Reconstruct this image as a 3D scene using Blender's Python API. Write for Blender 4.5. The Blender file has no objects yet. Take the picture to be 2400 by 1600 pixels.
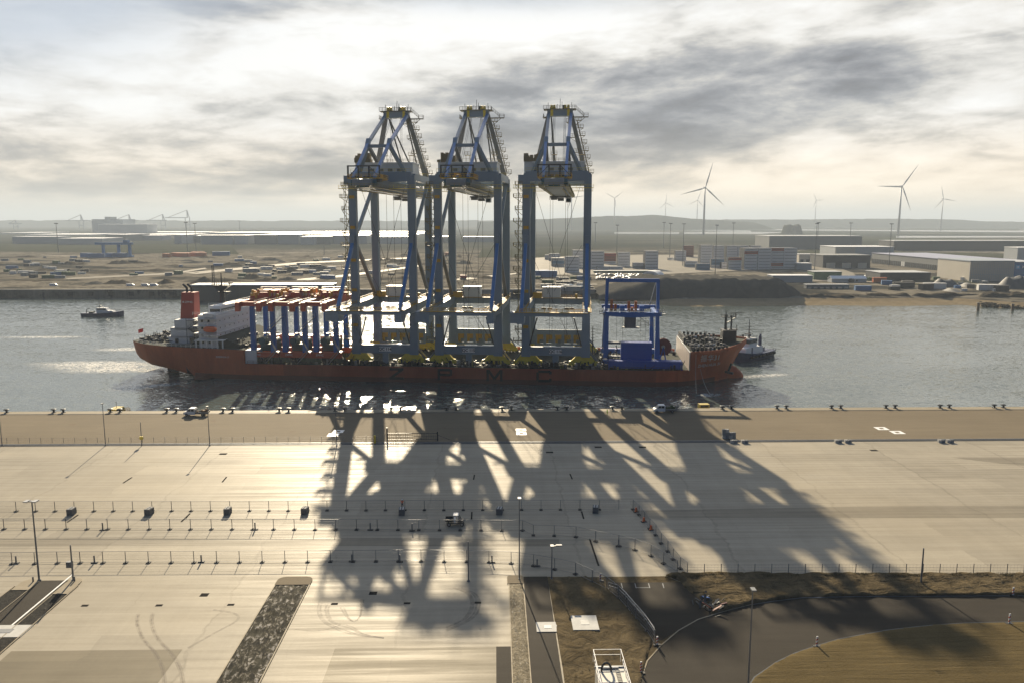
import bpy, math, random
from mathutils import Vector, Matrix
random.seed(7)
R = math.radians
sc = bpy.context.scene
COL = sc.collection
# ------------------------------------------------------------------ camera
F = 1867.0; PITCH = R(8.6); YAW = R(1.2); CH = 54.0      # focal length in photo pixels, tilt, heading, height over the quay
cd = bpy.data.cameras.new('camera'); cam = bpy.data.objects.new('camera', cd); COL.objects.link(cam)
cam.location = (0, 0, CH); cam.rotation_euler = (R(90) - PITCH, 0, -YAW)
cd.sensor_width = 36; cd.lens = 36 * F / 2400; cd.clip_start = 1; cd.clip_end = 80000
sc.camera = cam
SUN_EL, SUN_AZ = R(23.4), R(-8.2)                         # azimuth from +Y towards +X
sv = sc.view_settings; sv.view_transform = 'Standard'; sv.look = 'None'; sv.exposure = 1.1; sv.gamma = 1
# ------------------------------------------------------------------ node helpers
class NT:
    def __init__(s, nt): s.nt = nt; s.n = nt.nodes; s.l = nt.links
    def new(s, t, **k):
        n = s.n.new(t)
        for a, b in k.items(): setattr(n, a, b)
        return n
    def put(s, sock, v):
        if isinstance(v, bpy.types.NodeSocket): s.l.new(v, sock)
        elif v is not None: sock.default_value = v
    def m(s, op, a, b=None, c=None, clamp=False):
        n = s.new('ShaderNodeMath', operation=op); n.use_clamp = clamp
        s.put(n.inputs[0], a); s.put(n.inputs[1], b); s.put(n.inputs[2], c)
        return n.outputs[0]
    def vm(s, op, a, b=None):
        n = s.new('ShaderNodeVectorMath', operation=op)
        s.put(n.inputs[0], a); s.put(n.inputs[1], b)
        return n.outputs['Value'] if op in ('DOT_PRODUCT', 'LENGTH') else n.outputs[0]
    def sep(s, v):
        n = s.new('ShaderNodeSeparateXYZ'); s.put(n.inputs[0], v); return n.outputs
    def comb(s, x, y, z):
        n = s.new('ShaderNodeCombineXYZ'); s.put(n.inputs[0], x); s.put(n.inputs[1], y); s.put(n.inputs[2], z); return n.outputs[0]
    def noise(s, vec, scale, detail=4, rough=.5, dist=0, color=False):
        n = s.new('ShaderNodeTexNoise'); s.put(n.inputs['Vector'], vec)
        n.inputs['Scale'].default_value = scale; n.inputs['Detail'].default_value = detail
        n.inputs['Roughness'].default_value = rough; n.inputs['Distortion'].default_value = dist
        return n.outputs['Color' if color else 'Fac']
    def ramp(s, fac, stops, interp='LINEAR'):
        n = s.new('ShaderNodeValToRGB'); n.color_ramp.interpolation = interp
        e = n.color_ramp.elements
        while len(e) < len(stops): e.new(.5)
        for i, (p, c) in enumerate(stops):
            e[i].position = p; e[i].color = tuple(c) + ((1,) if len(c) == 3 else ())
        s.put(n.inputs[0], fac); return n.outputs[0]
    def mix(s, fac, a, b, mode='MIX'):
        n = s.new('ShaderNodeMix', data_type='RGBA', blend_type=mode)
        s.put(n.inputs[0], fac)
        for i, v in ((6, a), (7, b)):
            s.put(n.inputs[i], v if isinstance(v, bpy.types.NodeSocket) else tuple(v) + ((1,) if len(v) == 3 else ()))
        return n.outputs[2]
    def rng(s, v, a, b, c=0, d=1, smooth=True):
        n = s.new('ShaderNodeMapRange'); n.interpolation_type = 'SMOOTHSTEP' if smooth else 'LINEAR'
        s.put(n.inputs[0], v)
        for i, x in enumerate((a, b, c, d)): n.inputs[i + 1].default_value = x
        return n.outputs[0]
# ------------------------------------------------------------------ world: sky and clouds
w = bpy.data.worlds.new('World'); sc.world = w; w.use_nodes = True
t = NT(w.node_tree); t.n.clear()
def build_sky():
    d = t.new('ShaderNodeTexCoord').outputs['Generated']
    x, y, z = t.sep(d)
    sky = t.new('ShaderNodeTexSky', sky_type='NISHITA'); sky.sun_disc = False
    sky.sun_elevation = SUN_EL; sky.sun_rotation = SUN_AZ; sky.dust_density = 2.0
    az = t.m('ARCTAN2', x, y)
    el = t.m('ARCSINE', z)
    zc = t.m('ADD', t.m('MAXIMUM', z, 0.0), 0.10)
    px, py = t.m('DIVIDE', x, zc), t.m('DIVIDE', y, zc)
    # warped cloud-layer coordinates (a flat layer seen in perspective)
    p = t.comb(px, py, 0)
    streak = t.comb(t.m('ADD', t.m('MULTIPLY', az, 3.6), t.m('MULTIPLY', el, 1.5)), t.m('MULTIPLY', t.m('SUBTRACT', el, t.m('MULTIPLY', az, .06)), 12.0), 1.7)
    n1 = t.noise(p, 1.15, 7, .55, .35)
    n2 = t.m('ADD', t.m('MULTIPLY', t.rng(t.noise(streak, 1.5, 9, .55, .35), .36, .64), .30), .35)
    n3 = t.noise(t.vm('ADD', streak, (4.3, 9.1, 2.0)), 3.9, 8, .62, .2)
    def blob(ax, ey, sx, sy, amp, rot=0.0):
        a = t.m('SUBTRACT', az, ax); e = t.m('SUBTRACT', el, ey)
        c, s_ = math.cos(rot), math.sin(rot)
        a2 = t.m('ADD', t.m('MULTIPLY', a, c), t.m('MULTIPLY', e, s_))
        e2 = t.m('SUBTRACT', t.m('MULTIPLY', e, c), t.m('MULTIPLY', a, s_))
        q = t.m('ADD', t.m('POWER', t.m('DIVIDE', a2, sx), 2.0), t.m('POWER', t.m('DIVIDE', e2, sy), 2.0))
        return t.m('MULTIPLY', t.m('EXPONENT', t.m('MULTIPLY', q, -1.0)), amp)
    def D(px_, py_):                                      # heading and height above the horizon of a sky feature
        a_, b_ = (px_ - 1200) / F, (800 - py_) / F; cy, sy_, cp, sp = math.cos(YAW), math.sin(YAW), math.cos(PITCH), math.sin(PITCH)
        q = Vector((sy_ * cp, cy * cp, -sp)) + Vector((cy, -sy_, 0)) * a_ + Vector((sy_ * sp, cy * sp, cp)) * b_; q.normalize()
        return math.atan2(q.x, q.y), math.asin(q.z)
    def B(px_, py_, sx, sy, amp, rot=0.0):
        a, e = D(px_, py_); return blob(a, e, sx / 1867.0, sy / 1867.0, amp, rot)
    blobs = [B(260, 190, 330, 62, .26, .12), B(700, 105, 380, 62, .30, .10), B(1230, 75, 420, 62, .34, -.02), B(1750, 40, 330, 50, .16, .10),
             B(100, 20, 400, 105, -.20, .25), B(0, 250, 260, 40, .12), B(1180, -10, 420, 34, -.18), B(420, 0, 200, 70, -.06),
             B(1440, 245, 260, 80, -.30, .12), B(1680, 215, 190, 42, -.24, .2), B(2010, 172, 105, 52, -.42, .1), B(1950, 190, 300, 60, -.05, .25), B(1400, 320, 260, 50, -.14, .12),
             B(1530, 345, 330, 42, -.22, .22), B(640, 400, 330, 40, -.24, .10), B(330, 345, 260, 30, -.08), B(760, 345, 150, 32, -.20), B(180, 430, 300, 34, -.10), B(1180, 210, 90, 60, -.12), B(1100, 300, 200, 40, -.12),
             B(2050, 430, 560, 70, .26), B(1250, 460, 420, 45, .16), B(700, 478, 260, 20, .12), B(200, 480, 260, 22, .06), B(2150, 30, 420, 70, .06), B(2250, 260, 300, 60, .08), B(950, 250, 80, 26, .14)]
    s_ = blobs[0]
    for b in blobs[1:]: s_ = t.m('ADD', s_, b)
    tex = t.m('ADD', t.m('MULTIPLY', t.m('SUBTRACT', n1, .5), .75), t.m('ADD', t.m('MULTIPLY', t.m('SUBTRACT', n2, .5), 1.15), t.m('MULTIPLY', t.m('SUBTRACT', n3, .5), .95)))
    calm = t.rng(el, 0.0, .05, .25, 1.0)
    tex = t.m('MULTIPLY', tex, calm)
    br = t.m('ADD', t.m('ADD', s_, tex), .60)
    blue = t.m('ADD', t.m('MULTIPLY', blobs[4], -5.5), t.m('MULTIPLY', blobs[6], -4.5))
    col = t.ramp(br, [(0.0, (.18, .19, .215)), (.22, (.27, .285, .315)), (.40, (.43, .44, .455)), (.55, (.63, .62, .595)), (.74, (.89, .87, .83)), (1.0, (1.05, 1.05, 1.03))])
    col = t.mix(t.m('MULTIPLY', t.m('MINIMUM', blue, 1.0), .85), col, (.60, .67, .77))
    warm = t.m('MULTIPLY', t.rng(el, .13, 0.02), t.rng(az, -.55, .15, .75, 1.0))
    col = t.mix(t.m('MULTIPLY', warm, 1.0), col, (1.28, 1.08, .84), 'MULTIPLY')
    # the cloud deck is brightest around the sun and dims overhead and behind
    sd = (math.sin(SUN_AZ) * math.cos(SUN_EL), math.cos(SUN_AZ) * math.cos(SUN_EL), math.sin(SUN_EL))
    cs = t.vm('DOT_PRODUCT', d, sd)
    glow = t.rng(cs, .38, .70, .07, 1.0)
    col = t.mix(1.0, col, t.comb(t.m('POWER', glow, 1.6), glow, t.m('POWER', glow, .6)), 'MULTIPLY')
    up = t.m('ADD', 1.0, t.m('MULTIPLY', t.m('MULTIPLY', t.rng(el, .27, .42), t.rng(cs, .86, .99)), 1.6))
    col = t.mix(1.0, col, t.comb(up, up, up), 'MULTIPLY')
    col = t.mix(t.rng(cs, .988, .999, 0, 1), col, (1.5, 1.45, 1.35))
    b1 = t.new('ShaderNodeBackground'); t.put(b1.inputs[0], sky.outputs[0]); b1.inputs[1].default_value = .07
    b2 = t.new('ShaderNodeBackground'); t.put(b2.inputs[0], col); b2.inputs[1].default_value = .47
    ms = t.new('ShaderNodeMixShader')
    gap = t.rng(el, .30, .5, 1.0, .9)
    hi = t.rng(el, .42, .85, 1.0, .08)
    t.put(ms.inputs[0], t.m('MULTIPLY', gap, hi)); t.put(ms.inputs[1], b1.outputs[0]); t.put(ms.inputs[2], b2.outputs[0])
    o = t.new('ShaderNodeOutputWorld'); t.put(o.inputs[0], ms.outputs[0])
build_sky()
ld = bpy.data.lights.new('sun', 'SUN'); ld.energy = 5.0; ld.angle = R(.42); ld.color = (1, .84, .60)
sun = bpy.data.objects.new('sun', ld); COL.objects.link(sun)
sun.rotation_euler = (R(90) - SUN_EL, 0, math.pi - SUN_AZ)
# ------------------------------------------------------------------ geometry of the place: pixel ray -> point on a real plane
_f = Vector((math.sin(YAW) * math.cos(PITCH), math.cos(YAW) * math.cos(PITCH), -math.sin(PITCH)))
_r = Vector((math.cos(YAW), -math.sin(YAW), 0)); _u = _r.cross(_f)
def ray(px, py): return _f + _r * ((px - 1200) / F) + _u * ((800 - py) / F)
def G(px, py, z=0.0):
    d = ray(px, py); k = (z - CH) / d.z
    return Vector((d.x * k, d.y * k, z))
def HY(px, py, Y):                                        # point where the ray meets the upright plane y = Y
    d = ray(px, py); k = Y / d.y
    return Vector((d.x * k, Y, CH + d.z * k))
TH = R(6.5); O = G(1035, 897, -5)
EU = Vector((math.cos(TH), -math.sin(TH), 0)); EV = Vector((math.sin(TH), math.cos(TH), 0))
def S(u, v, z): return Vector((O.x, O.y, 0)) + EU * u + EV * v + Vector((0, 0, z))
def PV(px, py, v):
    d = ray(px, py); k = (v + O.dot(EV)) / d.dot(EV); p = d * k
    return (p - Vector((O.x, O.y, 0))).dot(EU), CH + p.z
# ------------------------------------------------------------------ mesh builder and tagging
class MB:
    def __init__(s): s.v = []; s.f = []
    def add(s, vs, fs):
        o = len(s.v); s.v += [tuple(v) for v in vs]; s.f += [tuple(i + o for i in f) for f in fs]; return s
    def box(s, x0, x1, y0, y1, z0, z1):
        vs = [(x, y, z) for z in (z0, z1) for y in (y0, y1) for x in (x0, x1)]
        return s.add(vs, [(0, 2, 3, 1), (4, 5, 7, 6), (0, 1, 5, 4), (1, 3, 7, 5), (3, 2, 6, 7), (2, 0, 4, 6)])
    def bar(s, a, b, w, h=None, w2=None, h2=None):
        a = Vector(a); b = Vector(b); h = h or w; w2 = w2 or w; h2 = h2 or h; d = (b - a).normalized()
        up = Vector((0, 0, 1)) if abs(d.z) < .95 else Vector((0, 1, 0))
        x = d.cross(up).normalized(); y = x.cross(d)
        vs = [a + x * (i * w / 2) + y * (j * h / 2) for i, j in ((-1, -1), (1, -1), (1, 1), (-1, 1))] + [b + x * (i * w2 / 2) + y * (j * h2 / 2) for i, j in ((-1, -1), (1, -1), (1, 1), (-1, 1))]
        return s.add(vs, [(0, 1, 2, 3), (7, 6, 5, 4), (0, 4, 5, 1), (1, 5, 6, 2), (2, 6, 7, 3), (3, 7, 4, 0)])
    def tube(s, a, b, r, r2=None, n=8):
        a = Vector(a); b = Vector(b); r2 = r if r2 is None else r2; d = (b - a).normalized()
        up = Vector((0, 0, 1)) if abs(d.z) < .95 else Vector((0, 1, 0))
        x = d.cross(up).normalized(); y = x.cross(d)
        c = [(math.cos(2 * math.pi * i / n), math.sin(2 * math.pi * i / n)) for i in range(n)]
        vs = [a + x * (p * r) + y * (q * r) for p, q in c] + [b + x * (p * r2) + y * (q * r2) for p, q in c]
        fs = [(i, (i + 1) % n, n + (i + 1) % n, n + i) for i in range(n)]
        return s.add(vs, fs + [tuple(range(n - 1, -1, -1)), tuple(range(n, 2 * n))])
    def prism(s, pts, lo, hi, ax='z'):                     # a closed outline pushed along one axis
        n = len(pts)
        def P(p, h): return (p[0], p[1], h) if ax == 'z' else ((p[0], h, p[1]) if ax == 'y' else (h, p[0], p[1]))
        vs = [P(p, lo) for p in pts] + [P(p, hi) for p in pts]
        return s.add(vs, [tuple(range(n - 1, -1, -1)), tuple(range(n, 2 * n))] + [(i, (i + 1) % n, n + (i + 1) % n, n + i) for i in range(n)])
    def rail(s, pts, h=1.1, step=2.5, th=.07, mid=True):
        pts = [Vector(p) for p in pts]
        for a, b in zip(pts, pts[1:]):
            L = (b - a).length; k = max(1, int(L / step)); up = Vector((0, 0, h))
            s.bar(a + up, b + up, th)
            if mid: s.bar(a + up * .5, b + up * .5, th * .8)
            for i in range(k + 1): q = a.lerp(b, i / k); s.bar(q, q + up, th)
        return s
    def loft(s, rings, close=True, caps=True):
        n = len(rings[0]); o = len(s.v)
        for r in rings: s.v += [tuple(p) for p in r]
        for i in range(len(rings) - 1):
            for j in range(n if close else n - 1):
                a, b = o + i * n + j, o + i * n + (j + 1) % n
                s.f.append((a, b, b + n, a + n))
        if caps and close: s.f.append(tuple(o + j for j in range(n - 1, -1, -1))); s.f.append(tuple(o + (len(rings) - 1) * n + j for j in range(n)))
        return s
    def ico(s, c, r, sub=1, sq=(1, 1, 1), jit=0):
        n = 8; rings = []
        for i in range(1, 6):
            ph = math.pi * i / 6; rings.append([(c[0] + r * sq[0] * math.sin(ph) * math.cos(2 * math.pi * j / n) * (1 + random.uniform(-jit, jit)), c[1] + r * sq[1] * math.sin(ph) * math.sin(2 * math.pi * j / n) * (1 + random.uniform(-jit, jit)), c[2] + r * sq[2] * math.cos(ph)) for j in range(n)])
        return s.loft(rings[::-1])
    def build(s, name, mat, parent=None, smooth=False, off=None):
        me = bpy.data.meshes.new(name)
        v = s.v if off is None else [(a + off[0], b + off[1], c + off[2]) for a, b, c in s.v]
        me.from_pydata(v, [], s.f); me.update()
        if mat: me.materials.append(mat)
        if smooth: me.polygons.foreach_set('use_smooth', [True] * len(me.polygons))
        ob = bpy.data.objects.new(name, me); COL.objects.link(ob)
        if parent: ob.parent = parent
        return ob
def tag(o, label=None, cat=None, group=None, kind=None):
    for k, v in (('label', label), ('category', cat), ('group', group), ('kind', kind)):
        if v: o[k] = v
    return o
def empty(name, loc, rz=0, label=None, cat=None, group=None):
    o = bpy.data.objects.new(name, None); COL.objects.link(o); o.location = loc; o.rotation_euler = (0, 0, rz)
    return tag(o, label, cat, group)
def struct(o): o['kind'] = 'structure'; return o
def kids(o): return [c for c in bpy.data.objects if c.parent == o]
def dup(root, loc=None, rz=None, label=None, group=None):
    def cp(o, par):
        c = o.copy(); COL.objects.link(c); c.parent = par
        for k in kids_map.get(o.name, []): cp(k, c)
        return c
    kids_map = {}
    for c in bpy.data.objects:
        if c.parent: kids_map.setdefault(c.parent.name, []).append(c)
    r = cp(root, None)
    if loc is not None: r.location = loc
    if rz is not None: r.rotation_euler = (0, 0, rz)
    if label: r['label'] = label
    if group: r['group'] = group
    return r
FONT = None
def split_build(mb, name, m, parent):
    adj = list(range(len(mb.v)))
    def f(a):
        while adj[a] != a: adj[a] = adj[adj[a]]; a = adj[a]
        return a
    for p in mb.f:
        for q in p[1:]: adj[f(p[0])] = f(q)
    g = {}
    for p in mb.f: g.setdefault(f(p[0]), []).append(p)
    for fs in g.values():
        ids = sorted({i for p in fs for i in p}); mp = {i: k for k, i in enumerate(ids)}; b = MB(); b.v = [mb.v[i] for i in ids]; b.f = [tuple(mp[i] for i in p) for p in fs]; b.build(name, m, parent)
def text_mesh(name, s, size, mat, parent, loc, rot, depth=.02, wide=1.0, bold=0.0):
    cu = bpy.data.curves.new(name, 'FONT'); cu.body = s; cu.size = size; cu.extrude = depth; cu.align_x = 'CENTER'; cu.align_y = 'CENTER'; cu.offset = bold
    ob = bpy.data.objects.new(name, cu); COL.objects.link(ob)
    dg = bpy.context.evaluated_depsgraph_get(); me = bpy.data.meshes.new_from_object(ob.evaluated_get(dg)); me.name = name
    bpy.data.objects.remove(ob); me.materials.clear(); me.materials.append(mat)
    o = bpy.data.objects.new(name, me); COL.objects.link(o); o.parent = parent; o.location = loc; o.rotation_euler = rot; o.scale = (wide, 1, 1)
    return o
# ------------------------------------------------------------------ materials
MATS = {}
def mat(name, col, rough=.6, metal=0.0, var=.12, scale=.6, bump=0.0, spec=.5, streak=False):
    if name in MATS: return MATS[name]
    m = bpy.data.materials.new(name); m.use_nodes = True; t = NT(m.node_tree); t.n.clear()
    o = t.new('ShaderNodeOutputMaterial'); b = t.new('ShaderNodeBsdfPrincipled'); t.l.new(b.outputs[0], o.inputs[0])
    pos = t.new('ShaderNodeTexCoord').outputs['Object']
    if streak: pos = t.vm('MULTIPLY', pos, (1.0, 1.0, .18))
    n = t.noise(pos, scale, 5, .6); n2 = t.noise(pos, scale * 7, 3, .6)
    k = t.m('ADD', t.m('MULTIPLY', t.m('SUBTRACT', n, .5), var * 2.6), t.m('ADD', t.m('MULTIPLY', t.m('SUBTRACT', n2, .5), var * 1.4), 1.0))
    c = t.mix(1.0, col, t.comb(k, k, k), 'MULTIPLY')
    t.put(b.inputs['Base Color'], c); t.put(b.inputs['Roughness'], t.m('ADD', t.m('MULTIPLY', n2, .2), rough - .1))
    b.inputs['Metallic'].default_value = metal; b.inputs['Specular IOR Level'].default_value = spec
    if bump:
        bp = t.new('ShaderNodeBump'); bp.inputs['Strength'].default_value = .6; bp.inputs['Distance'].default_value = bump
        t.put(bp.inputs['Height'], n2); t.put(b.inputs['Normal'], bp.outputs[0])
    MATS[name] = m; return m
BLUEGREY = mat('crane_blue_paint', (.20, .265, .33), .45, 0, .10, .15, streak=True)
SKYBLUE = mat('brace_blue_paint', (.08, .22, .48), .35, 0, .08, .2)
YEL = mat('yellow_paint', (.55, .33, .03), .5, 0, .2, .5)
YELG = mat('bogie_yellow_paint', (.72, .56, .05), .5, 0, .2, .5)
WHITE = mat('white_paint', (.78, .78, .76), .45, 0, .06, .3, streak=True)
OFFW = mat('offwhite_paint', (.62, .63, .63), .5, 0, .08, .3, streak=True)
DKST = mat('dark_steel', (.035, .04, .045), .5, .3, .3, .8)
MDST = mat('grey_steel', (.16, .17, .18), .5, .3, .2, .8)
GALV = mat('galvanised_steel', (.30, .31, .32), .45, .6, .12, 1.5)
REDH = mat('hull_red_paint', (.40, .092, .032), .65, 0, .30, .22, streak=True)
REDD = mat('hull_dark_boot', (.13, .045, .03), .6, 0, .25, .12, streak=True)
REDF = mat('funnel_red_paint', (.34, .04, .03), .5, 0, .10, .2, streak=True)
REDC = mat('girder_red_paint', (.45, .075, .035), .5, 0, .15, .3)
BLUEC = mat('gantry_blue_paint', (.015, .12, .42), .45, 0, .10, .3, streak=True)
BLUE2 = mat('cargo_blue_paint', (.01, .07, .36), .45, 0, .10, .3)
BLACKM = mat('black_rubber', (.02, .02, .02), .7, 0, .3, 2)
IRON = mat('cast_iron_cover', (.035, .033, .03), .9, 0, .3, 3, spec=.0)
DECKG = mat('deck_green_grey', (.07, .075, .065), .9, 0, .35, .25, spec=.03)
ORANGE = mat('lifeboat_orange', (.75, .13, .02), .4, 0, .05, 1)
GLASS = mat('dark_window_glass', (.02, .03, .04), .08, 0, .05, 1)
TANLT = mat('pale_concrete_block', (.42, .42, .40), .8, 0, .2, 1.2)
BLOCK = mat('grey_concrete_block', (.20, .22, .23), .8, 0, .2, 1.5)
POLE = mat('pole_grey_paint', (.17, .18, .19), .5, .3, .1, 1)
WOODY = mat('old_timber', (.12, .08, .05), .8, 0, .3, 1)
def ground_mat(name, build, rough=.7, spec=.5):
    m = bpy.data.materials.new(name); m.use_nodes = True; t = NT(m.node_tree); t.n.clear()
    o = t.new('ShaderNodeOutputMaterial'); b = t.new('ShaderNodeBsdfPrincipled'); t.l.new(b.outputs[0], o.inputs[0])
    pos = t.new('ShaderNodeNewGeometry').outputs['Position']
    c, h, rr, dist = build(t, pos)
    if name.endswith('concrete'): spec = .05
    t.put(b.inputs['Base Color'], c); t.put(b.inputs['Roughness'], rr if rr is not None else rough); b.inputs['Specular IOR Level'].default_value = spec
    if h is not None:
        bp = t.new('ShaderNodeBump'); bp.inputs['Strength'].default_value = 1; bp.inputs['Distance'].default_value = dist
        t.put(bp.inputs['Height'], h); t.put(b.inputs['Normal'], bp.outputs[0])
    MATS[name] = m; return m
def line(t, coord, period, width, warp=None):              # narrow line every `period` metres
    if warp is not None: coord = t.m('ADD', coord, warp)
    fr = t.m('ABSOLUTE', t.m('SUBTRACT', t.m('FRACT', t.m('DIVIDE', coord, period)), .5))
    return t.rng(fr, width / period * .5, width / period, 1.0, 0.0)
def concrete_build(tone, lanes=True, gloss=.42):
    def f(t, p):
        x, y, z = t.sep(p)
        big = t.noise(p, .022, 5, .55, .4); mid = t.noise(p, .16, 5, .6, .3); fine = t.noise(p, 2.2, 5, .65)
        st = t.noise(t.comb(t.m('MULTIPLY', x, .035), t.m('MULTIPLY', y, .85), 0), 1.0, 5, .62)
        wob = t.m('MULTIPLY', t.m('SUBTRACT', t.noise(t.comb(t.m('MULTIPLY', x, .06), t.m('MULTIPLY', y, .3), 0), 1.0, 4), .5), 1.2)
        ln = t.m('MULTIPLY', t.m('MULTIPLY', line(t, y, 1.55, .22, wob), t.rng(t.m('ADD', y, t.m('MULTIPLY', x, -.12)), 112, 130)), t.rng(t.noise(t.comb(t.m('MULTIPLY', x, .05), y, 3), .5, 3), .35, .6, .15, 1.0))
        wob2 = t.m('MULTIPLY', t.m('SUBTRACT', t.noise(p, .12, 5, .6), .5), 5.0)
        jn = line(t, x, 26.0, .32, wob2)
        k = t.m('ADD', t.m('MULTIPLY', t.m('SUBTRACT', big, .5), .55), t.m('ADD', t.m('MULTIPLY', t.m('SUBTRACT', mid, .5), .28), t.m('MULTIPLY', t.m('SUBTRACT', st, .5), .42)))
        sy = t.noise(t.comb(t.m('MULTIPLY', x, .55), t.m('MULTIPLY', y, .03), 7), 1.0, 5, .6)
        k = t.m('ADD', k, t.m('MULTIPLY', t.m('SUBTRACT', sy, .5), .22))
        k = t.m('ADD', k, t.m('ADD', t.m('MULTIPLY', t.m('SUBTRACT', fine, .5), .16), 1.0))
        if lanes: k = t.m('SUBTRACT', k, t.m('ADD', t.m('MULTIPLY', ln, .15), t.m('MULTIPLY', jn, .12)))
        c = t.mix(1.0, tone, t.comb(k, k, k), 'MULTIPLY')
        c = t.mix(t.rng(big, .45, .7, 0, .35), c, (tone[0] * .80, tone[1] * .76, tone[2] * .68))
        bk = t.new('ShaderNodeTexBrick'); t.put(bk.inputs['Vector'], t.vm('ADD', p, t.comb(wob2, 0.0, 0.0))); bk.inputs['Scale'].default_value = 1.0; bk.inputs['Brick Width'].default_value = 26.0; bk.inputs['Row Height'].default_value = 6.2; bk.inputs['Mortar Size'].default_value = .05; bk.inputs['Mortar Smooth'].default_value = 1.0
        bk.inputs['Color1'].default_value = (.86, .86, .86, 1); bk.inputs['Color2'].default_value = (1.08, 1.08, 1.08, 1); bk.inputs['Mortar'].default_value = (.72, .71, .70, 1)
        c = t.mix(.75, c, bk.outputs[0], 'MULTIPLY')
        oil = t.rng(t.noise(p, .30, 6, .7, .8), .64, .78, 0, .38); c = t.mix(oil, c, (tone[0] * .42, tone[1] * .40, tone[2] * .38))
        h = t.m('SUBTRACT', t.m('ADD', t.m('MULTIPLY', fine, .35), t.m('MULTIPLY', st, .8)), t.m('MULTIPLY', ln, .5 if lanes else 0))
        rr = t.m('ADD', t.m('MULTIPLY', t.m('SUBTRACT', 1.0, t.rng(st, .35, .65)), .14), gloss - .04)
        return c, h, rr, .022
    return f
CONC = ground_mat('yard_concrete', concrete_build((.335, .302, .238), True, .52))
CONC2 = ground_mat('brushed_concrete', concrete_build((.20, .175, .125), False, .5), .8, .06)
CAP = ground_mat('quay_cope_concrete', concrete_build((.30, .26, .19), False, .55))
def apron_build(t, p):
    x, y, z = t.sep(p)
    big = t.noise(p, .03, 5, .6, .4); st = t.noise(t.comb(t.m('MULTIPLY', x, .06), t.m('MULTIPLY', y, .5), 0), 1.0, 5, .6); fine = t.noise(p, 3.0, 5, .65)
    k = t.m('ADD', t.m('ADD', t.m('MULTIPLY', t.m('SUBTRACT', big, .5), .5), t.m('MULTIPLY', t.m('SUBTRACT', st, .5), .35)), t.m('ADD', t.m('MULTIPLY', t.m('SUBTRACT', fine, .5), .3), 1.0))
    c = t.mix(1.0, (.175, .146, .103), t.comb(k, k, k), 'MULTIPLY')
    c = t.mix(t.rng(t.noise(p, .25, 6, .7), .60, .72, 0, .45), c, (.14, .085, .05))
    return c, fine, None, .03
APRON = ground_mat('apron_block_paving', apron_build, .8, .03)
def asphalt_build(t, p):
    x, y, z = t.sep(p)
    n = t.noise(p, .08, 5, .6, .5); fine = t.noise(p, 5.0, 4, .7); tr = t.noise(t.comb(t.m('MULTIPLY', x, .08), t.m('MULTIPLY', y, .8), 0), 1.0, 4, .6)
    k = t.m('ADD', t.m('ADD', t.m('MULTIPLY', t.m('SUBTRACT', n, .5), .7), t.m('MULTIPLY', t.m('SUBTRACT', tr, .5), .5)), t.m('ADD', t.m('MULTIPLY', t.m('SUBTRACT', fine, .5), .5), 1.0))
    return t.mix(1.0, (.040, .035, .028), t.comb(k, k, k), 'MULTIPLY'), fine, None, .01
ASPH = ground_mat('asphalt', asphalt_build, .8, .06)
def sand_build(a, b, ridges=0.0, sc_=.5):
    def f(t, p):
        x, y, z = t.sep(p)
        n = t.noise(p, .05 * sc_ * 2, 6, .6, .5); m2 = t.noise(p, .9 * sc_, 6, .65, .8); fine = t.noise(p, 4.0, 4, .7)
        rip = t.noise(t.comb(t.m('MULTIPLY', x, .07), t.m('MULTIPLY', y, 1.1), 0), 1.0, 4, .6, .6)
        c = t.mix(t.rng(m2, .3, .7), a, b)
        k = t.m('ADD', t.m('MULTIPLY', t.m('SUBTRACT', n, .5), .6), t.m('ADD', t.m('MULTIPLY', t.m('SUBTRACT', fine, .5), .5), 1.0))
        c = t.mix(1.0, c, t.comb(k, k, k), 'MULTIPLY')
        h = t.m('ADD', t.m('MULTIPLY', m2, 1.0 if ridges == 0 else .35), t.m('ADD', t.m('MULTIPLY', fine, .15), t.m('MULTIPLY', rip, ridges * .45)))
        return c, h, None, .45
    return f
SAND = ground_mat('trampled_sand', sand_build((.125, .099, .060), (.080, .063, .038)), .95, .0)
SANDY = ground_mat('raked_yellow_sand', sand_build((.118, .092, .048), (.095, .073, .037), .6, .06), .95, .0)
def rubble_build(t, p):
    x, y, z = t.sep(p)
    q = t.comb(t.m('MULTIPLY', x, 1.2), t.m('MULTIPLY', y, .5), 0)
    n = t.noise(q, 1.3, 9, .8, .35); n2 = t.noise(p, .5, 5, .6, .4)
    c = t.ramp(n, [(.36, (.012, .012, .012)), (.49, (.03, .028, .02)), (.53, (.10, .085, .05)), (.57, (.36, .34, .31)), (.72, (.6, .58, .55))])
    c = t.mix(t.rng(n2, .5, .62, 0, .8), c, (.045, .042, .028))
    return c, n, None, .5
RUBBLE = ground_mat('rubble_and_sheet', rubble_build, .8, .08)
def mulch_build(t, p):
    n = t.noise(p, 2.0, 7, .75, .8)
    c = t.ramp(n, [(.35, (.012, .012, .012)), (.55, (.035, .034, .03)), (.75, (.12, .11, .09))])
    return c, n, None, .4
MULCH = ground_mat('dark_gravel', mulch_build, .8, .05)
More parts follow.
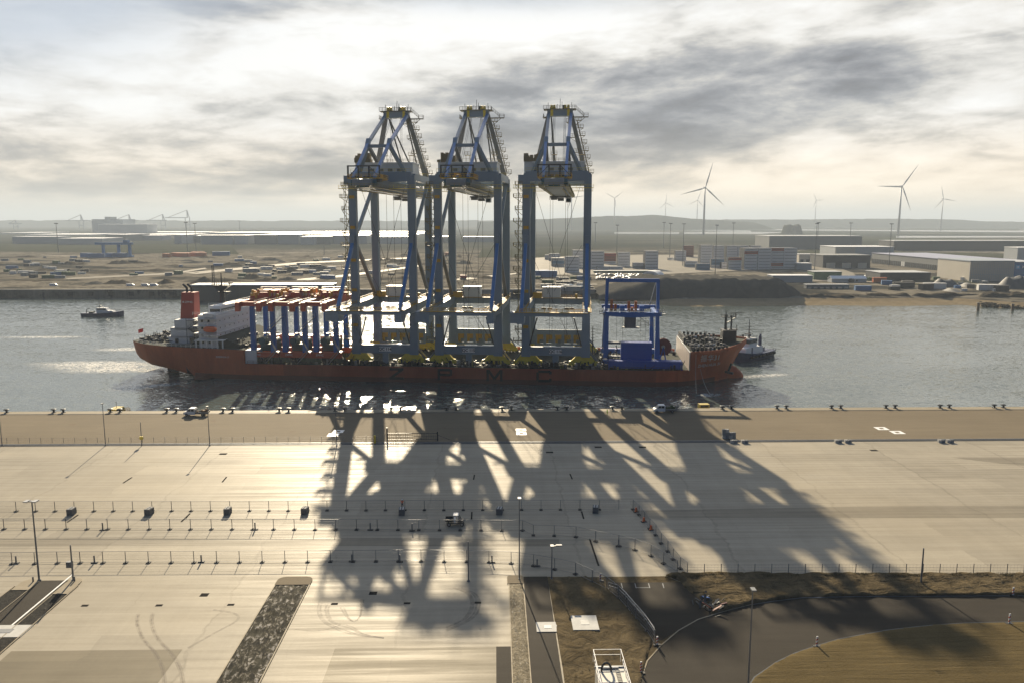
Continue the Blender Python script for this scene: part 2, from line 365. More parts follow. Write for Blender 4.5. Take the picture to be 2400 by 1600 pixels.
def farland_build(t, p):
    x, y, z = t.sep(p)
    q = t.comb(t.m('MULTIPLY', x, .55), t.m('ADD', t.m('MULTIPLY', y, .9), t.m('MULTIPLY', x, .22)), 0)
    a = t.noise(p, .0022, 6, .6, .8); b = t.noise(q, .012, 7, .65, 1.2); c_ = t.noise(p, .09, 5, .7)
    v = t.m('ADD', t.m('MULTIPLY', a, .35), t.m('ADD', t.m('MULTIPLY', b, .5), t.m('MULTIPLY', c_, .18)))
    c = t.ramp(v, [(.40, (.030, .031, .030)), (.455, (.055, .053, .046)), (.49, (.14, .127, .102)), (.53, (.21, .19, .152)), (.548, (.05, .048, .042)), (.575, (.17, .155, .125)), (.60, (.34, .31, .26)), (.64, (.15, .135, .11))])
    grass = t.m('MULTIPLY', t.rng(y, 1250, 1750), t.rng(t.noise(p, .0016, 4, .6), .3, .55, .5, 1.0))
    c = t.mix(grass, c, (.045, .050, .040))
    return c, b, None, 2.0
FARL = ground_mat('bare_sandy_land', farland_build, .95, .0)
MOUND = ground_mat('piled_sand', sand_build((.095, .092, .084), (.066, .065, .060), 0, .1), .95, .0)
DARKM = ground_mat('dark_earth', sand_build((.10, .088, .068), (.07, .06, .045), 0, .2), .95, .0)
def water_mat():
    m = bpy.data.materials.new('harbour_water'); m.use_nodes = True; t = NT(m.node_tree); t.n.clear()
    o = t.new('ShaderNodeOutputMaterial'); b = t.new('ShaderNodeBsdfPrincipled'); t.l.new(b.outputs[0], o.inputs[0])
    p = t.new('ShaderNodeNewGeometry').outputs['Position']; x, y, z = t.sep(p)
    q = t.comb(t.m('MULTIPLY', x, .55), y, 0)
    n1 = t.noise(q, .8, 5, .62, .3, True); n2 = t.noise(q, 4.2, 3, .6, 0, True); n3 = t.noise(t.comb(t.m('MULTIPLY', x, .5), y, 5), .10, 3, .5, .4, True)
    patch = t.noise(t.comb(t.m('MULTIPLY', x, .5), y, 9), .018, 4, .6, .8)
    amp = t.rng(patch, .35, .65, .75, 1.15)
    def slope(n, a):
        r_, g_, b_ = t.sep(n)
        return t.m('MULTIPLY', t.m('SUBTRACT', r_, .5), a), t.m('MULTIPLY', t.m('SUBTRACT', g_, .5), a)
    sx, sy = 0.0, 0.0
    for n, a in ((n1, .66), (n2, .62), (n3, .16)):
        ax, ay = slope(n, a); sx = t.m('ADD', sx, ax); sy = t.m('ADD', sy, ay)
    nn = t.vm('NORMALIZE', t.comb(t.m('MULTIPLY', sx, amp), t.m('MULTIPLY', sy, amp), 1.0))
    t.put(b.inputs['Normal'], nn)
    b.inputs['Base Color'].default_value = (.085, .108, .104, 1); b.inputs['Roughness'].default_value = .10; b.inputs['IOR'].default_value = 1.5
    MATS['water'] = m; return m
WATER = water_mat()
def foam_mat():
    m = bpy.data.materials.new('wake_foam'); m.use_nodes = True; t = NT(m.node_tree); t.n.clear()
    o = t.new('ShaderNodeOutputMaterial'); b = t.new('ShaderNodeBsdfPrincipled')
    tr = t.new('ShaderNodeBsdfTransparent'); mx = t.new('ShaderNodeMixShader')
    tc = t.new('ShaderNodeTexCoord').outputs['Object']; x, y, z = t.sep(tc)
    n = t.noise(t.new('ShaderNodeNewGeometry').outputs['Position'], .55, 8, .7, 1.5)
    r = t.vm('LENGTH', t.comb(x, y, 0))
    t.put(mx.inputs[0], t.m('MULTIPLY', t.rng(n, .40, .62), t.rng(r, .25, 1.0, .7, 0.0)))
    b.inputs['Base Color'].default_value = (.75, .75, .72, 1); b.inputs['Roughness'].default_value = .7
    t.l.new(tr.outputs[0], mx.inputs[1]); t.l.new(b.outputs[0], mx.inputs[2]); t.l.new(mx.outputs[0], o.inputs[0]); return m
FOAM = foam_mat()
def haze_box():
    mb = MB(); mb.box(-26000, 26000, -300, 42000, -9.5, 330)
    m = bpy.data.materials.new('haze_air'); m.use_nodes = True; t = NT(m.node_tree); t.n.clear()
    o = t.new('ShaderNodeOutputMaterial'); v = t.new('ShaderNodeVolumePrincipled')
    v.inputs['Color'].default_value = (.68, .79, .92, 1); v.inputs['Density'].default_value = HAZE; v.inputs['Anisotropy'].default_value = .08
    t.l.new(v.outputs[0], o.inputs['Volume'])
    ob = mb.build('haze', m); ob['kind'] = 'stuff'; ob['label'] = 'thin pale blue sea haze over the harbour'; ob['category'] = 'haze'
HAZE = 1.2e-4
haze_box()
# ------------------------------------------------------------------ the setting
def sheet(name, pts, z, m, px=True, thick=None):
    P = [G(a, b, z) if px else Vector((a, b, z)) for a, b in pts]
    mb = MB()
    if thick: mb.prism([(p.x, p.y) for p in P], z - thick, z)
    else: mb.add(P, [tuple(range(len(P)))])
    o = mb.build(name, m); return o
YQ = 225.8; YF = 189.6                                    # quay edge, fence line
struct(sheet('harbour_water', [(-26000, 100), (26000, 100), (26000, 3200), (-26000, 3200)], -5.0, WATER, False))
struct(sheet('seabed', [(-26000, -250), (26000, -250), (26000, 41900), (-26000, 41900)], -8.5, DARKM, False))
struct(MB().box(-900, 900, -200, YF, -8, 0).build('concrete_yard', CONC))
struct(MB().box(-900, 900, YF + 2.2, YQ - 3.2, -8, -.03).build('quay_apron', APRON))
struct(MB().box(-900, 900, YQ - 3.2, YQ, -8, .05).build('quay_edge', CAP))
ch = MB().box(-900, 900, YF, YF + 2.2, -8, -.25).build('drain_channel', MDST); struct(ch)
k1 = MB(); k1.box(-900, 900, YF + .62, YF + .8, -.25, .04); k1.box(-900, 900, YF + 1.45, YF + 1.62, -.25, .04); k1.box(-900, 900, YF + 2.02, YF + 2.2, -.25, .02)
tag(k1.build('crane_rail', MDST), 'long steel rails set in the channel between apron and concrete yard', 'rail')
tag(MB().box(-900, 900, YQ - 3.5, YQ - 3.3, -.03, .02).build('crane_rail', DKST), 'single dark steel rail just behind the quay edge', 'rail')
# far land: one sheet to the horizon with the coast of the photograph
coast = [G(-2400, 699.5, -5), G(0, 699, -5), G(1395, 698, -5), G(1420, 703, -5), G(1460, 709, -5), G(1520, 714, -5), G(1620, 718, -5), G(1740, 717, -5), G(1860, 716, -5), G(1940, 715, -5), G(2100, 717, -5), G(2250, 714, -5), G(2330, 720, -5), G(2420, 727, -5), G(3600, 740, -5)]
def far_land():
    mb = MB(); wall_end = 2
    xs = []
    rows = []
    for i, c in enumerate(coast):
        if i <= wall_end: steps = [(0, -8), (0, 1.2), (1.5, 1.2), (30, .6), (200, 0)]
        else: steps = [(-8, -5.6), (0, -4.95), (7, -3.6), (16, -2.4), (26, -.4), (60, 0.2)] if False else [(-6, -5.5), (0, -4.9), (12, -3.4), (24, -1.0), (60, 0)]
        rows.append([(c.x, c.y + a, z) for a, z in steps] + [(c.x * 1.6, 1500, 0), (c.x * 8, 8000, 0), (c.x * 30, 41500, 0)])
    return struct(mb.loft(rows, close=False).build('far_ground', FARL, smooth=False))
far_land()
def beach():
    mb = MB(); rows = []
    for i, c in enumerate(coast[3:]):
        rows.append([(c.x, c.y + a, z) for a, z in ((-5, -5.35), (0, -4.75), (12, -3.25), (19, -1.95), (22, -1.5))])
    m = ground_mat('pale_beach_sand', sand_build((.27, .22, .145), (.22, .175, .11), 0, .2), .95, .0)
    return struct(mb.loft(rows, close=False).build('beach', m))
beach()
def terrain(name, prof, depth, thick, m, base=-2, kind=True, jag=0):
    rows = []
    prof2 = []
    for (a, b), (c, d) in zip(prof, prof[1:]):
        n = max(1, int((c - a) / 12))
        for i in range(n): q = i / n; prof2.append((a + (c - a) * q, b + (d - b) * q + random.uniform(-jag, jag)))
    prof2.append(prof[-1])
    for px, py in prof2:
        top = HY(px, py, depth)
        rows.append([(top.x, depth - thick, base), (top.x, depth - thick * .45, top.z * .62), (top.x, depth - thick * .15, top.z * .93), (top.x, depth, top.z), (top.x, depth + thick, base)])
    return MB().loft(rows, close=False).build(name, m, smooth=True)
HILLM = ground_mat('scrubby_dune', sand_build((.028, .034, .024), (.045, .044, .03), 0, .02), .95, .0)
struct(terrain('hills', [(1120, 521), (1215, 517), (1300, 513), (1370, 510), (1420, 507), (1480, 507), (1530, 504), (1570, 508), (1620, 513), (1680, 516), (1760, 521)], 5200, 500, HILLM, jag=.6))
struct(terrain('hills', [(1560, 520), (1700, 515), (1900, 515), (2080, 513), (2230, 515), (2300, 519), (2420, 521)], 6500, 400, HILLM, jag=.5))
struct(terrain('hills', [(-200, 522), (0, 517), (300, 517), (620, 518), (900, 518), (1200, 517), (1380, 519)], 7600, 400, HILLM, jag=1.0))
# strips of inland water and pale reflecting ground near the horizon
LAG = bpy.data.materials.new('lagoon_water'); LAG.use_nodes = True
_b = LAG.node_tree.nodes['Principled BSDF']; _b.inputs['Base Color'].default_value = (.12, .13, .12, 1); _b.inputs['Roughness'].default_value = .18; _b.inputs['IOR'].default_value = 1.33
for a in ([(1440, 548.5), (1592, 549), (1592, 545), (1440, 544.5)], [(1602, 549), (1780, 549), (1850, 545), (1700, 543.5), (1602, 544.5)],
          [(1720, 539.5), (2440, 545.5), (2440, 541.5), (1800, 538)], [(1700, 531.5), (2440, 531.5), (2440, 527.5), (1640, 528)],
          [(2100, 558), (2440, 557), (2440, 554), (2100, 553.5)], [(1640, 538), (1760, 541), (1760, 544), (1600, 541)]):
    struct(sheet('lagoon', a, .35, LAG))
# dark green fields and roads inland
FIELD = ground_mat('rough_grass', sand_build((.045, .052, .036), (.07, .07, .048), 0, .1), .95, .0)
for a in ([(1120, 604), (1350, 604), (1340, 584), (1130, 582)], [(0, 590), (560, 596), (540, 574), (0, 572)], [(1370, 560), (2200, 566), (2300, 557), (1370, 551)], [(1800, 600), (2330, 622), (2400, 596), (1900, 585)], [(2060, 666), (2290, 672), (2290, 660), (2080, 652)]):
    struct(sheet('grass_field', a, .25, FIELD))
YARDF = ground_mat('far_paved_yard', concrete_build((.24, .22, .18), False, .6), .8, .02)
struct(sheet('far_yard', [(1240, 645), (1560, 643), (1840, 630), (1910, 636), (1960, 650), (2010, 652), (2000, 640), (1880, 600), (1400, 598), (1250, 605)], .4, YARDF))
struct(sheet('far_road', [(0, 668), (700, 667), (1400, 668), (1400, 665.5), (700, 664.5), (0, 665)], .3, YARDF))
for a in ([(430, 640), (700, 615), (980, 603), (985, 605.5), (710, 618), (460, 643)], [(640, 660), (800, 645), (985, 622), (985, 625), (820, 648), (680, 661)], [(150, 652), (400, 640), (480, 628), (485, 630), (410, 643), (160, 655)], [(1870, 655), (2400, 668), (2400, 671), (1870, 658)], [(1060, 655), (1210, 640), (1210, 643), (1075, 658)]):
    struct(sheet('dirt_track', a, .3, YARDF))
# ---- near yard: strips, roads and sand laid on the concrete
def xs(px, py): return G(px, py).x
def ys(px, py): return G(px, py).y
# left strip: planting, access road, planting
yl = ys(130, 1359)
x0, x1, x2, x3 = xs(47, 1377), xs(97, 1359), xs(163, 1359), xs(187.5, 1367)
struct(MB().box(x0 - 1.0, x1, 70, yl - 3, -.1, .06).build('gravel_strip', MULCH))
struct(MB().box(x1, x2, 70, yl, -.1, .012).build('access_road', ASPH))
struct(MB().box(x2, x3, 70, yl - 4.5, -.1, .07).build('gravel_strip', MULCH))
struct(MB().box(x1 - 12, x3, 70, ys(0, 1524), -.1, .02).build('access_road', ASPH))
lw = MB()
for x in (x0 - 1.15, x3): lw.box(x, x + .15, 70, yl - 2, -.1, .14)
for x in (x1 - .1, x2): lw.box(x, x + .12, 70, yl, -.1, .12)
struct(lw.build('kerb', CAP))
lm = MB().box(x2 - .75, x2 - .5, 92, 118, .012, .018); struct(lm.build('road_marking', WHITE))
def island(cx, cy, wx, wy, z, name='traffic_island'):
    pts = []
    for i in range(9): a = math.pi * i / 8; pts.append((cx + wx * math.cos(a) * (1 if abs(math.cos(a)) < 1 else 1), cy + wy * .4 + wy * .6 * math.sin(a)))
    pts += [(cx - wx, cy - wy), (cx + wx, cy - wy)]
    return struct(MB().prism(pts, -.1, z).build(name, CAP))
island((x0 + x1) / 2 - .4, yl - 1.6, (x1 - x0) / 2 + .4, 1.8, .16); island((x2 + x3) / 2, yl - 2.2, (x3 - x2) / 2, 2.6, .16)
# brushed concrete bays
xa, xb = xs(20, 1524), xs(428, 1520); ya = ys(200, 1523)
struct(MB().box(xa + .4, xb, 60, ya, -.1, .012).build('brushed_bay', CONC2))
xc = xs(785.7, 1516.8); xd = xs(1163, 1516); xe = xs(1199, 1516); yb = ys(990, 1516)
struct(MB().box(xc, xd, 60, yb, -.1, .012).build('brushed_bay', CONC2))
struct(MB().box(xd, xe, 60, yb, -.1, .014).build('access_road', ASPH))
CONC3 = ground_mat('worn_concrete', concrete_build((.235, .21, .162), True, .5), .8, .05)
struct(sheet('worn_band', [(-400, 1280), (600, 1278), (1310, 1279), (1310, 1262), (600, 1258), (-400, 1262)], .007, CONC3))
struct(sheet('worn_band', [(1500, 1214), (2000, 1212), (2900, 1214), (2900, 1180), (2000, 1186), (1488, 1196)], .007, CONC3))
struct(sheet('worn_band', [(2350, 1086), (2900, 1120), (2900, 1072), (2230, 1071)], .006, CONC3))
# middle rubble strip
xf, xg = xs(646, 1371), xs(724, 1371); yc = ys(690, 1371)
RB = MB(); nn = 46
random.seed(3); NYR = 46; NXR = 9
rows = [[(xf + (xg - xf) * i / NXR, yc - (yc - 70) * j / NYR, .05 + (0 if i in (0, NXR) or j == 0 else random.uniform(0, .45))) for i in range(NXR + 1)] for j in range(NYR + 1)]
o = RB.loft(rows, close=False).build('rubble_strip', RUBBLE, smooth=True); o['kind'] = 'stuff'; o['label'] = 'strip of dark rubble and crumpled sheeting between concrete bays'; o['category'] = 'rubble'
kb = MB(); kb.box(xf - .15, xf, 70, yc, -.1, .14); kb.box(xg, xg + .15, 70, yc, -.1, .14); struct(kb.build('kerb', CAP))
def capslab(xm0, xm1, y0, y1, m=BLOCK):
    r = (xm1 - xm0) * .22; pts = [(xm0, y0), (xm1, y0), (xm1, y1 - r)] + [(xm1 - r + r * math.cos(a), y1 - r + r * math.sin(a)) for a in (.4, .8, 1.2)] + [(xm1 - r, y1), (xm0 + r, y1)] + [(xm0 + r - r * math.sin(a), y1 - r + r * math.cos(a)) for a in (.4, .8, 1.2)] + [(xm0, y1 - r)]
    return struct(MB().prism(pts, -.1, .15).build('traffic_island', m))
capslab(xf - .15, xg + .15, yc, ys(690, 1352), APRON)
# right-hand grass strip, road, sand verge
xh, xi = xs(1194, 1372), xs(1226, 1372); yd = ys(1210, 1368)
rows = [[(xh + (xi - xh) * i / 5, yd - (yd - 70) * j / 44, .05 + (0 if i in (0, 5) or j == 0 else random.uniform(0, .4))) for i in range(6)] for j in range(45)]
o = MB().loft(rows, close=False).build('rubble_strip', ground_mat('grassy_rubble', lambda t, p: (t.ramp(t.noise(t.vm('MULTIPLY', p, (1.4, .6, 1)), 1.2, 8, .75, 1.0), [(.32, (.02, .02, .012)), (.47, (.11, .085, .04)), (.56, (.17, .135, .07)), (.66, (.38, .36, .32))]), t.noise(p, 2.2, 6, .7), None, .4), .8), smooth=True)
o['kind'] = 'stuff'; o['label'] = 'narrow weedy strip with pale scraps beside the dark road'; o['category'] = 'rubble'
kb = MB(); kb.box(xh - .15, xh, 70, yd, -.1, .13); kb.box(xi, xi + .15, 70, yd, -.1, .13); struct(kb.build('kerb', CAP))
capslab(xh - .3, xi + .1, yd, ys(1210, 1349), APRON)
ytop = ys(1250, 1350)
struct(MB().box(xi + .15, xs(1283, 1351), 70, ytop, -.1, .014).build('access_road', ASPH))
# sand verge to the right of it, with real bumps
def bumpy(name, poly, z0, amp, m, n=70, k=1.0, seed=1, mound=0.0, kind='structure'):
    # a gridded sheet clipped to a polygon given in photo pixels
    P = [G(a, b) for a, b in poly]; x0 = min(p.x for p in P); x1 = max(p.x for p in P); y0 = min(p.y for p in P); y1 = max(p.y for p in P)
    rnd = random.Random(seed); ph = [(rnd.uniform(0, 6.28), rnd.uniform(.15, 1.6) * k, rnd.uniform(-1.6, 1.6) * k) for _ in range(14)]
    import bmesh
    bm = bmesh.new(); f = bm.faces.new([bm.verts.new((p.x, p.y, 0)) for p in P])
    if f.normal.z < 0: f.normal_flip()
    bmesh.ops.triangulate(bm, faces=bm.faces[:])
    for ax, lo, hi in ((0, x0, x1), (1, y0, y1)):
        for i in range(1, n):
            c = lo + (hi - lo) * i / n; no = (1, 0, 0) if ax == 0 else (0, 1, 0); co = (c, 0, 0) if ax == 0 else (0, c, 0)
            bmesh.ops.bisect_plane(bm, geom=bm.verts[:] + bm.edges[:] + bm.faces[:], plane_co=co, plane_no=no)
    bm.edges.ensure_lookup_table()
    for v in bm.verts:
        edge = any(e.is_boundary for e in v.link_edges)
        h = sum(math.sin(a + b * v.co.x + c * v.co.y) for a, b, c in ph) / 14
        v.co.z = z0 if edge else z0 + amp * (.5 + h) + rnd.uniform(0, amp * .3)
    me = bpy.data.meshes.new(name); bm.to_mesh(me); bm.free(); me.materials.append(m)
    me.polygons.foreach_set('use_smooth', [True] * len(me.polygons))
    ob = bpy.data.objects.new(name, me); COL.objects.link(ob); ob['kind'] = kind; return ob
bumpy('sand_verge', [(1283, 1351), (1370, 1350), (1400, 1356), (1424, 1377), (1470, 1425), (1531, 1492), (1515, 1545), (1498, 1620), (1480, 1760), (1345, 1760), (1324.5, 1600)], .02, .28, SAND, 60, 1.3, 4)
# plaza and bend of the new road
plaza = [(1424, 1364), (1600, 1363), (1606, 1377), (1640, 1402), (1669, 1440), (1600, 1471), (1549, 1500), (1531, 1492), (1470, 1425), (1424, 1377)]
struct(sheet('sand_base', [(1290, 1352), (1560, 1349), (1640, 1380), (1760, 1420), (1650, 1470), (1560, 1530), (1510, 1620), (1480, 1760), (1345, 1760)], .008, SAND))
struct(sheet('parking_apron', plaza, .016, ASPH))
outer = [(1480, 1760), (1498, 1604), (1517, 1548), (1549, 1512), (1590, 1477), (1636, 1451), (1700, 1431), (1760, 1416), (1819, 1407), (1878, 1400), (2000, 1397), (2200, 1396), (2400, 1395), (2800, 1394)]
inner = [(1757, 1604), (1768, 1586), (1819, 1551), (1862, 1530), (1908, 1514), (1965, 1497), (2027, 1485), (2085, 1475), (2146, 1468), (2200, 1463), (2265, 1459), (2400, 1456), (2800, 1455)]
struct(sheet('curved_road', outer + inner[::-1] + [(1735, 1660), (1725, 1760)], .024, ASPH))
def kerbline(pts, w_, h_, m, name='kerb', z=0.0):
    P = [G(a, b) for a, b in pts]; mb = MB(); L = []; Rr = []
    for i, p in enumerate(P):
        d = (P[min(i + 1, len(P) - 1)] - P[max(i - 1, 0)]).normalized(); n = Vector((-d.y, d.x, 0)); L.append(p + n * w_ / 2); Rr.append(p - n * w_ / 2)
    mb.loft([[(a.x, a.y, -.05), (a.x, a.y, h_), (b.x, b.y, h_), (b.x, b.y, -.05)] for a, b in zip(L, Rr)])
    return struct(mb.build(name, m))
kerbline(outer[:8], .16, .07, CAP); kerbline(outer[7:], .25, .07, MDST); kerbline(inner, .16, .05, DKST)
bay = MB()
for px in (1456, 1488, 1520, 1553): a = G(px, 1366); b = G(px + 3, 1377); bay.bar((a.x, a.y, .022), (b.x, b.y, .022), .12, .008)
a = G(1490, 1376); b = G(1522, 1376); bay.bar((a.x, a.y, .023), (b.x, b.y, .023), .12, .008)
struct(bay.build('road_marking', MDST))
bumpy('sand_field', inner + [(2800, 1900), (1740, 1900), (1735, 1660)], .03, .16, SANDY, 50, .35, 9)
verge = [(1560, 1347), (1611, 1344), (1800, 1345), (2100, 1346), (2400, 1346), (2800, 1345), (2800, 1394), (2400, 1395), (2200, 1396), (2000, 1397), (1878, 1400), (1819, 1407), (1760, 1416), (1700, 1431), (1669, 1440), (1640, 1402), (1606, 1377), (1596, 1363)]
bumpy('sand_verge', verge, .03, .55, SAND, 90, 1.1, 2)
# weeds along the concrete edge: tufts of thin blades
def weeds():
    mb = MB(); rnd = random.Random(5)
    for _ in range(2600):
        px = rnd.uniform(1560, 2440); py = 1349 + abs(rnd.gauss(0, 2.6)) + 2.0 * math.sin(px * .021); p = G(px, py); h = rnd.uniform(.15, .55)
        for _ in range(4):
            a = rnd.uniform(0, 6.28); dx, dy = math.cos(a) * h * .5, math.sin(a) * h * .5; c = (p.x + rnd.uniform(-.3, .3), p.y + rnd.uniform(-.3, .3))
            mb.add([(c[0] - dy * .12, c[1] + dx * .12, .1), (c[0] + dy * .12, c[1] - dx * .12, .1), (c[0] + dx, c[1] + dy, .1 + h)], [(0, 1, 2)])
    o = mb.build('weeds', mat('dry_weed', (.09, .075, .03), .9, 0, .4, .8)); o['kind'] = 'stuff'; o['label'] = 'low dry weeds along the edge of the concrete'; o['category'] = 'weeds'
weeds()
# concrete pads and covers set in the ground
def pad(name, px, py, wx, wy, label, hole=True, m=TANLT, z=.10):
    c = G(px, py); e = empty(name, (c.x, c.y, 0), 0, label, 'concrete pad')
    MB().box(-wx / 2, wx / 2, -wy / 2, wy / 2, -.05, z).build('slab', m, e)
    if hole: MB().box(-wx * .16, wx * .16, -wy * .16, wy * .16, -.04, z + .03).build('cover', MDST, e)
    return e
pad('concrete_pad', 1370.5, 1463, 3.5, 3.9, 'square white concrete pad with a grey cover lying in the sand', z=.35)
pad('concrete_pad', 1284, 1469, 3.1, 2.6, 'white concrete pad with a dark cover set across the narrow road')
pad('concrete_pad', 12, 1479, 5.8, 3.2, 'pale concrete pad crossing the road at the left edge of the photo')
def cover(px, py, wx, wy, label, grp, z=.008):
    c = G(px, py); o = MB().box(-wx / 2, wx / 2, -wy / 2, wy / 2, 0, z + .012).build('drain_cover', IRON); o.location = (c.x, c.y, 0)
    tag(o, label, 'drain cover', grp)
for px, py in ((199, 1418), (373, 1417.5), (541, 1416), (784, 1414), (954, 1412.5), (1120, 1411)): cover(px, py, .95, .55, 'small dark drain grate set in the foreground concrete', 'small drain grates in the foreground concrete')
cover(479, 1393, 1.15, 1.0, 'square dark manhole cover left of the rubble strip', None); cover(874.5, 1389, 1.15, 1.0, 'square dark manhole cover right of the rubble strip', None)
for px, py in ((523, 1063), (1288, 1059), (1402, 1047), (1506, 1047), (2048, 1054.5)): cover(px, py, 1.7, 1.2, 'flat dark cover in the concrete just behind the fence line', 'dark covers behind the fence line')
# white painted helipad-like boxes on the apron
def apron_mark(px, py, s, sk):
    c = G(px, py, -.026); mb = MB()
    for dx, dy in ((0, 0), sk):
        x, y = c.x + dx, c.y + dy
        for a in ((-s, s, s * .45, s), (-s, s, -s, -s * .45), (-s, -s * .35, -s * .45, s * .45), (s * .35, s, -s * .45, s * .45)): mb.box(x + a[0], x + a[1], y + a[2], y + a[3], -.03, -.022)
    return struct(mb.build('painted_mark', WHITE))
apron_mark(2066, 1003, 1.5, (2.2, -4.0)); apron_mark(1221, 1006.5, 1.35, (0, -3.6))
for px, py in ((793, 1010),):
    apron_mark(px, py, 1.4, (-.6, -3.4))
# thin construction gaps and board strips on the yard
for (ax, ay, bx, by) in ((1382, 1262, 1403, 1325), (1336, 1110, 1341, 1122), (1363, 1198, 1368, 1215), (309, 1118, 289, 1131), (531, 1117, 521, 1129), (183, 1206, 158, 1223), (445, 1203, 425, 1222), (1112, 1112, 1110, 1123), (1106, 1199, 1105, 1216)):
    a, b = G(ax, ay), G(bx, by); o = MB().bar((0, 0, .03), (b.x - a.x, b.y - a.y, .03), .28, .05).build('steel_strip', IRON); o.location = (a.x, a.y, 0)
    tag(o, 'thin dark steel strip lying flat on the concrete yard', 'steel strip', 'thin steel strips lying on the yard')
# tyre marks: faint curved bands of rubber
def tyre(pts, w_, z=.009):
    P = [G(a, b) for a, b in pts]
    import bmesh
    C = []
    for i in range(len(P) - 1):
        p0 = P[max(i - 1, 0)]; p1 = P[i]; p2 = P[i + 1]; p3 = P[min(i + 2, len(P) - 1)]
        for k in range(6):
            q = k / 6; C.append(.5 * ((2 * p1) + (p2 - p0) * q + (2 * p0 - 5 * p1 + 4 * p2 - p3) * q * q + (3 * p1 - p0 - 3 * p2 + p3) * q ** 3))
    C.append(P[-1]); mb = MB(); rows = []
    for i, p in enumerate(C):
        d = (C[min(i + 1, len(C) - 1)] - C[max(i - 1, 0)]).normalized(); n = Vector((-d.y, d.x, 0)); rows.append([tuple(p + n * w_ / 2 + Vector((0, 0, z))), tuple(p - n * w_ / 2 + Vector((0, 0, z)))])
    mb.loft(rows, close=False); o = mb.build('tyre_mark', TYRE); struct(o); return o
def tyre_mat():
    m = bpy.data.materials.new('tyre_rubber_trace'); m.use_nodes = True; t = NT(m.node_tree); t.n.clear()
    o = t.new('ShaderNodeOutputMaterial'); b = t.new('ShaderNodeBsdfPrincipled'); tr = t.new('ShaderNodeBsdfTransparent'); mx = t.new('ShaderNodeMixShader')
    n = t.noise(t.new('ShaderNodeNewGeometry').outputs['Position'], .9, 6, .7)
    t.put(mx.inputs[0], t.rng(n, .32, .66, .04, .30)); b.inputs['Base Color'].default_value = (.12, .095, .07, 1); b.inputs['Roughness'].default_value = .7
    t.l.new(tr.outputs[0], mx.inputs[1]); t.l.new(b.outputs[0], mx.inputs[2]); t.l.new(mx.outputs[0], o.inputs[0]); return m
TYRE = tyre_mat()
for j, (dx, dy) in enumerate(((0, 0), (3.5, 1), (34, -4), (38, -3))):
    tyre([(322 + dx, 1438 + dy), (320 + dx, 1460), (334 + dx, 1496), (362 + dx * 1.1, 1530), (380 + dx * 1.2, 1570), (384 + dx * 1.3, 1620)], .34, .016 + j * .002)
tyre([(500, 1428), (548, 1436), (556, 1452), (500, 1484), (440, 1518)], .4, .010)
for j, (cx, r) in enumerate(((0, 0), (6, 3), (18, 8), (24, 11))):
    tyre([(748 + cx, 1408 + r), (745 + cx, 1432), (758 + cx, 1456), (800 + cx, 1478 - r), (850, 1489 - r * .5), (900, 1494)], .3, .010 + j * .003)
for j, cx in enumerate((0, 5, 13, 20)):
    tyre([(1060 + cx, 1376), (1096 + cx, 1392), (1104 + cx, 1420), (1085 + cx, 1450), (1046, 1468 + cx * .5)], .3, .010 + j * .003)
for j, (a, b) in enumerate(((798, 842), (806, 836))): tyre([(a, 1422), (812 + j * 4, 1444), (830, 1455), (845, 1440), (b + 10, 1404)], .28, .022 + j * .003)
tyre([(690, 1473), (730, 1477), (770, 1473), (800, 1462)], .3, .011)
# ------------------------------------------------------------------ the heavy-load ship
def interp(tb, x):
    if x <= tb[0][0]: return tb[0][1]
    for (a, b), (c, d) in zip(tb, tb[1:]):
        if x <= c: return b + (d - b) * (x - a) / (c - a)
    return tb[-1][1]
VC = 21.5
HD = [(-129, 12.5), (-127, 14.6), (-122, 17.4), (-114, 19.6), (-105, 20.9), (-96, 21.5), (86, 21.5), (92, 21.2), (98, 19.9), (103, 17.6), (107, 14.6), (110.5, 10.8), (113.5, 6.0), (116, .5)]
HW = [(-129, 9), (-120, 12), (-108, 15), (-98, 17.5), (-88, 20.2), (-78, 21.5), (78, 21.5), (85, 20.3), (91, 17.2), (97, 12.6), (102, 8.2), (106, 4.5), (109, 1.6), (111, .5), (116, .3)]
ZB = [(-129, .9), (-127, -1.2), (-121, -2.9), (-112, -3.9), (-106, -4.6), (-99, -6), (-92, -8.4), (107, -8.4), (109.2, -6), (110, -1), (111.5, 2.0), (113, 4.6), (114.8, 6.7), (116, 8.3)]
def ztop(u):
    if u < -74.95: return interp([(-129, 7.7), (-115, 7.0), (-75, 6.2)], u)
    if u < 90.01: return 1.0
    return interp([(90, 7.2), (100, 7.6), (110, 8.6), (116, 9.6)], u)
def hb(u, z):
    zb = interp(ZB, u); zt = 8.0 if abs(u) > 75 else 1.0; hd = interp(HD, u); hw = interp(HW, u)
    lo = max(zb, -5.0); k = 0 if zt <= lo else max(0, min(1, (z - lo) / (zt - lo)))
    h = hw + (hd - hw) * (k ** (.55 if u < 0 else 1.5))
    if z < lo + 1.6 and u < -90: h *= max(.25, math.sqrt(max(0, (z - zb + .15) / 1.75)))
    if z < -5: h *= max(.0, 1 - ((-5 - z) / 3.6) ** 3 * .5)
    return h
SHIP = empty('heavy_load_ship', (O.x, O.y, -5), -TH, 'long rust red heavy load ship carrying cranes, white house and red funnel aft', 'ship')
SO = (0, 0, 5)
def sq(u): return -75 + (u + 75) * .905 if u < -75 else (90 + (u - 90) * .9 if u > 90 else u)
def ship_part(mb, name, m, smooth=False, parent=None):
    if name in ('hull', 'bulwark', 'rudder', 'skeg', 'anchor', 'mooring_gear', 'bulwark_stay') or (name == 'railing' and min(v[0] for v in mb.v) < -126): mb.v = [(sq(v[0]), v[1], v[2]) for v in mb.v]
    return mb.build(name, m, parent or SHIP, smooth, SO)
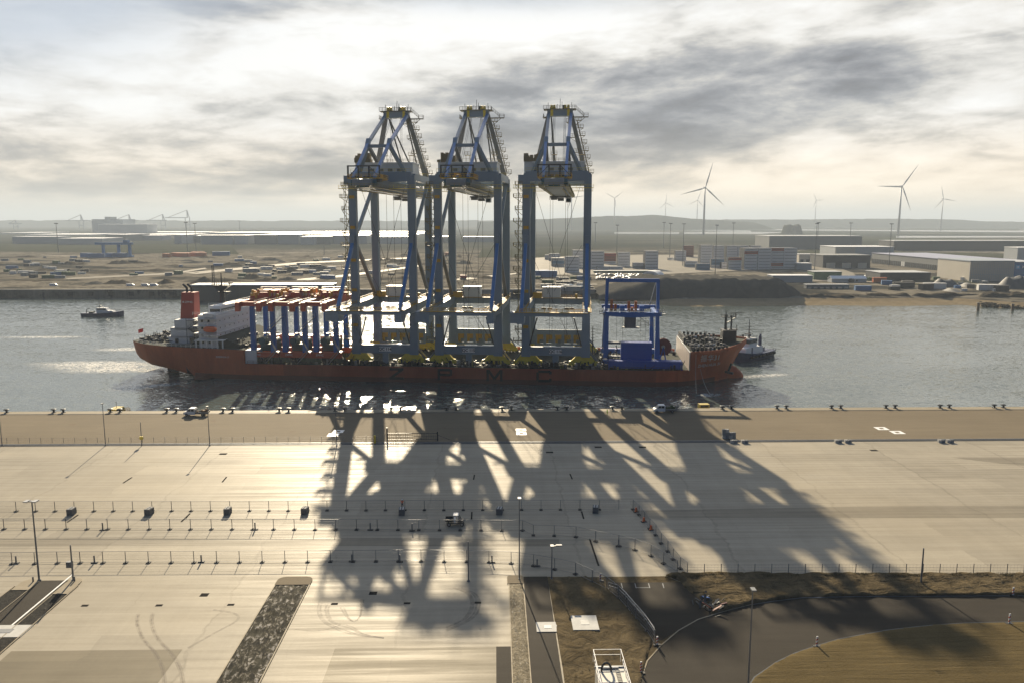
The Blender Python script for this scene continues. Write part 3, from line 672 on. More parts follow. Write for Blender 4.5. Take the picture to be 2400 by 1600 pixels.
def build_hull():
    us = [-129, -128, -126.5, -124, -121, -117, -112, -107, -102, -98, -94, -90, -84, -78, -75.0, -74.9, -60, -30, 0, 30, 60, 78, 82, 86, 89.99, 90.02, 92, 94, 96, 98, 100, 102, 104, 106, 108, 109.5, 110.5, 111.5, 113, 114.2, 115.2, 116]
    rings = []
    for u in us:
        zb, zt = interp(ZB, u), ztop(u); lv = [0, .06, .14, .25, .36, .42, .55, .7, .85, 1.0]
        zs = [zb + (zt - zb) * q for q in lv]
        if zb < -6: zs = [zb, zb + .7, zb + 1.6, -5.6, -4.4, -3.2, -2.6, -1.0, 0.0 if zt < 2 else 1.0, zt]
        if zb < -6 and zt > 2: zs = [zb, zb + .7, zb + 1.6, -5.6, -4.4, -3.2, -1.0, 1.2, 4.2, zt]
        near = [(u, VC - hb(u, z), z) for z in zs]; far = [(u, VC + hb(u, z), z) for z in zs]
        rings.append(near[::-1] + far)
    mb = MB().loft(rings)
    # bulbous forefoot
    rr = []
    for u, cz, r in ((100, -5, 2.0), (105, -4.4, 3.0), (109, -3.6, 3.4), (112, -3.9, 2.8), (114, -4.3, 1.8), (115.2, -4.5, .5)):
        rr.append([(u, VC + r * .8 * math.cos(a), cz + r * 1.1 * math.sin(a)) for a in [2 * math.pi * i / 12 for i in range(12)]])
    mb.loft(rr)
    o = ship_part(mb, 'hull', REDH); me = o.data; me.materials.append(REDD); me.materials.append(DECKG); me.materials.append(mat('hull_mid_red', (.30, .072, .032), .65, 0, .32, .22, streak=True))  # last slot: darker red for the middle stretch of the hull
    for p in me.polygons:
        cz = p.center.z - 5
        if cz < -3.3 and p.center.x < 100: p.material_index = 1
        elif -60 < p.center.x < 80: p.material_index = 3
        if abs(p.normal.z) > .9 and cz > 0: p.material_index = 2
    return o
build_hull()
def bulwark(name, us, h, side, m, th=.25, z0=0.0):
    mb = MB(); rg = []
    for u in us:
        z = ztop(u) + z0; v = VC + side * hb(u, z); rg.append([(u, v, z - .3), (u, v, z + h), (u, v - side * th, z + h), (u, v - side * th, z - .3)])
    mb.loft(rg); return ship_part(mb, name, m)
bw_f = [90.1, 94, 98, 102, 106, 109, 111.5, 113.5, 115, 116]
bulwark('bulwark', bw_f, .7, -1, REDH); bulwark('bulwark', bw_f, .7, 1, REDH)
bw_s = [-129, -127, -124, -120, -114, -108]
# forecastle bulkhead, white and stained
ship_part(MB().box(89.6, 89.98, .6, 42.4, 1.0, 7.5), 'forecastle_bulkhead', mat('stained_bulkhead_paint', (.34, .29, .26), .6, 0, .3, .3, streak=True))
cap = MB(); cap.bar((89.8, .3, 7.6), (89.8, 42.7, 7.6), .4, .25); ship_part(cap, 'bulkhead_rail', GALV)
# letters along the side
def hull_text(s, size, u, z, m, bold=0.0, wide=1.0, name='lettering', off=.06):
    o = text_mesh(name, s, size, m, SHIP, (0, 0, 0), (0, 0, 0), .03, 1, bold)
    for v in o.data.vertices:
        uu, zz = u + v.co.x * wide, z + v.co.y; d = v.co.z
        v.co = (sq(uu), VC - hb(uu, zz) - off - d, zz + 5)
    return o
TXT = mat('faded_dark_lettering', (.012, .012, .016), .6, 0, .35, .6)
STROKES = {'Z': [((-2.6, 1.7), (2.6, 1.7)), ((-2.6, -1.7), (2.6, -1.7)), ((2.0, 1.5), (-2.0, -1.5))], 'P': [((-2.3, -2.1), (-2.3, 2.1)), ((-2.3, 1.7), (2.0, 1.7)), ((-2.3, -.1), (2.0, -.1)), ((2.2, 1.9), (2.2, -.3))],
           'M': [((-2.5, -2.1), (-2.5, 2.1)), ((2.5, -2.1), (2.5, 2.1)), ((-2.3, 1.9), (0, -1.3)), ((2.3, 1.9), (0, -1.3))], 'C': [((-2.1, 1.7), (2.3, 1.7)), ((-2.1, -1.7), (2.3, -1.7)), ((-2.3, -1.5), (-2.3, 1.5)), ((2.3, 1.8), (2.3, .8)), ((2.3, -1.8), (2.3, -.8))]}
for ch, px in (('Z', 929.5), ('P', 1043), ('M', 1159), ('C', 1275)):
    mb = MB(); u_ = PV(px, 877, 0)[0]
    for i, (a, b) in enumerate(STROKES[ch]):
        dx, dz = b[0] - a[0], b[1] - a[1]; L_ = math.hypot(dx, dz); nx_, nz_ = -dz / L_ * .46, dx / L_ * .46
        mb.prism([(u_ + a[0] + nx_, -1.75 + a[1] + nz_), (u_ + a[0] - nx_, -1.75 + a[1] - nz_), (u_ + b[0] - nx_, -1.75 + b[1] - nz_), (u_ + b[0] + nx_, -1.75 + b[1] + nz_)], -.12 - i * .005, .1, 'y')
    ship_part(mb, 'lettering', TXT)
hull_text('振华31', 3.0, 98.5, 5.0, OFFW, .0, .95, off=.25); hull_text('ZHEN HUA 31', 1.7, 98.5, 2.2, OFFW, .0, .95, off=.3)
hull_text('ZHENHUA 31', 1.0, PV(516, 838, 0)[0], 3.4, OFFW, .0)
an = MB(); an.tube((107.6, 8.2, 2.6), (106.6, 9.2, -.6), .5, .5); an.bar((105.4, 9.3, -.6), (108.2, 7.6, -.9), 1.1, .8); ship_part(an, 'anchor', DKST)
# rudder and skeg
rd = MB(); rd.box(-121.5, -116.5, VC - .5, VC + .5, -9, -2.9); ship_part(rd, 'rudder', REDD)
sk = MB(); sk.box(-113, -101, VC - .7, VC + .7, -9, -4.6); ship_part(sk, 'skeg', REDD)
# main deck plating details along the near edge
def deck_clutter():
    rnd = random.Random(11)
    mb = MB(); my = MB(); mw = MB()
    for _ in range(520):
        u = rnd.uniform(-73, 88); v = rnd.choice((rnd.uniform(.8, 5), rnd.uniform(.8, 8), rnd.uniform(34, 42))); a, b, c = rnd.uniform(.2, 1.3), rnd.uniform(.2, 1.0), rnd.uniform(.4, 2.2)
        (mb if rnd.random() < .75 else (my if rnd.random() < .5 else mw)).box(u - a / 2, u + a / 2, v - b / 2, v + b / 2, 1, 1 + c)
    for _ in range(120):
        u = rnd.uniform(-72, 88); v = rnd.uniform(.8, 5); mb.tube((u, v, 1.3), (u + rnd.uniform(-3, 3), v + rnd.uniform(0, 2), rnd.uniform(2, 4.2)), .12, n=5)
    mb.rail([(-74, .5, 1), (89, .5, 1)], 1.1, 2.2, .09)
    for o, m, n in ((mb, DKST, 'deck_fittings'), (my, mat('deck_yellow_gear', (.30, .27, .06), .6, 0, .3, 1), 'deck_fittings'), (mw, GALV, 'deck_fittings')):
        p = ship_part(o, n, m); p['kind'] = 'stuff'; p['label'] = 'small dark fittings, pipes and lashings along the deck'
deck_clutter()
# far side coaming
ship_part(MB().box(-74, 89, 42.3, 42.7, 1, 2.3), 'bulwark', REDH)
# superstructure
def blk(name, xl, xr, yt, v0, v1, zb, m, parent=None, dz=0):
    u0, zt = PV(xl, yt, v0); u1, _ = PV(xr, yt, v0)
    return ship_part(MB().box(u0, u1, v0, v1, zb, zt + dz), name, m, parent=parent), (u0, u1, zt + dz)
house, (hu0, hu1, hz) = blk('accommodation_house', 463, 506, 739, 2.2, 38, 6.3, OFFW)
br, (bu0, bu1, bz) = blk('bridge', 488, 515, 718, 8, 35, hz - .3, WHITE)
wn = MB(); wn.box(bu0 + .6, bu1 + .06, 7.94, 8.1, bz - 2.2, bz - 1.1); wn.box(bu1 - .1, bu1 + .06, 9, 36, bz - 2.2, bz - 1.1); ship_part(wn, 'bridge_window', GLASS, parent=br, )
wing = MB(); wing.box(bu0 + 1, bu1, 1.2, 8.2, bz - 3.4, bz - 2.2); wing.box(bu0 + 1, bu1, 36.8, 42.5, bz - 3.4, bz - 2.2); ship_part(wing, 'bridge_wing', WHITE)
pw = MB()
for k in range(5):
    zz = 8.0 + k * 2.7
    if zz > hz - 1: break
    for i in range(9): pw.box(hu1 - .05, hu1 + .04, 5 + i * 4.1, 5.5 + i * 4.1, zz, zz + .5)
    for i in range(2): pw.box(hu0 + 1.2 + i * 2.6, hu0 + 2.0 + i * 2.6, 2.12, 2.25, zz, zz + .9)
ship_part(pw, 'porthole_rows', GLASS)
for k in range(1, 5):
    zz = 6.3 + k * 2.75
    if zz < hz: ship_part(MB().box(hu0 - 1.6, hu1 + .35, 1.0, 38.6, zz, zz + .22), 'deck_ledge', OFFW)
rl = MB(); rl.rail([(hu0 - 1.4, 1.1, hz + .1), (hu1 + .2, 1.1, hz + .1), (hu1 + .2, 37.8, hz + .1)], 1.1, 2, .08); rl.rail([(bu0, 8.2, bz), (bu1, 8.2, bz), (bu1, 36.8, bz)], 1.1, 2, .08); ship_part(rl, 'railing', WHITE)
# lower deck house with sloped dark canvas in front of it
blk('deck_house', 511.6, 530, 806, 4, 39, 6.3, DECKG)
cv = MB(); cv.prism([(hu1 + .1, 6.2), (hu1 + .1, 10.5), (hu1 + 8.5, 7.6), (hu1 + 8.5, 6.2)], 3, 40, 'y'); ship_part(cv, 'hatch_cover', DECKG)
cn = MB(); u0, z0 = PV(457, 796, 1.2); u1, _ = PV(524, 796, 1.2); cn.box(u0, u1, .8, 4.5, z0 - .35, z0)
for i in range(6): uu = u0 + .4 + (u1 - u0 - .8) * i / 5; cn.box(uu - .2, uu + .2, .9, 1.3, 6.2, z0 - .3)
ship_part(cn, 'walkway_canopy', WHITE)
# lifeboat in its davits
u0, zt = PV(477, 765, .6); u1, zl = PV(508, 780, .6); L = u1 - u0; rg = []
for q, r in ((0, .25), (.08, .75), (.25, 1), (.75, 1), (.92, .75), (1, .25)):
    rg.append([(u0 + L * q, .6 + 1.5 * r * math.cos(a), (zt + zl) / 2 + (zt - zl) / 2 * r * (math.sin(a) if math.sin(a) > 0 else math.sin(a) * .9)) for a in [2 * math.pi * i / 12 for i in range(12)]])
lb = ship_part(MB().loft(rg), 'lifeboat', ORANGE, smooth=True)
dv = MB()
for q in (.15, .85): uu = u0 + L * q; dv.bar((uu, 2.3, zl - 2.5), (uu, 2.3, zt + 1.6), .35); dv.bar((uu, 2.4, zt + 1.5), (uu, .2, zt + 1.1), .3)
dv.box(u0 - .4, u1 + .4, -.2, 2.5, zl - 1.1, zl - .8); ship_part(dv, 'davit', WHITE)
# aft casing, funnel and stairs
for xl, xr, yt, zb in ((395, 444, 788, 6.4), (399, 452, 768, 9), (408, 460, 750, 12)): blk('engine_casing', xl, xr, yt, 9, 34, zb, OFFW, dz=0)
fu0, fz = PV(424, 686, 13); fu1, _ = PV(457, 686, 13); fb0, fbz = PV(422, 752, 13); fb1, _ = PV(460, 752, 13)
fn = MB(); fn.loft([[(fb0, 13, fbz - 1), (fb1 - .9, 13, fbz - 1), (fb1 - .9, 18, fbz - 1), (fb0, 18, fbz - 1)], [(fu0, 13.4, fz), (fu1 - .6, 13.4, fz), (fu1 - .6, 17.6, fz), (fu0, 17.6, fz)]]); FN = ship_part(fn, 'funnel', REDF)
pp = MB()
for dx, vv in ((.6, 15), (1.7, 16.4)): pp.tube((fu0 + 1 + dx, vv, fz - .3), (fu0 + .8 + dx, vv, fz + 1.9), .5, .45); pp.tube((fu0 + .8 + dx, vv, fz + 1.8), (fu0 - .6 + dx, vv, fz + 3.0), .48, .45)
ship_part(pp, 'exhaust_pipe', DKST, parent=FN)
tx = text_mesh('lettering', '★ZPMC', 1.1, WHITE, FN, ((fu0 + fu1) / 2 - .5, 13.0, fz - 3.8 + 5), (R(90) - .02, 0, 0), .02, 1.15)
tx.location.y = 13.08
st = MB(); sa = PV(430, 812, 3)[0]
for i in range(3):
    z = 6.4 + i * 3.2; a, b = (sa, sa + 5) if i % 2 == 0 else (sa + 5, sa); st.bar((a, 7.5, z), (b, 7.5, z + 3.2), .9, .15); st.box(sa - .5, sa + 5.6, 6.8, 9, z + 3.1, z + 3.25); st.rail([(a, 7.0, z), (b, 7.0, z + 3.2)], 1, 1.2, .07)
for uu in (sa - .4, sa + 2.6, sa + 5.4): st.bar((uu, 6.9, 6.3), (uu, 6.9, 17), .18)
ship_part(st, 'outside_stair', MDST)
# mast on the bridge roof
mu, _ = PV(521, 700, 22); _, mz = PV(521, 640, 22); z1_ = PV(521, 669, 22)[1]; M = MB()
M.tube((mu, 22, bz - .2), (mu, 22, z1_), 1.15, .7); M.tube((mu, 22, z1_), (mu, 22, mz), .35, .16)
z1 = PV(521, 669, 22)[1]; z2 = PV(521, 686, 22)[1]
M.prism([(mu - 3.6, z1), (mu + 3.8, z1), (mu + 1.2, z1 - 2.0), (mu - 1.0, z1 - 2.0)], 20.8, 23.2, 'y'); M.rail([(mu - 3.6, 20.8, z1), (mu + 3.8, 20.8, z1)], 1.1, 1, .1)
M.box(mu - 1.2, mu + 3.2, 20.5, 23.5, z2, z2 + .4); M.rail([(mu - 1.2, 20.6, z2 + .4), (mu + 3.2, 20.6, z2 + .4)], 1, 1, .1); M.bar((mu + 3.2, 22, z2), (mu + .3, 22, z2 - 2), .3)
_, za = PV(502, 622, 22)
for dx in (-3.6, -2.9): M.bar((mu + dx, 22, z1), (mu + dx, 22, za), .24)
for i in range(9): zz = z1 + (za - z1) * i / 8; M.bar((mu - 3.5, 22, zz), (mu - 3.0, 22, zz), .12)
for dx, h in ((-2.2, 3), (-1.4, 2.4), (1.5, 3.2), (3.4, 1.8)): M.bar((mu + dx, 22, z1), (mu + dx, 22, z1 + h), .12)
M.box(mu + 3, mu + 4.4, 21.5, 22.5, z1 + .6, z1 + 1.2); M.ico((mu - .5, 21.8, z2 + 2.5), .7)
ship_part(M, 'signal_mast', DKST)
# aft deck: winches, flag
def clutter(name, us, vs, z, n, seed, m=DKST, hmax=2.2, parent=None):
    rnd = random.Random(seed); mb = MB()
    for _ in range(n):
        u = rnd.uniform(*us); v = rnd.uniform(*vs); k = rnd.random()
        if k < .35: r_ = rnd.uniform(.4, .9); mb.tube((u - .7, v, z + r_), (u + .7, v, z + r_), r_, n=10)
        elif k < .7: mb.box(u - .5, u + .5, v - .5, v + .5, z, z + rnd.uniform(.5, hmax))
        else: mb.bar((u, v, z), (u + rnd.uniform(-.6, .6), v, z + rnd.uniform(1, hmax * 1.3)), .18)
    o = ship_part(mb, name, m); o['kind'] = 'stuff'; return o
clutter('mooring_gear', (-127, -108), (8, 34), 7.2, 190, 21); clutter('deck_gear', (-82, -76), (3, 38), 6.3, 60, 24, DKST, 3.2); clutter('mooring_gear', (-124, -105), (10, 30), 7.2, 18, 22, GALV, 1.6)
rl = MB(); rl.rail([(u, VC - hb(u, 7) + .4, ztop(u)) for u in (-129, -127, -122, -114, -105, -96, -86)], 1.1, 2, .08); rl.rail([(u, VC + hb(u, 7) - .4, ztop(u)) for u in (-129, -127, -122, -114, -105, -96, -86)], 1.1, 2, .08); ship_part(rl, 'railing', WHITE)
fu, fzz = PV(343, 790, 20); fp = MB(); fp.bar((fu, 20, 7), (fu - 1.2, 20, fzz + 3.6), .12); FP = ship_part(fp, 'flagpole', WHITE)
fl = MB(); fa = (fu - 1.2, 20, fzz + 3.6); rg = [[(fa[0] - 2.2 * q, 20 + .25 * math.sin(q * 7), fa[2] - .7 * q), (fa[0] - 2.1 * q, 20 + .25 * math.sin(q * 7), fa[2] - 1.5 - .7 * q)] for q in [i / 6 for i in range(7)]]
fl.loft(rg, close=False); fo = ship_part(fl, 'flag', mat('flag_red', (.75, .02, .02), .7, 0, .03, 1), parent=FP)
# step between stern block and main deck: grey bulkhead
ship_part(MB().box(-74.9, -70.5, .8, 6.5, 1.0, 6.0), 'vent_housing', OFFW)
# forecastle fittings and foremast
clutter('mooring_gear', (91, 106), (6, 37), 7.6, 120, 31, DKST, 2.6); clutter('mooring_gear', (91.5, 104), (3, 40), 7.6, 20, 33, GALV, 1.5)
for side in (-1, 1):
    f = MB()
    for i in range(9): uu = 91 + i * 1.75; v = VC + side * (hb(uu, 8) - .9); f.box(uu - .5, uu + .5, v - .25, v + .25, 7.6, 9.5)
    ship_part(f, 'bulwark_stay', DKST)
f2 = MB()
for i in range(10): vv = 24 + i * 1.9; f2.box(90.2, 91, vv - .5, vv + .5, 7.4, 9.6)
ship_part(f2, 'fairlead', DKST)
mu2, _ = PV(1700, 780, 21.5); _, mz2 = PV(1700, 728, 21.5); M = MB()
M.tube((mu2, 21.5, 8), (mu2, 21.5, mz2 - 1.6), .62, .42); M.tube((mu2, 21.5, mz2 - 1.6), (mu2, 21.5, mz2), .18, .1)
M.box(mu2 - 1.7, mu2 + 1.3, 20.6, 22.4, mz2 - 2.6, mz2 - 2.3); M.rail([(mu2 - 1.7, 20.6, mz2 - 2.3), (mu2 + 3.6, 20.6, mz2 - 2.3)], 1, 1, .1)
M.bar((mu2, 21.5, mz2 - 5.0), (mu2 + 3.6, 21.5, mz2 - 2.6), .25); M.bar((mu2, 21.5, mz2 - 2.4), (mu2 + 3.8, 21.5, mz2 - 2.4), .3); M.bar((mu2 + 3.6, 21.5, mz2 - 2.4), (mu2 + 3.6, 21.5, mz2 - 1.0), .4); M.bar((mu2 + 1.2, 21.5, mz2 - .95), (mu2 + 6, 21.5, mz2 - .85), .22)
ship_part(M, 'foremast', DKST)
M = MB(); M.box(mu2 - 1.4, mu2 + 3.4, 18.5, 24.5, 7.8, 13.2); M.tube((mu2 + 2, 21, 13), (mu2 + 2, 21, 18.6), .35, .3); M.bar((mu2 + 4, 21, 9), (mu2 + 4, 21, 15), .2); M.box(mu2 + 1, mu2 + 4.5, 20, 22, 13.1, 13.4); ship_part(M, 'windlass_house', DKST)
# towing lines hanging from the bow
for a, b in (((1630, 828), (1632, 922)), ((1640, 862), (1665, 925))):
    u0, z0 = PV(a[0], a[1], 1.5); p = G(b[0], b[1], -5); q = p - Vector((O.x, O.y, 0)); e = (q.dot(EU), q.dot(EV)); mb = MB(); prev = None
    for i in range(13):
        s = i / 12; pt = (u0 + (e[0] - u0) * s, -.2 + (e[1] + .2) * s ** 1.3, z0 + (-4.9 - z0) * s - 1.2 * math.sin(math.pi * s)); 
        if prev: mb.tube(prev, pt, .06, n=5)
        prev = pt
    ship_part(mb, 'towing_line', TANLT)
# ------------------------------------------------------------------ ship-to-shore gantry cranes
def quay_crane(uc, num, label):
    p = S(uc, 6.0, 1.0); root = empty('quay_crane', p, -TH, label, 'gantry crane', 'tall quay cranes standing on the ship')
    W = 11.0; FY = 30.5
    def P(mb, name, m, parent=root, smooth=False): return mb.build(name, m, parent, smooth)
    # legs
    for sx in (-1, 1):
        for y in (0, FY):
            mb = MB(); mb.bar((sx * W, y, 3.6), (sx * W, y, 21), 3.3, 2.6, 2.75, 2.3); mb.bar((sx * W, y, 20.9), (sx * W, y, 69.2), 2.75, 2.3)
            for zz in (12, 28, 40, 52, 60): mb.box(sx * W - 1.42, sx * W + 1.42, y - 1.2, y + 1.2, zz, zz + .12)
            P(mb, 'leg', BLUEGREY)
    # sills
    for y in (0, FY):
        mb = MB(); mb.box(-W + 1.5, W - 1.5, y - 1.0, y + 1.0, 4.0, 7.0); mb.box(-W + 1.4, W - 1.4, y - 1.15, y + 1.15, 7.0, 7.15); mb.box(-1.1, 1.1, y - .7, y + .7, -.4, 4.0)
        sb = P(mb, 'sill_beam', BLUEGREY)
        if y == 0:
            pl = P(MB().box(-2.3, 2.3, -1.14, -1.01, 4.75, 6.35), 'number_sign', WHITE, sb)
            text_mesh('lettering', 'QC ' + num, 1.45, TXT, pl, (0, -1.16, 5.55), (R(90), 0, 0), .01, 1.0, .035)
    # yellow bogies
    for sx in (-1, 1):
        for y in (0, FY):
            mb = MB(); cx = sx * W - sx * .8
            mb.prism([(cx - 2.6, 4.0), (cx + 2.6, 4.0), (cx + 4.4, 2.2), (cx + 5.2, 2.0), (cx + 5.2, 1.0), (cx + 3.6, .6), (cx + 2.2, 1.5), (cx + .4, 1.5), (cx, .9), (cx - .4, 1.5), (cx - 2.2, 1.5), (cx - 3.6, .6), (cx - 5.2, 1.0), (cx - 5.2, 2.0), (cx - 4.4, 2.2)], y - .8, y + .8, 'y')
            for k in (-4.2, -1.6, 1.6, 4.2): mb.box(cx + k - 1.1, cx + k + 1.1, y - .95, y + .95, .55, 1.35)
            b = P(mb, 'bogie', YELG)
            wh = MB()
            for k in (-4.9, -3.5, -2.2, -.9, .9, 2.2, 3.5, 4.9): wh.tube((cx + k, y - .5, .35), (cx + k, y + .5, .35), .45, n=10)
            P(wh, 'wheels', DKST, b)
    # sea-fastening braces at the foot and lattice frame at the far sill
    fb = MB()
    for sx in (-1, 1):
        fb.tube((sx * (W + 1.2), -.3, 5.5), (sx * (W + 6.0), -.3, -.5), .3); fb.tube((sx * (W + 1.2), -.2, 4.2), (sx * (W + .3), -.2, -.5), .3); fb.tube((sx * (W + 6.0), 4, -.5), (sx * (W + 1.0), 1.3, 6.0), .3)
        fb.tube((sx * (W + 1.2), FY, 6), (sx * (W + 5.5), FY, -.5), .3)
    split_build(fb, 'lashing_brace', MDST, root)
    fr = MB(); fr.box(-9.4, 9.4, FY - 3.0, FY - 2.0, 7.6, 9.6)
    for i in range(6): x = -9.2 + i * 3.68; fr.box(x - .55, x + .55, FY - 2.9, FY - 2.1, 3.8, 7.6)
    fr.box(-9.6, 9.6, FY - 2.8, FY - 2.2, 3.2, 4.0); P(fr, 'fastening_frame', BLUEGREY)
    yf = MB(); 
    for i in range(5): x = -7.36 + i * 3.68; yf.box(x - 1.5, x + 1.5, FY - 1.9, FY - 1.4, 5.6, 7.5); yf.box(x - 1.5, x - .3, FY - 1.8, FY - 1.4, 4.2, 5.6)
    split_build(yf, 'cable_guide', YEL, root)
    # portal: side beams that reach out towards the quay, cross ties
    for sx in (-1, 1):
        mb = MB(); xx = sx * (W + .0)
        mb.prism([(-25.6, 18.6), (-25.6, 22.6), (FY + 4, 22.6), (FY + 4, 20.2), (1.6, 19.6), (-1.6, 19.6), (-18, 20.4), (-20.5, 18.6)], xx - 1.2, xx + 1.2, 'x')
        sbm = P(mb, 'portal_beam', BLUEGREY if sx else BLUEGREY)
        rl = MB(); rl.rail([(xx - sx * 1.15, -25.4, 22.6), (xx - sx * 1.15, FY, 22.6)], 1.15, 2.2, .1); rl.rail([(xx + sx * 1.3, -25.4, 22.6), (xx + sx * 1.3, FY + 3, 22.6)], 1.15, 2.2, .1); rl.box(xx + sx * 1.2 - .6, xx + sx * 1.2 + .6, -25, FY, 22.62, 22.72)
        P(rl, 'railing', YEL, sbm)
    tb = MB(); tb.box(-W + 1.2, W - 1.2, -25.4, -23.9, 21.2, 22.4); T1 = P(tb, 'tie_beam', BLUEGREY)
    rl = MB(); rl.rail([(-W, -25.3, 22.45), (W, -25.3, 22.45)], 1.15, 2, .1); rl.rail([(-W, -23.6, 22.45), (W, -23.6, 22.45)], 1.15, 2, .1); rl.box(-W - 2, W + .8, -25.8, -23.4, 22.42, 22.56); P(rl, 'railing', YEL, T1)
    eb = MB(); eb.box(-W - 3.6, -W - 1.2, -25.2, -21, 18.8, 22.4); P(eb, 'end_box', BLUEGREY)
    tb = MB(); tb.box(-W + 1.2, W - 1.2, FY - 1.2, FY + 1.2, 19.8, 22.2); T2 = P(tb, 'tie_beam', BLUEGREY)
    rl = MB(); rl.rail([(-W, FY - 1.3, 22.25), (W, FY - 1.3, 22.25)], 1.15, 2, .1); rl.box(-W, W, FY - 2.2, FY - 1.2, 22.2, 22.34); rl.box(-W + .6, -W + 4.2, FY - 2.6, FY - 1.4, 22.3, 24.6); rl.box(W - 4.4, W - 3.6, FY - 2.4, FY - 1.4, 22.3, 24.0); P(rl, 'railing', YEL, T2)
    eh = MB(); eh.box(-6.6, .6, FY - 1.5, FY + 2.5, 22.4, 26.4); EH = P(eh, 'electrical_house', OFFW); P(MB().box(-6.8, .8, FY - 1.7, FY + 2.7, 26.4, 26.6), 'roof', WHITE, EH)
    pf = MB()
    for i, x in enumerate((-6, -3.6, 3.2, 5.2)): pf.box(x - .9, x + .9, FY - 1.9, FY - .9, 17.6, 18.4); pf.bar((x, FY - 1.4, 18.3), (x, FY - 1.4, 19.9), .14)
    split_build(pf, 'floodlight', DKST, root)
    # K braces in the side frames
    for sx in (-1, 1):
        x = sx * W
        for a, b, m in (((x, .9, 46.2), (x, FY - 1, 67), BLUEGREY), ((x, .9, 45.6), (x, FY - 1, 22.6), MDST), ((x, -1.0, 45.8), (x, -22.5, 22.4), SKYBLUE)):
            P(MB().bar(a, b, 1.15, 1.15), 'brace', m)
        P(MB().box(x - .8, x + .8, -2.6, 2.6, 44.0, 47.8), 'gusset', BLUEGREY)
    # top frame
    for y in (0, FY):
        mb = MB(); mb.box(-W - .2, W + .2, y - 1.3, y + 1.3, 66.6, 70.2) if y else mb.box(-W - .2, W + .2, y - 1.3, y + 1.3, 66.9, 70.4); mb.box(-W - 2.9, -W - .3, y - 1.2, y + 1.2, 66.0, 69.2); P(mb, 'top_beam', BLUEGREY)
        wk = MB(); wk.box(-W - 4.6, W + 2.0, y - 2.4, y - 1.4, 64.4, 64.6); wk.rail([(-W - 4.5, y - 2.4, 64.6), (W + 2.0, y - 2.4, 64.6)], 1.1, 2, .09); wk.rail([(-W - .2, y - 1.2, 70.45), (W + .2, y - 1.2, 70.45)], 1.1, 2, .09); P(wk, 'walkway', YELG)
    for sx in (-1, 1): P(MB().box(sx * W - 1.1, sx * W + 1.1, 1.35, FY - 1.35, 67.4, 69.9), 'top_beam', BLUEGREY)
    # main girder and boom
    gb = MB(); gb.prism([(-27, 64.6), (-27, 66.6), (-20, 67.3), (92, 66.4), (96, 65.6), (96, 64.2), (34, 63.2), (-18, 63.4)], -3.2, 3.2, 'x'); GB = P(gb, 'boom_girder', mat('girder_grey_paint', (.22, .25, .28), .45, 0, .12, .2))
    gw = MB()
    for sx in (-1, 1):
        gw.box(sx * 4.2 - .7, sx * 4.2 + .7, -28, 94, 63.8, 63.95); gw.rail([(sx * 4.9, -28, 63.95), (sx * 4.9, 94, 63.95)], 1.1, 2.2, .09)
        for i in range(24): y = -26 + i * 5; gw.bar((sx * 2.6, y, 64.9), (sx * 4.9, y, 63.85), .16)
        gw.box(sx * 2.9 - .25, sx * 2.9 + .25, -26, 92, 63.0, 63.3)
    gw.box(-4.9, 4.9, -29.5, -28, 63.8, 63.95); gw.rail([(-4.9, -29.4, 63.95), (4.9, -29.4, 63.95)], 1.1, 1.6, .1)
    P(gw, 'girder_walkway', mat('walkway_brown_yellow', (.26, .22, .09), .6, 0, .3, .4), GB)
    rnd = random.Random(int(num))
    # rope sheaves and winch cluster on the tail of the girder
    tl = MB(); td = MB(); tt = MB()
    tl.box(-5.6, 5.6, -24, -13, 66.9, 67.3); tl.rail([(-5.6, -24, 67.3), (5.6, -24, 67.3), (5.6, -13, 67.3)], 1.1, 1.5, .12); tl.rail([(-5.6, -13, 67.3), (-5.6, -24, 67.3)], 1.1, 1.5, .12)
    for _ in range(26):
        x, y, z = rnd.uniform(-5, 5), rnd.uniform(-23, -13), rnd.uniform(65.2, 68.5); a, b, c = rnd.uniform(.3, 1.3), rnd.uniform(.4, 1.2), rnd.uniform(.3, 1.1)
        (tl if rnd.random() < .5 else td).box(x - a, x + a, y - b, y + b, z, z + c)
    for x in (-5.4, -1.8, 1.8, 5.4): td.box(x - .25, x + .25, -24, -23.5, 67.3, 71.3)
    td.box(-5.6, 5.6, -24.1, -23.4, 70.9, 71.3); td.bar((-5.4, -23.8, 67.4), (-1.8, -23.8, 71), .2); td.bar((1.8, -23.8, 71), (5.4, -23.8, 67.4), .2)
    tt.box(-1.9, 1.9, -26.3, -22.5, 64.0, 66.6); tt.tube((-4.2, -24, 65.6), (-2.2, -24, 65.6), 1.1, n=14); tt.tube((2.4, -24, 65.6), (4.4, -24, 65.6), 1.1, n=14)
    TR = P(tl, 'trolley_platform', YEL); P(td, 'winch_frame', DKST, TR); P(tt, 'winch_drum', mat('teal_machine_paint', (.02, .10, .14), .4, 0, .1, .6), TR)
    # operator cab and spreader trolley below the girder
    tr = MB(); tr.box(-4.2, 4.2, 34, 42, 62.2, 62.8); tr.box(-3.6, -1.2, 33, 35.4, 61.2, 62.2); tr.rail([(-4.2, 34, 61.2), (4.2, 34, 61.2)], 1, 1.5, .12); tr.box(-1, 1.4, 36, 40, 60.9, 62)
    TRO = P(tr, 'trolley', MDST); cb = MB(); cb.box(2.4, 4.4, 33, 36, 60.2, 62.2); P(cb, 'operator_cab', OFFW, TRO); P(MB().box(2.5, 4.3, 32.9, 33.0, 60.5, 61.7), 'cab_window', GLASS, TRO)
    # machinery house
    mh = MB(); mh.box(-9.2, 9.6, 9, 20, 69.9, 74.2); mh.box(-12.6, -9.4, 10, 19, 70.2, 75.6)
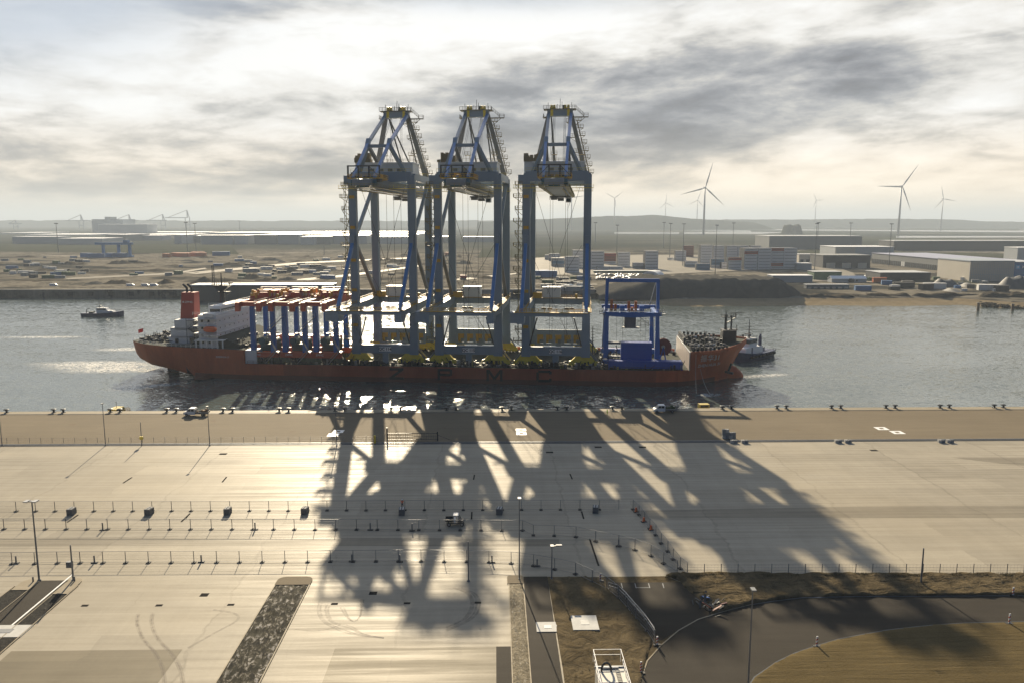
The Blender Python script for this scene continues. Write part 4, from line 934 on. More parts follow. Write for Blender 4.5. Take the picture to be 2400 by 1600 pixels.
    MH = P(mh, 'machinery_house', OFFW); P(MB().box(-9.6, 10.0, 8.6, 20.4, 74.2, 74.55), 'roof', WHITE, MH)
    vents = MB()
    for x in (-6, -2.5, 1, 4.5): vents.box(x - .9, x + .9, 8.9, 9.05, 71.2, 72.3)
    P(vents, 'louvre', MDST, MH)
    mr = MB(); mr.rail([(-9.6, 8.7, 74.55), (10, 8.7, 74.55), (10, 20.3, 74.55)], 1.1, 1.8, .1)
    for x in (-1.6, 8.6): 
        for dx in (-.7, .7): mr.bar((x + dx, 12, 74.5), (x + dx, 12, 77.2), .16)
        mr.box(x - 1.1, x + 1.1, 11.2, 12.8, 77.1, 77.3); mr.rail([(x - 1.1, 11.2, 77.3), (x + 1.1, 11.2, 77.3)], 1.1, 1, .12)
    for _ in range(16): x = rnd.uniform(-12.4, -6.5); mr.box(x - .5, x + .5, 9.5, 12, 74.6, rnd.uniform(75.4, 78.2))
    P(mr, 'roof_gear', mat('tan_machine_paint', (.26, .20, .10), .6, 0, .3, .5), MH)
    # A-frame
    H1, HY1 = 92.6, 25.5
    for sx in (-1, 1):
        P(MB().bar((sx * 10.3, FY, 70), (sx * 4.3, HY1 + .3, H1 + 1), 1.9, 1.6, 1.5, 1.3), 'mast_leg', MDST if sx < 0 else mat('mast_grey_paint', (.12, .14, .15), .5, 0, .15, .3))
    hbm = MB(); hbm.box(-4.9, 4.9, HY1 - 1.6, HY1 + 1.4, H1, H1 + 2.4); HB = P(hbm, 'mast_head_beam', BLUEGREY)
    hp = MB(); hp.box(-6.3, 6.1, HY1 - 2.6, HY1 + 2.4, H1 + 2.4, H1 + 2.6); hp.rail([(-6.3, HY1 - 2.5, H1 + 2.6), (6.1, HY1 - 2.5, H1 + 2.6)], 1.2, 1.2, .12); hp.rail([(-6.3, HY1 - 2.5, H1 - .4), (-6.3, HY1 + 2.4, H1 - .4)], 1.2, 1.2, .12); hp.box(-6.6, -5, HY1 - 2.5, HY1 + 2, H1 - .5, H1 - .35)
    hp.box(5, 10.8, HY1 - 2, HY1 - .4, H1 - .6, H1 - .35); hp.rail([(9, HY1 - 2, H1 - .35), (10.8, HY1 - 2, H1 - .35), (10.8, HY1 - .4, H1 - .35)], 1.2, 1, .12); hp.bar((6.1, HY1 - 1.2, H1 + 2.6), (9.2, HY1 - 1.2, H1 - .2), .8, .14); hp.rail([(6.1, HY1 - 1.6, H1 + 2.5), (9.2, HY1 - 1.6, H1 - .2)], 1.1, 1, .11); hp.bar((9.6, HY1 - 1.2, H1 - .6), (6.2, HY1 - 1.2, H1 - 3.4), .16)
    P(hp, 'head_platform', mat('dark_tan_steel', (.12, .105, .07), .6, 0, .3, .5), HB)
    for x in (-3.3, -2.2, 2.0, 3.1): sh = MB(); sh.tube((x - .35, HY1, H1 + 3.3), (x + .35, HY1, H1 + 3.3), 1.1, n=12); sh.box(x - .5, x + .5, HY1 - 1, HY1 + 1, H1 + 2.5, H1 + 3.4); P(sh, 'rope_sheave', YELG, HB)
    sh = MB()
    sh.box(-3.6, -2.6, HY1 - 1.72, HY1 - 1.6, H1, H1 + 3.6); sh.box(2.7, 3.7, HY1 - 1.72, HY1 - 1.6, H1, H1 + 3.6)
    split_build(sh, 'sheave_frame', YELG, HB)
    ant = MB()
    for x, h in ((-4.6, 2.6), (-2.9, 1.6), (-1.1, 2.0), (0, 4.0), (.7, 2.9), (1.5, 1.5), (4.4, 2.6), (5.6, 1.6)): ant.bar((x, HY1, H1 + 2.6), (x + (.3 if num == '114' else 0), HY1, H1 + 2.6 + h), .16)
    ant.box(.9, 1.7, HY1 - .4, HY1 + .4, H1 + 2.6, H1 + 4.2); split_build(ant, 'antenna', DKST, HB)
    # back stays, joint crossbar and struts
    J = (3.9, -3.5, 80.3)
    for sx in (-1, 1):
        P(MB().bar((sx * 4.3, HY1 - 1.2, H1 + .8), (sx * J[0], J[1], J[2]), 1.05, .95), 'back_stay', SKYBLUE if sx > 0 else BLUEGREY)
        P(MB().bar((sx * J[0], J[1], J[2]), (sx * 3.7, -24, 67.2), .95, .9), 'back_stay', SKYBLUE)
        P(MB().bar((sx * J[0], J[1], J[2] - .3), (sx * 8.6, .6, 70.0), 1.5, .9, 1.5, .9), 'strut', BLUEGREY)
        P(MB().bar((sx * J[0], J[1], J[2] - .6), (sx * 4.2, 23, 70.0), 1.2, 1.0), 'strut', MDST)
        P(MB().bar((sx * J[0], J[1] - .6, J[2] - .8), (sx * J[0], J[1] + 1.5, J[2] + 1.5), 1.5, 1.4), 'joint', BLUEGREY)
        for yb in (58, 86): P(MB().bar((sx * 3.4, HY1 + 1, H1 + .3), (sx * 3.0, yb, 66.9), .5, .4), 'forestay', DKST)
    P(MB().bar((-J[0], J[1], J[2] - .9), (J[0], J[1], J[2] - .9), .95, 1.15), 'crossbar', BLUEGREY)
    # access platforms up the right mast leg
    mb = MB()
    for i in range(8):
        q = .06 + i * .118; x = 10.3 - 6.0 * q; y = FY - 5 * q; z = 70 + (H1 - 69) * q
        sx = 1 if i % 2 else (1 if i % 3 else -1)
        for s2, dz in ((1, 0), (-1, 2.2)):
            if s2 < 0 and i % 2: continue
            xx = x + s2 * 1.0; mb.box(min(xx, xx + s2 * 2.3), max(xx, xx + s2 * 2.3), y - 1.6, y, z + dz, z + dz + .2); mb.rail([(xx, y - 1.6, z + dz + .2), (xx + s2 * 2.3, y - 1.6, z + dz + .2)], 1.2, .8, .13); mb.bar((xx + s2 * 2.2, y - .8, z + dz), (xx, y - .8, z + dz - 1.5), .14)
        if i < 7: mb.bar((x + 1.6, y - 1.0, z), (x + 1.6 - .7, y - 1.6, z + 2.6), .5, .1)
    P(mb, 'mast_stair', mat('stair_tan_steel', (.20, .175, .11), .6, 0, .25, .5))
    # stair tower on the near left leg
    mb = MB(); x0 = -W - 1.4
    for i in range(14):
        z = 9 + i * 4.35
        if 17 < z < 23: continue
        wd = 2.6 if i % 2 else 3.2
        mb.box(x0 - wd, x0 + .1, -1.4, 1.0, z, z + .18); mb.rail([(x0 - wd, -1.4, z + .18), (x0, -1.4, z + .18)], 1.15, 1.0, .12); mb.rail([(x0 - wd, -1.4, z + .18), (x0 - wd, 1.0, z + .18)], 1.15, 1.0, .12); mb.bar((x0 - wd + .4, -.6, z), (x0, -.6, z - 1.9), .16)
        if i < 13: a, b = (x0 - wd + .5, x0 - .4) if i % 2 else (x0 - .4, x0 - wd + .5); mb.bar((a, -.2, z + .2), (b, -.2, z + 4.35), .55, .12)
    for y in (-1.3, .9): mb.bar((x0 - 1.5, y, 8), (x0 - 1.5, y, 67), .16)
    P(mb, 'stair_tower', mat('stair_dark_yellow', (.20, .165, .06), .6, 0, .3, .5))
    # platform boxes on the left leg
    mb = MB()
    for z in (14, 27, 38, 50, 61): mb.box(-W - .9, -W + .9, -1.55, -1.2, z, z + 1.1)
    split_build(mb, 'junction_box', YEL, root)
    # ropes and lashing wires within the portal
    wr = MB()
    for x in (-2.6, 3.0): wr.bar((x, 5, 62.9), (x, 5, 9), .10); wr.bar((x + .6, 14, 62.9), (x + .6, 14, 9), .10)
    for a, b in (((-8.5, 1, 66), (3.5, 4, 26)), ((8.5, 1, 66), (-3.5, 4, 26)), ((-9, 4, 40), (5.5, 6, 8)), ((9, 4, 44), (-1, 6, 27)), ((-6.6, -24, 21), (-9.2, 2, 7.5)), ((6.2, -24, 21), (8.8, 2, 7.5))): wr.bar(a, b, .11)
    for x in (-2.4, -1.9, 1.6, 2.1): wr.bar((x * 1.0, HY1, H1), (x * 1.2, 2, 74), .09); wr.bar((x, HY1, H1), (x, 24, 74.5), .09)
    split_build(wr, 'wire_rope', DKST, root)
    for x, a in ((-6.8, -9.6), (6.6, 9.4)): P(MB().bar((x, -1.2, 18), (a, -1.2, 7.8), .42, .42), 'lashing_strut', DKST)
    return root
quay_crane(-22.2, '114', 'left crane numbered QC 114, pale blue with yellow bogies')
quay_crane(9.4, '115', 'middle crane numbered QC 115, pale blue with yellow bogies')
quay_crane(41.7, '116', 'right tall crane numbered QC 116, pale blue with yellow bogies')
# ------------------------------------------------------------------ yard cranes behind the ship's house
def yard_crane(xl, i):
    u0, zl = PV(xl, 824, 2); _, zt = PV(xl, 714, 2); root = empty('yard_crane', S(u0 + 3.85, 2, 1.0), -TH, ['red and blue yard crane nearest the white ship house', 'middle one of the three red and blue yard cranes on deck', 'red and blue yard crane nearest the tall quay cranes'][i], 'yard crane', 'red and blue yard cranes packed on the deck')
    zt -= 1.0; zl -= 1.0; D = 12.5
    P = lambda mb, n, m, par=root: mb.build(n, m, par)
    for sx in (-1, 1):
        for y in (0, D): P(MB().bar((sx * 3.9, y, zl - .2), (sx * 3.9, y, zt + .2), 1.9, 1.6, 1.5, 1.3), 'leg', BLUEC)
        g = MB(); g.prism([(-13, zt - 1.2), (-13, zt + 1.9), (-11.4, zt + 2.2), (D + 9, zt + 2.2), (D + 9, zt + .3), (-11, zt + .3), (-11.6, zt - 1.2)], sx * 3.9 - .75, sx * 3.9 + .75, 'x')
        gi = P(g, 'girder', REDC); rl = MB(); rl.rail([(sx * 3.9 - 1.3, -13, zt + 1.6), (sx * 3.9 - 1.3, D + 9, zt + 1.6)], 1.1, 2, .1); rl.box(sx * 3.9 - 1.5, sx * 3.9 - .8, -12.6, D + 9, zt + 1.45, zt + 1.6); P(rl, 'railing', GALV, gi)
    for y in (-10, D + 7): P(MB().box(-3.1, 3.1, y - .6, y + .6, zt + .5, zt + 2.0), 'end_tie', REDC)
    for y in (0, D):
        s = P(MB().box(-5.8, 5.8, y - .8, y + .8, 2.4, zl), 'sill_beam', REDC)
        if y == 0: text_mesh('lettering', 'ZPMC', 1.05, OFFW, s, (-2.4, -.83, (zl + 2.4) / 2), (R(90), 0, 0), .01, 1.1)
        b = MB()
        for k in (-5, -3, 3, 5): b.box(k - .9, k + .9, y - .7, y + .7, .9, 2.5); b.tube((k, y - .5, .55), (k, y + .5, .55), .5, n=10)
        P(b, 'bogie', mat('dull_green_bogie', (.10, .11, .07), .6, 0, .3, .8))
    t_ = MB(); t_.box(-5.4, 5.4, 2, 13, zt + 2.3, zt + 2.9); t_.box(-3.4, 4.4, 4, 11.5, zt + 2.9, zt + 5.0); t_.prism([(-2.2, zt + 2.6), (2.2, zt + 2.6), (1.4, zt + 4.4), (-1.4, zt + 4.4)], 1.6, 3.0, 'y'); TR = P(t_, 'trolley', REDC)
    y_ = MB(); rnd = random.Random(50 + i)
    for _ in range(34): x, y = rnd.uniform(-5.6, 5.6), rnd.uniform(1.4, 13); y_.box(x - .35, x + .35, y - .4, y + .4, zt + 2.2, zt + rnd.uniform(3.2, 5.6))
    split_build(y_, 'trolley_gear', YEL, TR); rl = MB(); rl.box(-4.8, 5.4, 11, 12, zt + 5.4, zt + 5.7); rl.rail([(-4.8, 2.6, zt + 2.9), (5.2, 2.6, zt + 2.9)], 1.1, 1.2, .1); P(rl, 'trolley_roof', OFFW, TR)
    z = MB(); pts = [(7.2, -2, zt - 3.0), (2.2, -2, zt - 9.4), (4.6, -2, zl + .2), (1.2, -2, 1.2)]
    pts = [(8.6, -2, zt - 4.2), (2.0, -2, (zt + zl) / 2 - 1.6), (5.6, -2, zl + .6), (1.2, -2, .4)]
    for a, b in zip(pts, pts[1:]): z.bar(a, b, .8, .18); z.bar((a[0], -2.4, a[2] + 1.1), (b[0], -2.4, b[2] + 1.1), .12)
    for a in pts[1:3]: z.box(a[0] - 1.2, a[0] + 1.6, -2.8, -.8, a[2] - .1, a[2] + .1)
    P(z, 'zigzag_stair', GALV)
    dk = MB(); dk.box(-3, 3, 4, 10, zt - 18, zt - 15.4); dk.tube((-2.4, 4, zt - 14.4), (-2.4, 9, zt - 14.4), 1.4, n=12); dk.tube((2.2, 4, zt - 14.6), (2.2, 9, zt - 14.6), 1.2, n=12); P(dk, 'spreader', mat('dark_green_spreader', (.03, .06, .04), .6, 0, .3, .6))
for i, xl in enumerate((596, 670, 742)): yard_crane(xl, i)
def dbox(name, uv, size, m, label, cat, z=1.02, group=None, trim=None):
    u, v = uv; o = empty(name, S(u, v, z), -TH, label, cat, group); a, b, c = size
    MB().box(-a / 2, a / 2, -b / 2, b / 2, .35, c).build('body', m, o); f = MB()
    for x in (-a / 2, a / 2):
        for y in (-b / 2, b / 2): f.box(x - .2, x + .2, y - .2, y + .2, 0, c + .08)
    for k in range(int(a / 2.4)): x = -a / 2 + 1.2 + k * 2.4; f.box(x - .08, x + .08, -b / 2 - .1, -b / 2, .4, c - .1)
    f.build('frame', trim or m, o); return o
for i, (px, pw_) in enumerate(((640, 5.5), (684, 6.5), (718, 6), (776, 7))):
    dbox('cargo_box', (PV(px, 820, 27)[0], 28), (pw_, 5, 7.0), REDC, ['red steel cargo box seen behind the zigzag stair nearest the ship house', 'red steel cargo box seen between the first and second yard crane', 'red steel cargo box seen between the second and third yard crane', 'red steel cargo box beside the left quay crane'][i], 'cargo box')
# ------------------------------------------------------------------ blue gantry near the bow
def blue_gantry():
    v0 = 7.0; u0, zb = PV(1423, 733, v0); u1, _ = PV(1541, 733, v0); zt = PV(1480, 737, v0)[1]; _, zf = PV(1420, 838, v0); _, ztt = PV(1480, 656, v0 + 2)
    cu = (u0 + u1) / 2; W = (u1 - u0) / 2; root = empty('blue_gantry_crane', S(cu, v0, 1), -TH, 'bright blue gantry crane with a tall hoop frame near the bow', 'gantry crane')
    zt -= 1; zf -= 1; ztt -= 1; D = 26
    P = lambda mb, n, m, par=root: mb.build(n, m, par)
    for sx in (-1, 1):
        for y in (0, D): P(MB().bar((sx * (W + .3), y, max(.6, zf)), (sx * W, y, zt), 1.9, 1.5, 1.2, 1.2), 'leg', BLUEC)
        P(MB().bar((sx * (W + .3), 2.0, zt + .8), (sx * (W + .1), 2, ztt), 1.1, .9), 'hoop_post', BLUEC)
        P(MB().bar((sx * (W - .8), D, zt + .8), (sx * (W - .5), 2.5, ztt - .4), .3, .3), 'hoop_stay', GALV)
        P(MB().box(sx * W - .7, sx * W + .7, .8, D - .8, zt - 1.2, zt + .1), 'side_beam', BLUEC)
    P(MB().box(-W - .6, W + .6, 1.5, 2.5, ztt - .9, ztt + .4), 'hoop_beam', BLUEC)
    for y in (0, D):
        mb = MB(); mb.prism([(-W - 1.5, zt + .8), (W + 1.5, zt + .8), (W + 1.5, zt - .5), (4, zt - .9), (0, zt - 1.1), (-4, zt - .9), (-W - 1.5, zt - .5)], y - .7, y + .7, 'y'); b = P(mb, 'top_beam', BLUEC)
        rl = MB(); rl.rail([(-W - 2, y - .9, zt + .8), (W + 2, y - .9, zt + .8)], 1.2, 1.4, .1); P(rl, 'railing', OFFW, b)
    t_ = MB(); t_.box(-4, 4, 2, 7, zt + .9, zt + 1.3)
    for x in (-3.6, 3.4): t_.tube((x - .9, 1.5, zt + 2), (x + .9, 1.5, zt + 2), 1.1, n=12)
    TR = P(t_, 'trolley', BLUEC); g = MB()
    for x, h in ((-W + 1.6, 5.2), (-W + 3.0, 3.4), (-1.2, 4.6), (1.3, 4.6), (0, 2.4)): g.box(x - .5, x + .5, 1.4, 2.4, zt + .9, zt + h)
    split_build(g, 'hoist_gear', mat('machine_orange', (.5, .13, .03), .5, 0, .2, .7), TR)
    c = MB(); c.box(-2.6, 1.6, 3, 6, zt - 5.2, zt - 1.3); c.box(-3.4, 3.0, 2.8, 6.2, zt - 5.5, zt - 5.2); c.rail([(2, 3, zt - 4.8), (W - 1.4, 3, zt - 4.8)], 1.6, 1.2, .1); c.bar((3, 3, zt - 1.4), (W - 2, 3, zt - 4.6), .14); P(c, 'operator_cab', MDST)
    wr = MB()
    for x in (-5.4, -3.2, 3.4, 5.2): wr.bar((x, 4, zt - .5), (x, 4, 6), .09)
    split_build(wr, 'wire_rope', DKST, root)
    for y in (0, D): P(MB().box(-W - 1.6, W + 1.6, y - .9, y + .9, .8, 2.6), 'sill_beam', BLUEC)
    b = MB(); b.box(-W + 5.2, W - 1.8, -2.2, 2.2, 2.6, 9.2); P(b, 'power_house', BLUE2); b = MB(); b.box(-W + .6, -W + 5.0, -1, 1, 8.4, 9.2); b.box(-W + .8, W - 2, -1.3, 1.3, 3.8, 4.1); P(b, 'platform', MDST)
    lad = MB(); lad.bar((-W - 1.9, -1, 1), (-W - 1.2, -1, zt), .25); lad.box(-W - 2.8, -W - .8, -1.4, .8, zt + .2, zt + .4); lad.rail([(-W - 2.8, -1.4, zt + .4), (-W - .8, -1.4, zt + .4)], 1.2, .8, .12); lad.box(W + .8, W + 2.8, -1.4, .8, zt + .2, zt + .4); lad.rail([(W + .8, -1.4, zt + .4), (W + 2.8, -1.4, zt + .4)], 1.2, .8, .12); P(lad, 'access_ladder', GALV)
blue_gantry()
u0, _ = PV(1427, 866, 1.5); u1, _ = PV(1598, 866, 1.5); _, zz = PV(1500, 846, 1.5)
dbox('cargo_box', ((u0 + u1) / 2, 3.6), (u1 - u0, 4.2, zz - 1), BLUE2, 'long low dark blue cargo box on deck at the edge below the blue gantry', 'cargo box')
def reel():
    u, z = PV(1554, 812, 9); e = empty('cable_reel', S(u, 9, 1.0), -TH, 'big round dark red cable reel between the blue gantry and the bow', 'cable reel'); r = 3.05; zc = z - 1
    mb = MB(); mb.tube((0, -.9, zc), (0, -.7, zc), r, n=28); mb.tube((0, .7, zc), (0, .9, zc), r, n=28); mb.build('flange', mat('reel_dark_red', (.16, .03, .03), .6, 0, .15, .5), e)
    MB().tube((0, -.72, zc), (0, .72, zc), r * .78, n=24).build('cable', DKST, e); MB().tube((0, -1.1, zc), (0, 1.1, zc), .7, n=12).build('hub', GALV, e)
    s = MB(); s.bar((-1.6, -1.1, 0), (0, -1.1, zc), .3); s.bar((1.6, -1.1, 0), (0, -1.1, zc), .3); s.bar((-1.6, 1.1, 0), (0, 1.1, zc), .3); s.bar((1.6, 1.1, 0), (0, 1.1, zc), .3); s.box(-2, 2, -1.3, 1.3, 0, .3); s.build('stand', BLUE2, e)
reel()
def deck_crane_gear():
    u, _ = PV(1388, 860, 8); e = empty('lashing_mast', S(u, 8, 1.0), -TH, 'dark slender mast with rungs between the right crane and the blue gantry', 'mast'); _, zt = PV(1388, 764, 8)
    mb = MB(); mb.bar((0, 0, 0), (0, 0, zt - 1), .5, .5, .25, .25)
    for i in range(9): z = zt - 2 - i * 1.1; mb.bar((-.7, 0, z), (.7, 0, z), .16)
    mb.build('pole', DKST, e); rnd = random.Random(8); c = MB()
    for _ in range(46): x, y, z = rnd.uniform(-5, 10), rnd.uniform(-3, 5), rnd.uniform(0, 9) * rnd.random(); c.bar((x, y, z), (x + rnd.uniform(-1.4, 1.4), y, z + rnd.uniform(.5, 2.4)), rnd.uniform(.15, .5))
    c.bar((6, 0, 0), (5, 0, 11), .7); c.bar((-3, 0, 9), (2, 0, 0), .7); c.build('gear', DKST, e)
deck_crane_gear()
# ------------------------------------------------------------------ things on the quay and the yard
def copier(root):
    ch = [c for c in bpy.data.objects if c.parent == root]; sub = {c.name: [d for d in bpy.data.objects if d.parent == c] for c in ch}
    def cp(loc, rz=0, sx=1.0, label=None, group=None, first=[True], sc3=None):
        if first[0]: first[0] = False; r = root
        else:
            r = root.copy(); COL.objects.link(r)
            for c in ch:
                k = c.copy(); COL.objects.link(k); k.parent = r
                for d in sub[c.name]: e = d.copy(); COL.objects.link(e); e.parent = k
        r.location = loc; r.rotation_euler = (0, 0, rz); r.scale = sc3 or (sx, 1, 1)
        if label: r['label'] = label
        if group: r['group'] = group
        return r
    return cp
# bollards in pairs along the quay edge
e = empty('mooring_bollard', (0, 0, 0), 0, 'x', 'bollard'); mb = MB(); mb.tube((0, 0, 0), (0, 0, .12), .62, n=12); mb.tube((0, 0, .1), (0, 0, .75), .30, .26, n=12); mb.build('post', DKST, e)
mb = MB(); mb.loft([[(r * math.cos(a) * 1.25 - .05, r * math.sin(a), z) for a in [2 * math.pi * i / 12 for i in range(12)]] for r, z in ((.3, .62), (.62, .78), (.64, .95), (.3, 1.08))]); mb.build('cap', DKST, e)
cp = copier(e); xb0 = G(5, 962).x
for i in range(19):
    for j in (0, 1):
        cp((xb0 + i * 16.0 + j * 2.7, YQ - 1.2, .05), 0, 1, 'black double headed mooring bollard on the pale quay edge', 'mooring bollards in pairs along the quay edge')
# lamp posts
def pole(px, py, ty, label, tall=False, lamp=1, r=.11, box=False, dirx=0, z=0.0):
    b = G(px, py, z); top = HY(px, ty, b.y); h = top.z - z; e = empty('lamp_post', b, 0, label, 'lamp post', None)
    MB().tube((0, 0, 0), (0, 0, h), r, r * .65, n=8).build('pole', POLE, e); l = MB()
    if lamp:
        l.box(-.25, .25, -.55, .25, h - .02, h + .14) if lamp == 1 else (l.box(-.8, .8, -.2, .2, h, h + .16), l.box(-.95, -.35, -.7, .3, h + .1, h + .25), l.box(.35, .95, -.7, .3, h + .1, h + .25))
        if dirx: l.bar((0, 0, h - .1), (dirx, 0, h + .05), .12); l.box(dirx - .4, dirx + .5, -.22, .22, h, h + .16)
        l.build('lamp_head', GALV if lamp == 2 else POLE, e)
    MB().tube((0, 0, 0), (0, 0, .25), r * 2.2, r * 1.6, n=8).build('base', POLE, e)
    if box: MB().box(-.75, .05, -.3, .3, 2.2, 3.1).build('switch_box', MDST, e)
    return e
pole(5, 1043.5, 944, 'lamp post behind the apron fence at the left edge of the photo')
pole(247.5, 1043.5, 945, 'lamp post behind the apron fence, left of the first white truck')
pole(491.5, 1043.5, 952, 'lamp post behind the apron fence, just right of the first white truck')
pole(789.5, 1043.5, 944, 'lamp post behind the apron fence inside the crane shadow')
pole(92, 1360, 1175, 'tall lamp post with twin lamps at the far left road end', lamp=2, r=.15)
pole(172, 1360, 1276, 'short dark post with a grey switch box at the left road end', lamp=0, box=True, r=.15)
pole(1098, 1361, 1267, 'slim grey post right of the black utility buggy', lamp=0, r=.12)
pole(1217, 1357, 1167, 'tall thin lamp post with a white head at the top of the narrow road', r=.10)
pole(1293, 1358, 1278, 'short lamp post with a side arm on the sand by the narrow road', dirx=1.0)
pole(2158, 1369, 1283.5, 'lamp post on the sand verge behind the curved road', r=.15, lamp=0, box=False)
pole(1751, 1660, 1380, 'lamp post with a white head standing in the bend of the curved road', r=.11)
b = G(332.6, 1043.5); e = empty('camera_mast', b, 0, 'short mast with a small yellow cabinet at the apron fence', 'mast'); MB().tube((0, 0, 0), (0, 0, 5.9), .11, .08).build('pole', POLE, e); MB().box(-.35, .35, -.3, .3, 1.6, 2.3).build('cabinet', YELG, e)
# apron fence with its gate
def post_fence(name, pts, h, label, cat='fence', step=None, r=.05, wires=3, m=POLE):
    root = empty(name, pts[0], 0, label, cat); o = Vector(pts[0]); n = 0
    for p in pts:
        q = Vector(p) - o; MB().tube(q, q + Vector((0, 0, h)), r, n=5).build('post', m, root)
    wm = MB()
    for a, b in zip(pts, pts[1:]):
        a = Vector(a) - o; b = Vector(b) - o
        for i in range(wires): z = Vector((0, 0, h * (i + .6) / wires)); wm.bar(a + z, b + z, .022)
        L = (b - a).length; k = int(L / .45)
        for i in range(1, k): q = a.lerp(b, i / k); wm.bar(q, q + Vector((0, 0, h * .93)), .008)
    wm.build('wire', m, root); return root
xl_ = G(-70, 1041).x; xr_ = G(880, 1041).x; yfp = YF + 3.1
n = 36; post_fence('apron_fence', [(xl_ + (xr_ - xl_) * i / n, yfp, 0) for i in range(n + 1)], 1.35, 'long low wire fence between the apron and the yard on the left')
mb = G(901, 1046); e = empty('apron_gate', (mb.x, YF + 3.1, 0), 0, 'wide open-work sliding gate between two dark posts beside the yellow post', 'gate'); gl = G(1022, 1046).x - mb.x
for x, h in ((0, 3.4), (gl, 2.4)): MB().box(x - .16, x + .16, -.16, .16, -.2, h).build('gate_post', DKST, e)
f = MB(); f.bar((.2, 0, .35), (gl, 0, .35), .14); f.bar((.2, 0, 1.95), (gl, 0, 1.95), .14); f.bar((.2, 0, 1.15), (gl, 0, 1.15), .07)
for i in range(29): x = .2 + (gl - .3) * i / 28; f.bar((x, 0, .35), (x, 0, 1.95), .055)
f.bar((gl, 0, 1.5), (gl + 3, 0, .3), .09); f.build('gate_leaf', DKST, e)
b = G(878.7, 1038); e = empty('yellow_post', (b.x, b.y, 0), 0, 'stout bright yellow protection post left of the sliding gate', 'post'); MB().tube((0, 0, -.1), (0, 0, 1.9), .26, n=12).build('post', mat('safety_yellow', (.55, .42, .01), .5, 0, .1, 1), e); MB().tube((0, 0, 1.9), (0, 0, 1.98), .3, n=12).build('cap', YELG, e)
# concrete block groups by the rails
def blocks(px, py, nx, ny, label, w_=.8, h=.8):
    b = G(px, py)
    for i in range(nx):
        for k in range(ny):
            mb = MB(); x = i * (w_ + .04); mb.box(-w_ / 2, w_ / 2, -w_ / 2, w_ / 2, 0, h - .08)
            for dx in (-.2, .2):
                for dy in (-.2, .2): mb.tube((dx, dy, h - .09), (dx, dy, h), .11, n=6)
            o = mb.build('concrete_block', BLOCK if (i + k) % 3 else TANLT); o.location = (b.x + x, b.y, k * h + .0)
            tag(o, label, 'concrete block', 'stacked concrete blocks by the rails')
blocks(1696, 1026, 2, 3, 'grey studded concrete block in the tall stack beside the rails, left half'); blocks(1712, 1026, 2, 2, 'grey studded concrete block in the tall stack beside the rails, right half')
for px in (1716, 1741): blocks(px, 1037, 2, 1, 'grey studded concrete block on the rails just below the tall stack')
for px in (1960, 1983): blocks(px, 1036.5, 2, 1, 'grey studded concrete block on the rails, middle group of the right side')
for px in (2202, 2222): blocks(px, 1036, 2, 1, 'grey studded concrete block on the rails, rightmost group')
# ballast blocks along the far fence row
for i, (px, py) in enumerate(((168, 1204), (350, 1204), (534, 1203), (715, 1202), (942, 1204), (1171, 1203), (1396, 1199))):
    b = G(px, py); e = empty('ballast_block', b, R(random.uniform(-14, 4)), ['tall grey ballast block at the far fence row, leftmost', 'tall grey ballast block at the far fence row, second from the left', 'tall grey ballast block at the far fence row, third from the left', 'tall grey ballast block at the far fence row left of the big crane shadow', 'grey ballast block directly below the person in orange', 'grey ballast block in the shadow right of the black buggy', 'grey ballast block near the right end of the far fence row'][i], 'ballast block')
    MB().box(-.55, .55, -.75, .75, .0, 1.15).build('body', mat('dark_concrete', (.11, .115, .12), .85, 0, .25, 1.5), e); s = MB()
    for dx in (-.25, .25): s.box(dx - .1, dx + .1, -.7, .7, 1.15, 1.22)
    s.build('lifting_bar', TANLT, e)
# movable mesh fence panels with feet
def panel_proto(h=1.95):
    e = empty('fence_panel', (0, 0, 0), 0, 'x', 'fence panel'); f = MB()
    for x in (0, 1): f.box(x - .012, x + .012, -.04, .04, .1, h)
    f.bar((0, 0, h), (1, 0, h), .045, .05); f.bar((0, 0, .15), (1, 0, .15), .045, .045); f.build('frame', POLE, e)
    m = MB()
    for i in range(1, 26): x = i / 26; m.bar((x, 0, .15), (x, 0, h), .0022, .007)
    for z in (.6, 1.05, 1.5): m.bar((0, 0, z), (1, 0, z), .012)
    m.build('mesh', POLE, e); f = MB(); f.box(-.12, .12, -.32, .32, 0, .16); f.box(-.05, .05, -.12, .12, .16, .24); f.build('foot', BLACKM, e); return e
pc = copier(panel_proto())
def fence_row(pts, label, group):
    P = [G(a, b) for a, b in pts]
    for a, b in zip(P, P[1:]):
        d = b - a; r = pc(a, math.atan2(d.y, d.x), d.length, label, group)
        for c in [c for c in r.children]:
            if c.name.startswith('foot'): c.scale = (1 / d.length * 2.6, 1, 1)
def xrow(y0, y1, x0, x1, step, off):
    out = []; x = x0 + off
    while x <= x1: out.append((x, y0 + (y1 - y0) * (x - x0) / (x1 - x0))); x += step
    return out
fence_row(xrow(1198, 1193.5, -20, 1490, 45.55, 12.6), 'wire fence panel in the far straight row across the yard', 'fence panels in the far row across the yard')
fence_row([(x, 1239.5 + 3.5 * max(0, (x - 600) / 650)) for x in [-39 + 48.6 * i for i in range(27)]] + [(1250, 1254), (1299, 1255), (1350, 1258), (1396, 1268), (1450, 1279), (1488, 1288), (1525.6, 1301.7), (1555, 1320), (1587, 1339.6)], 'wire fence panel in the middle row that bends down to the corner', 'fence panels in the middle row across the yard')
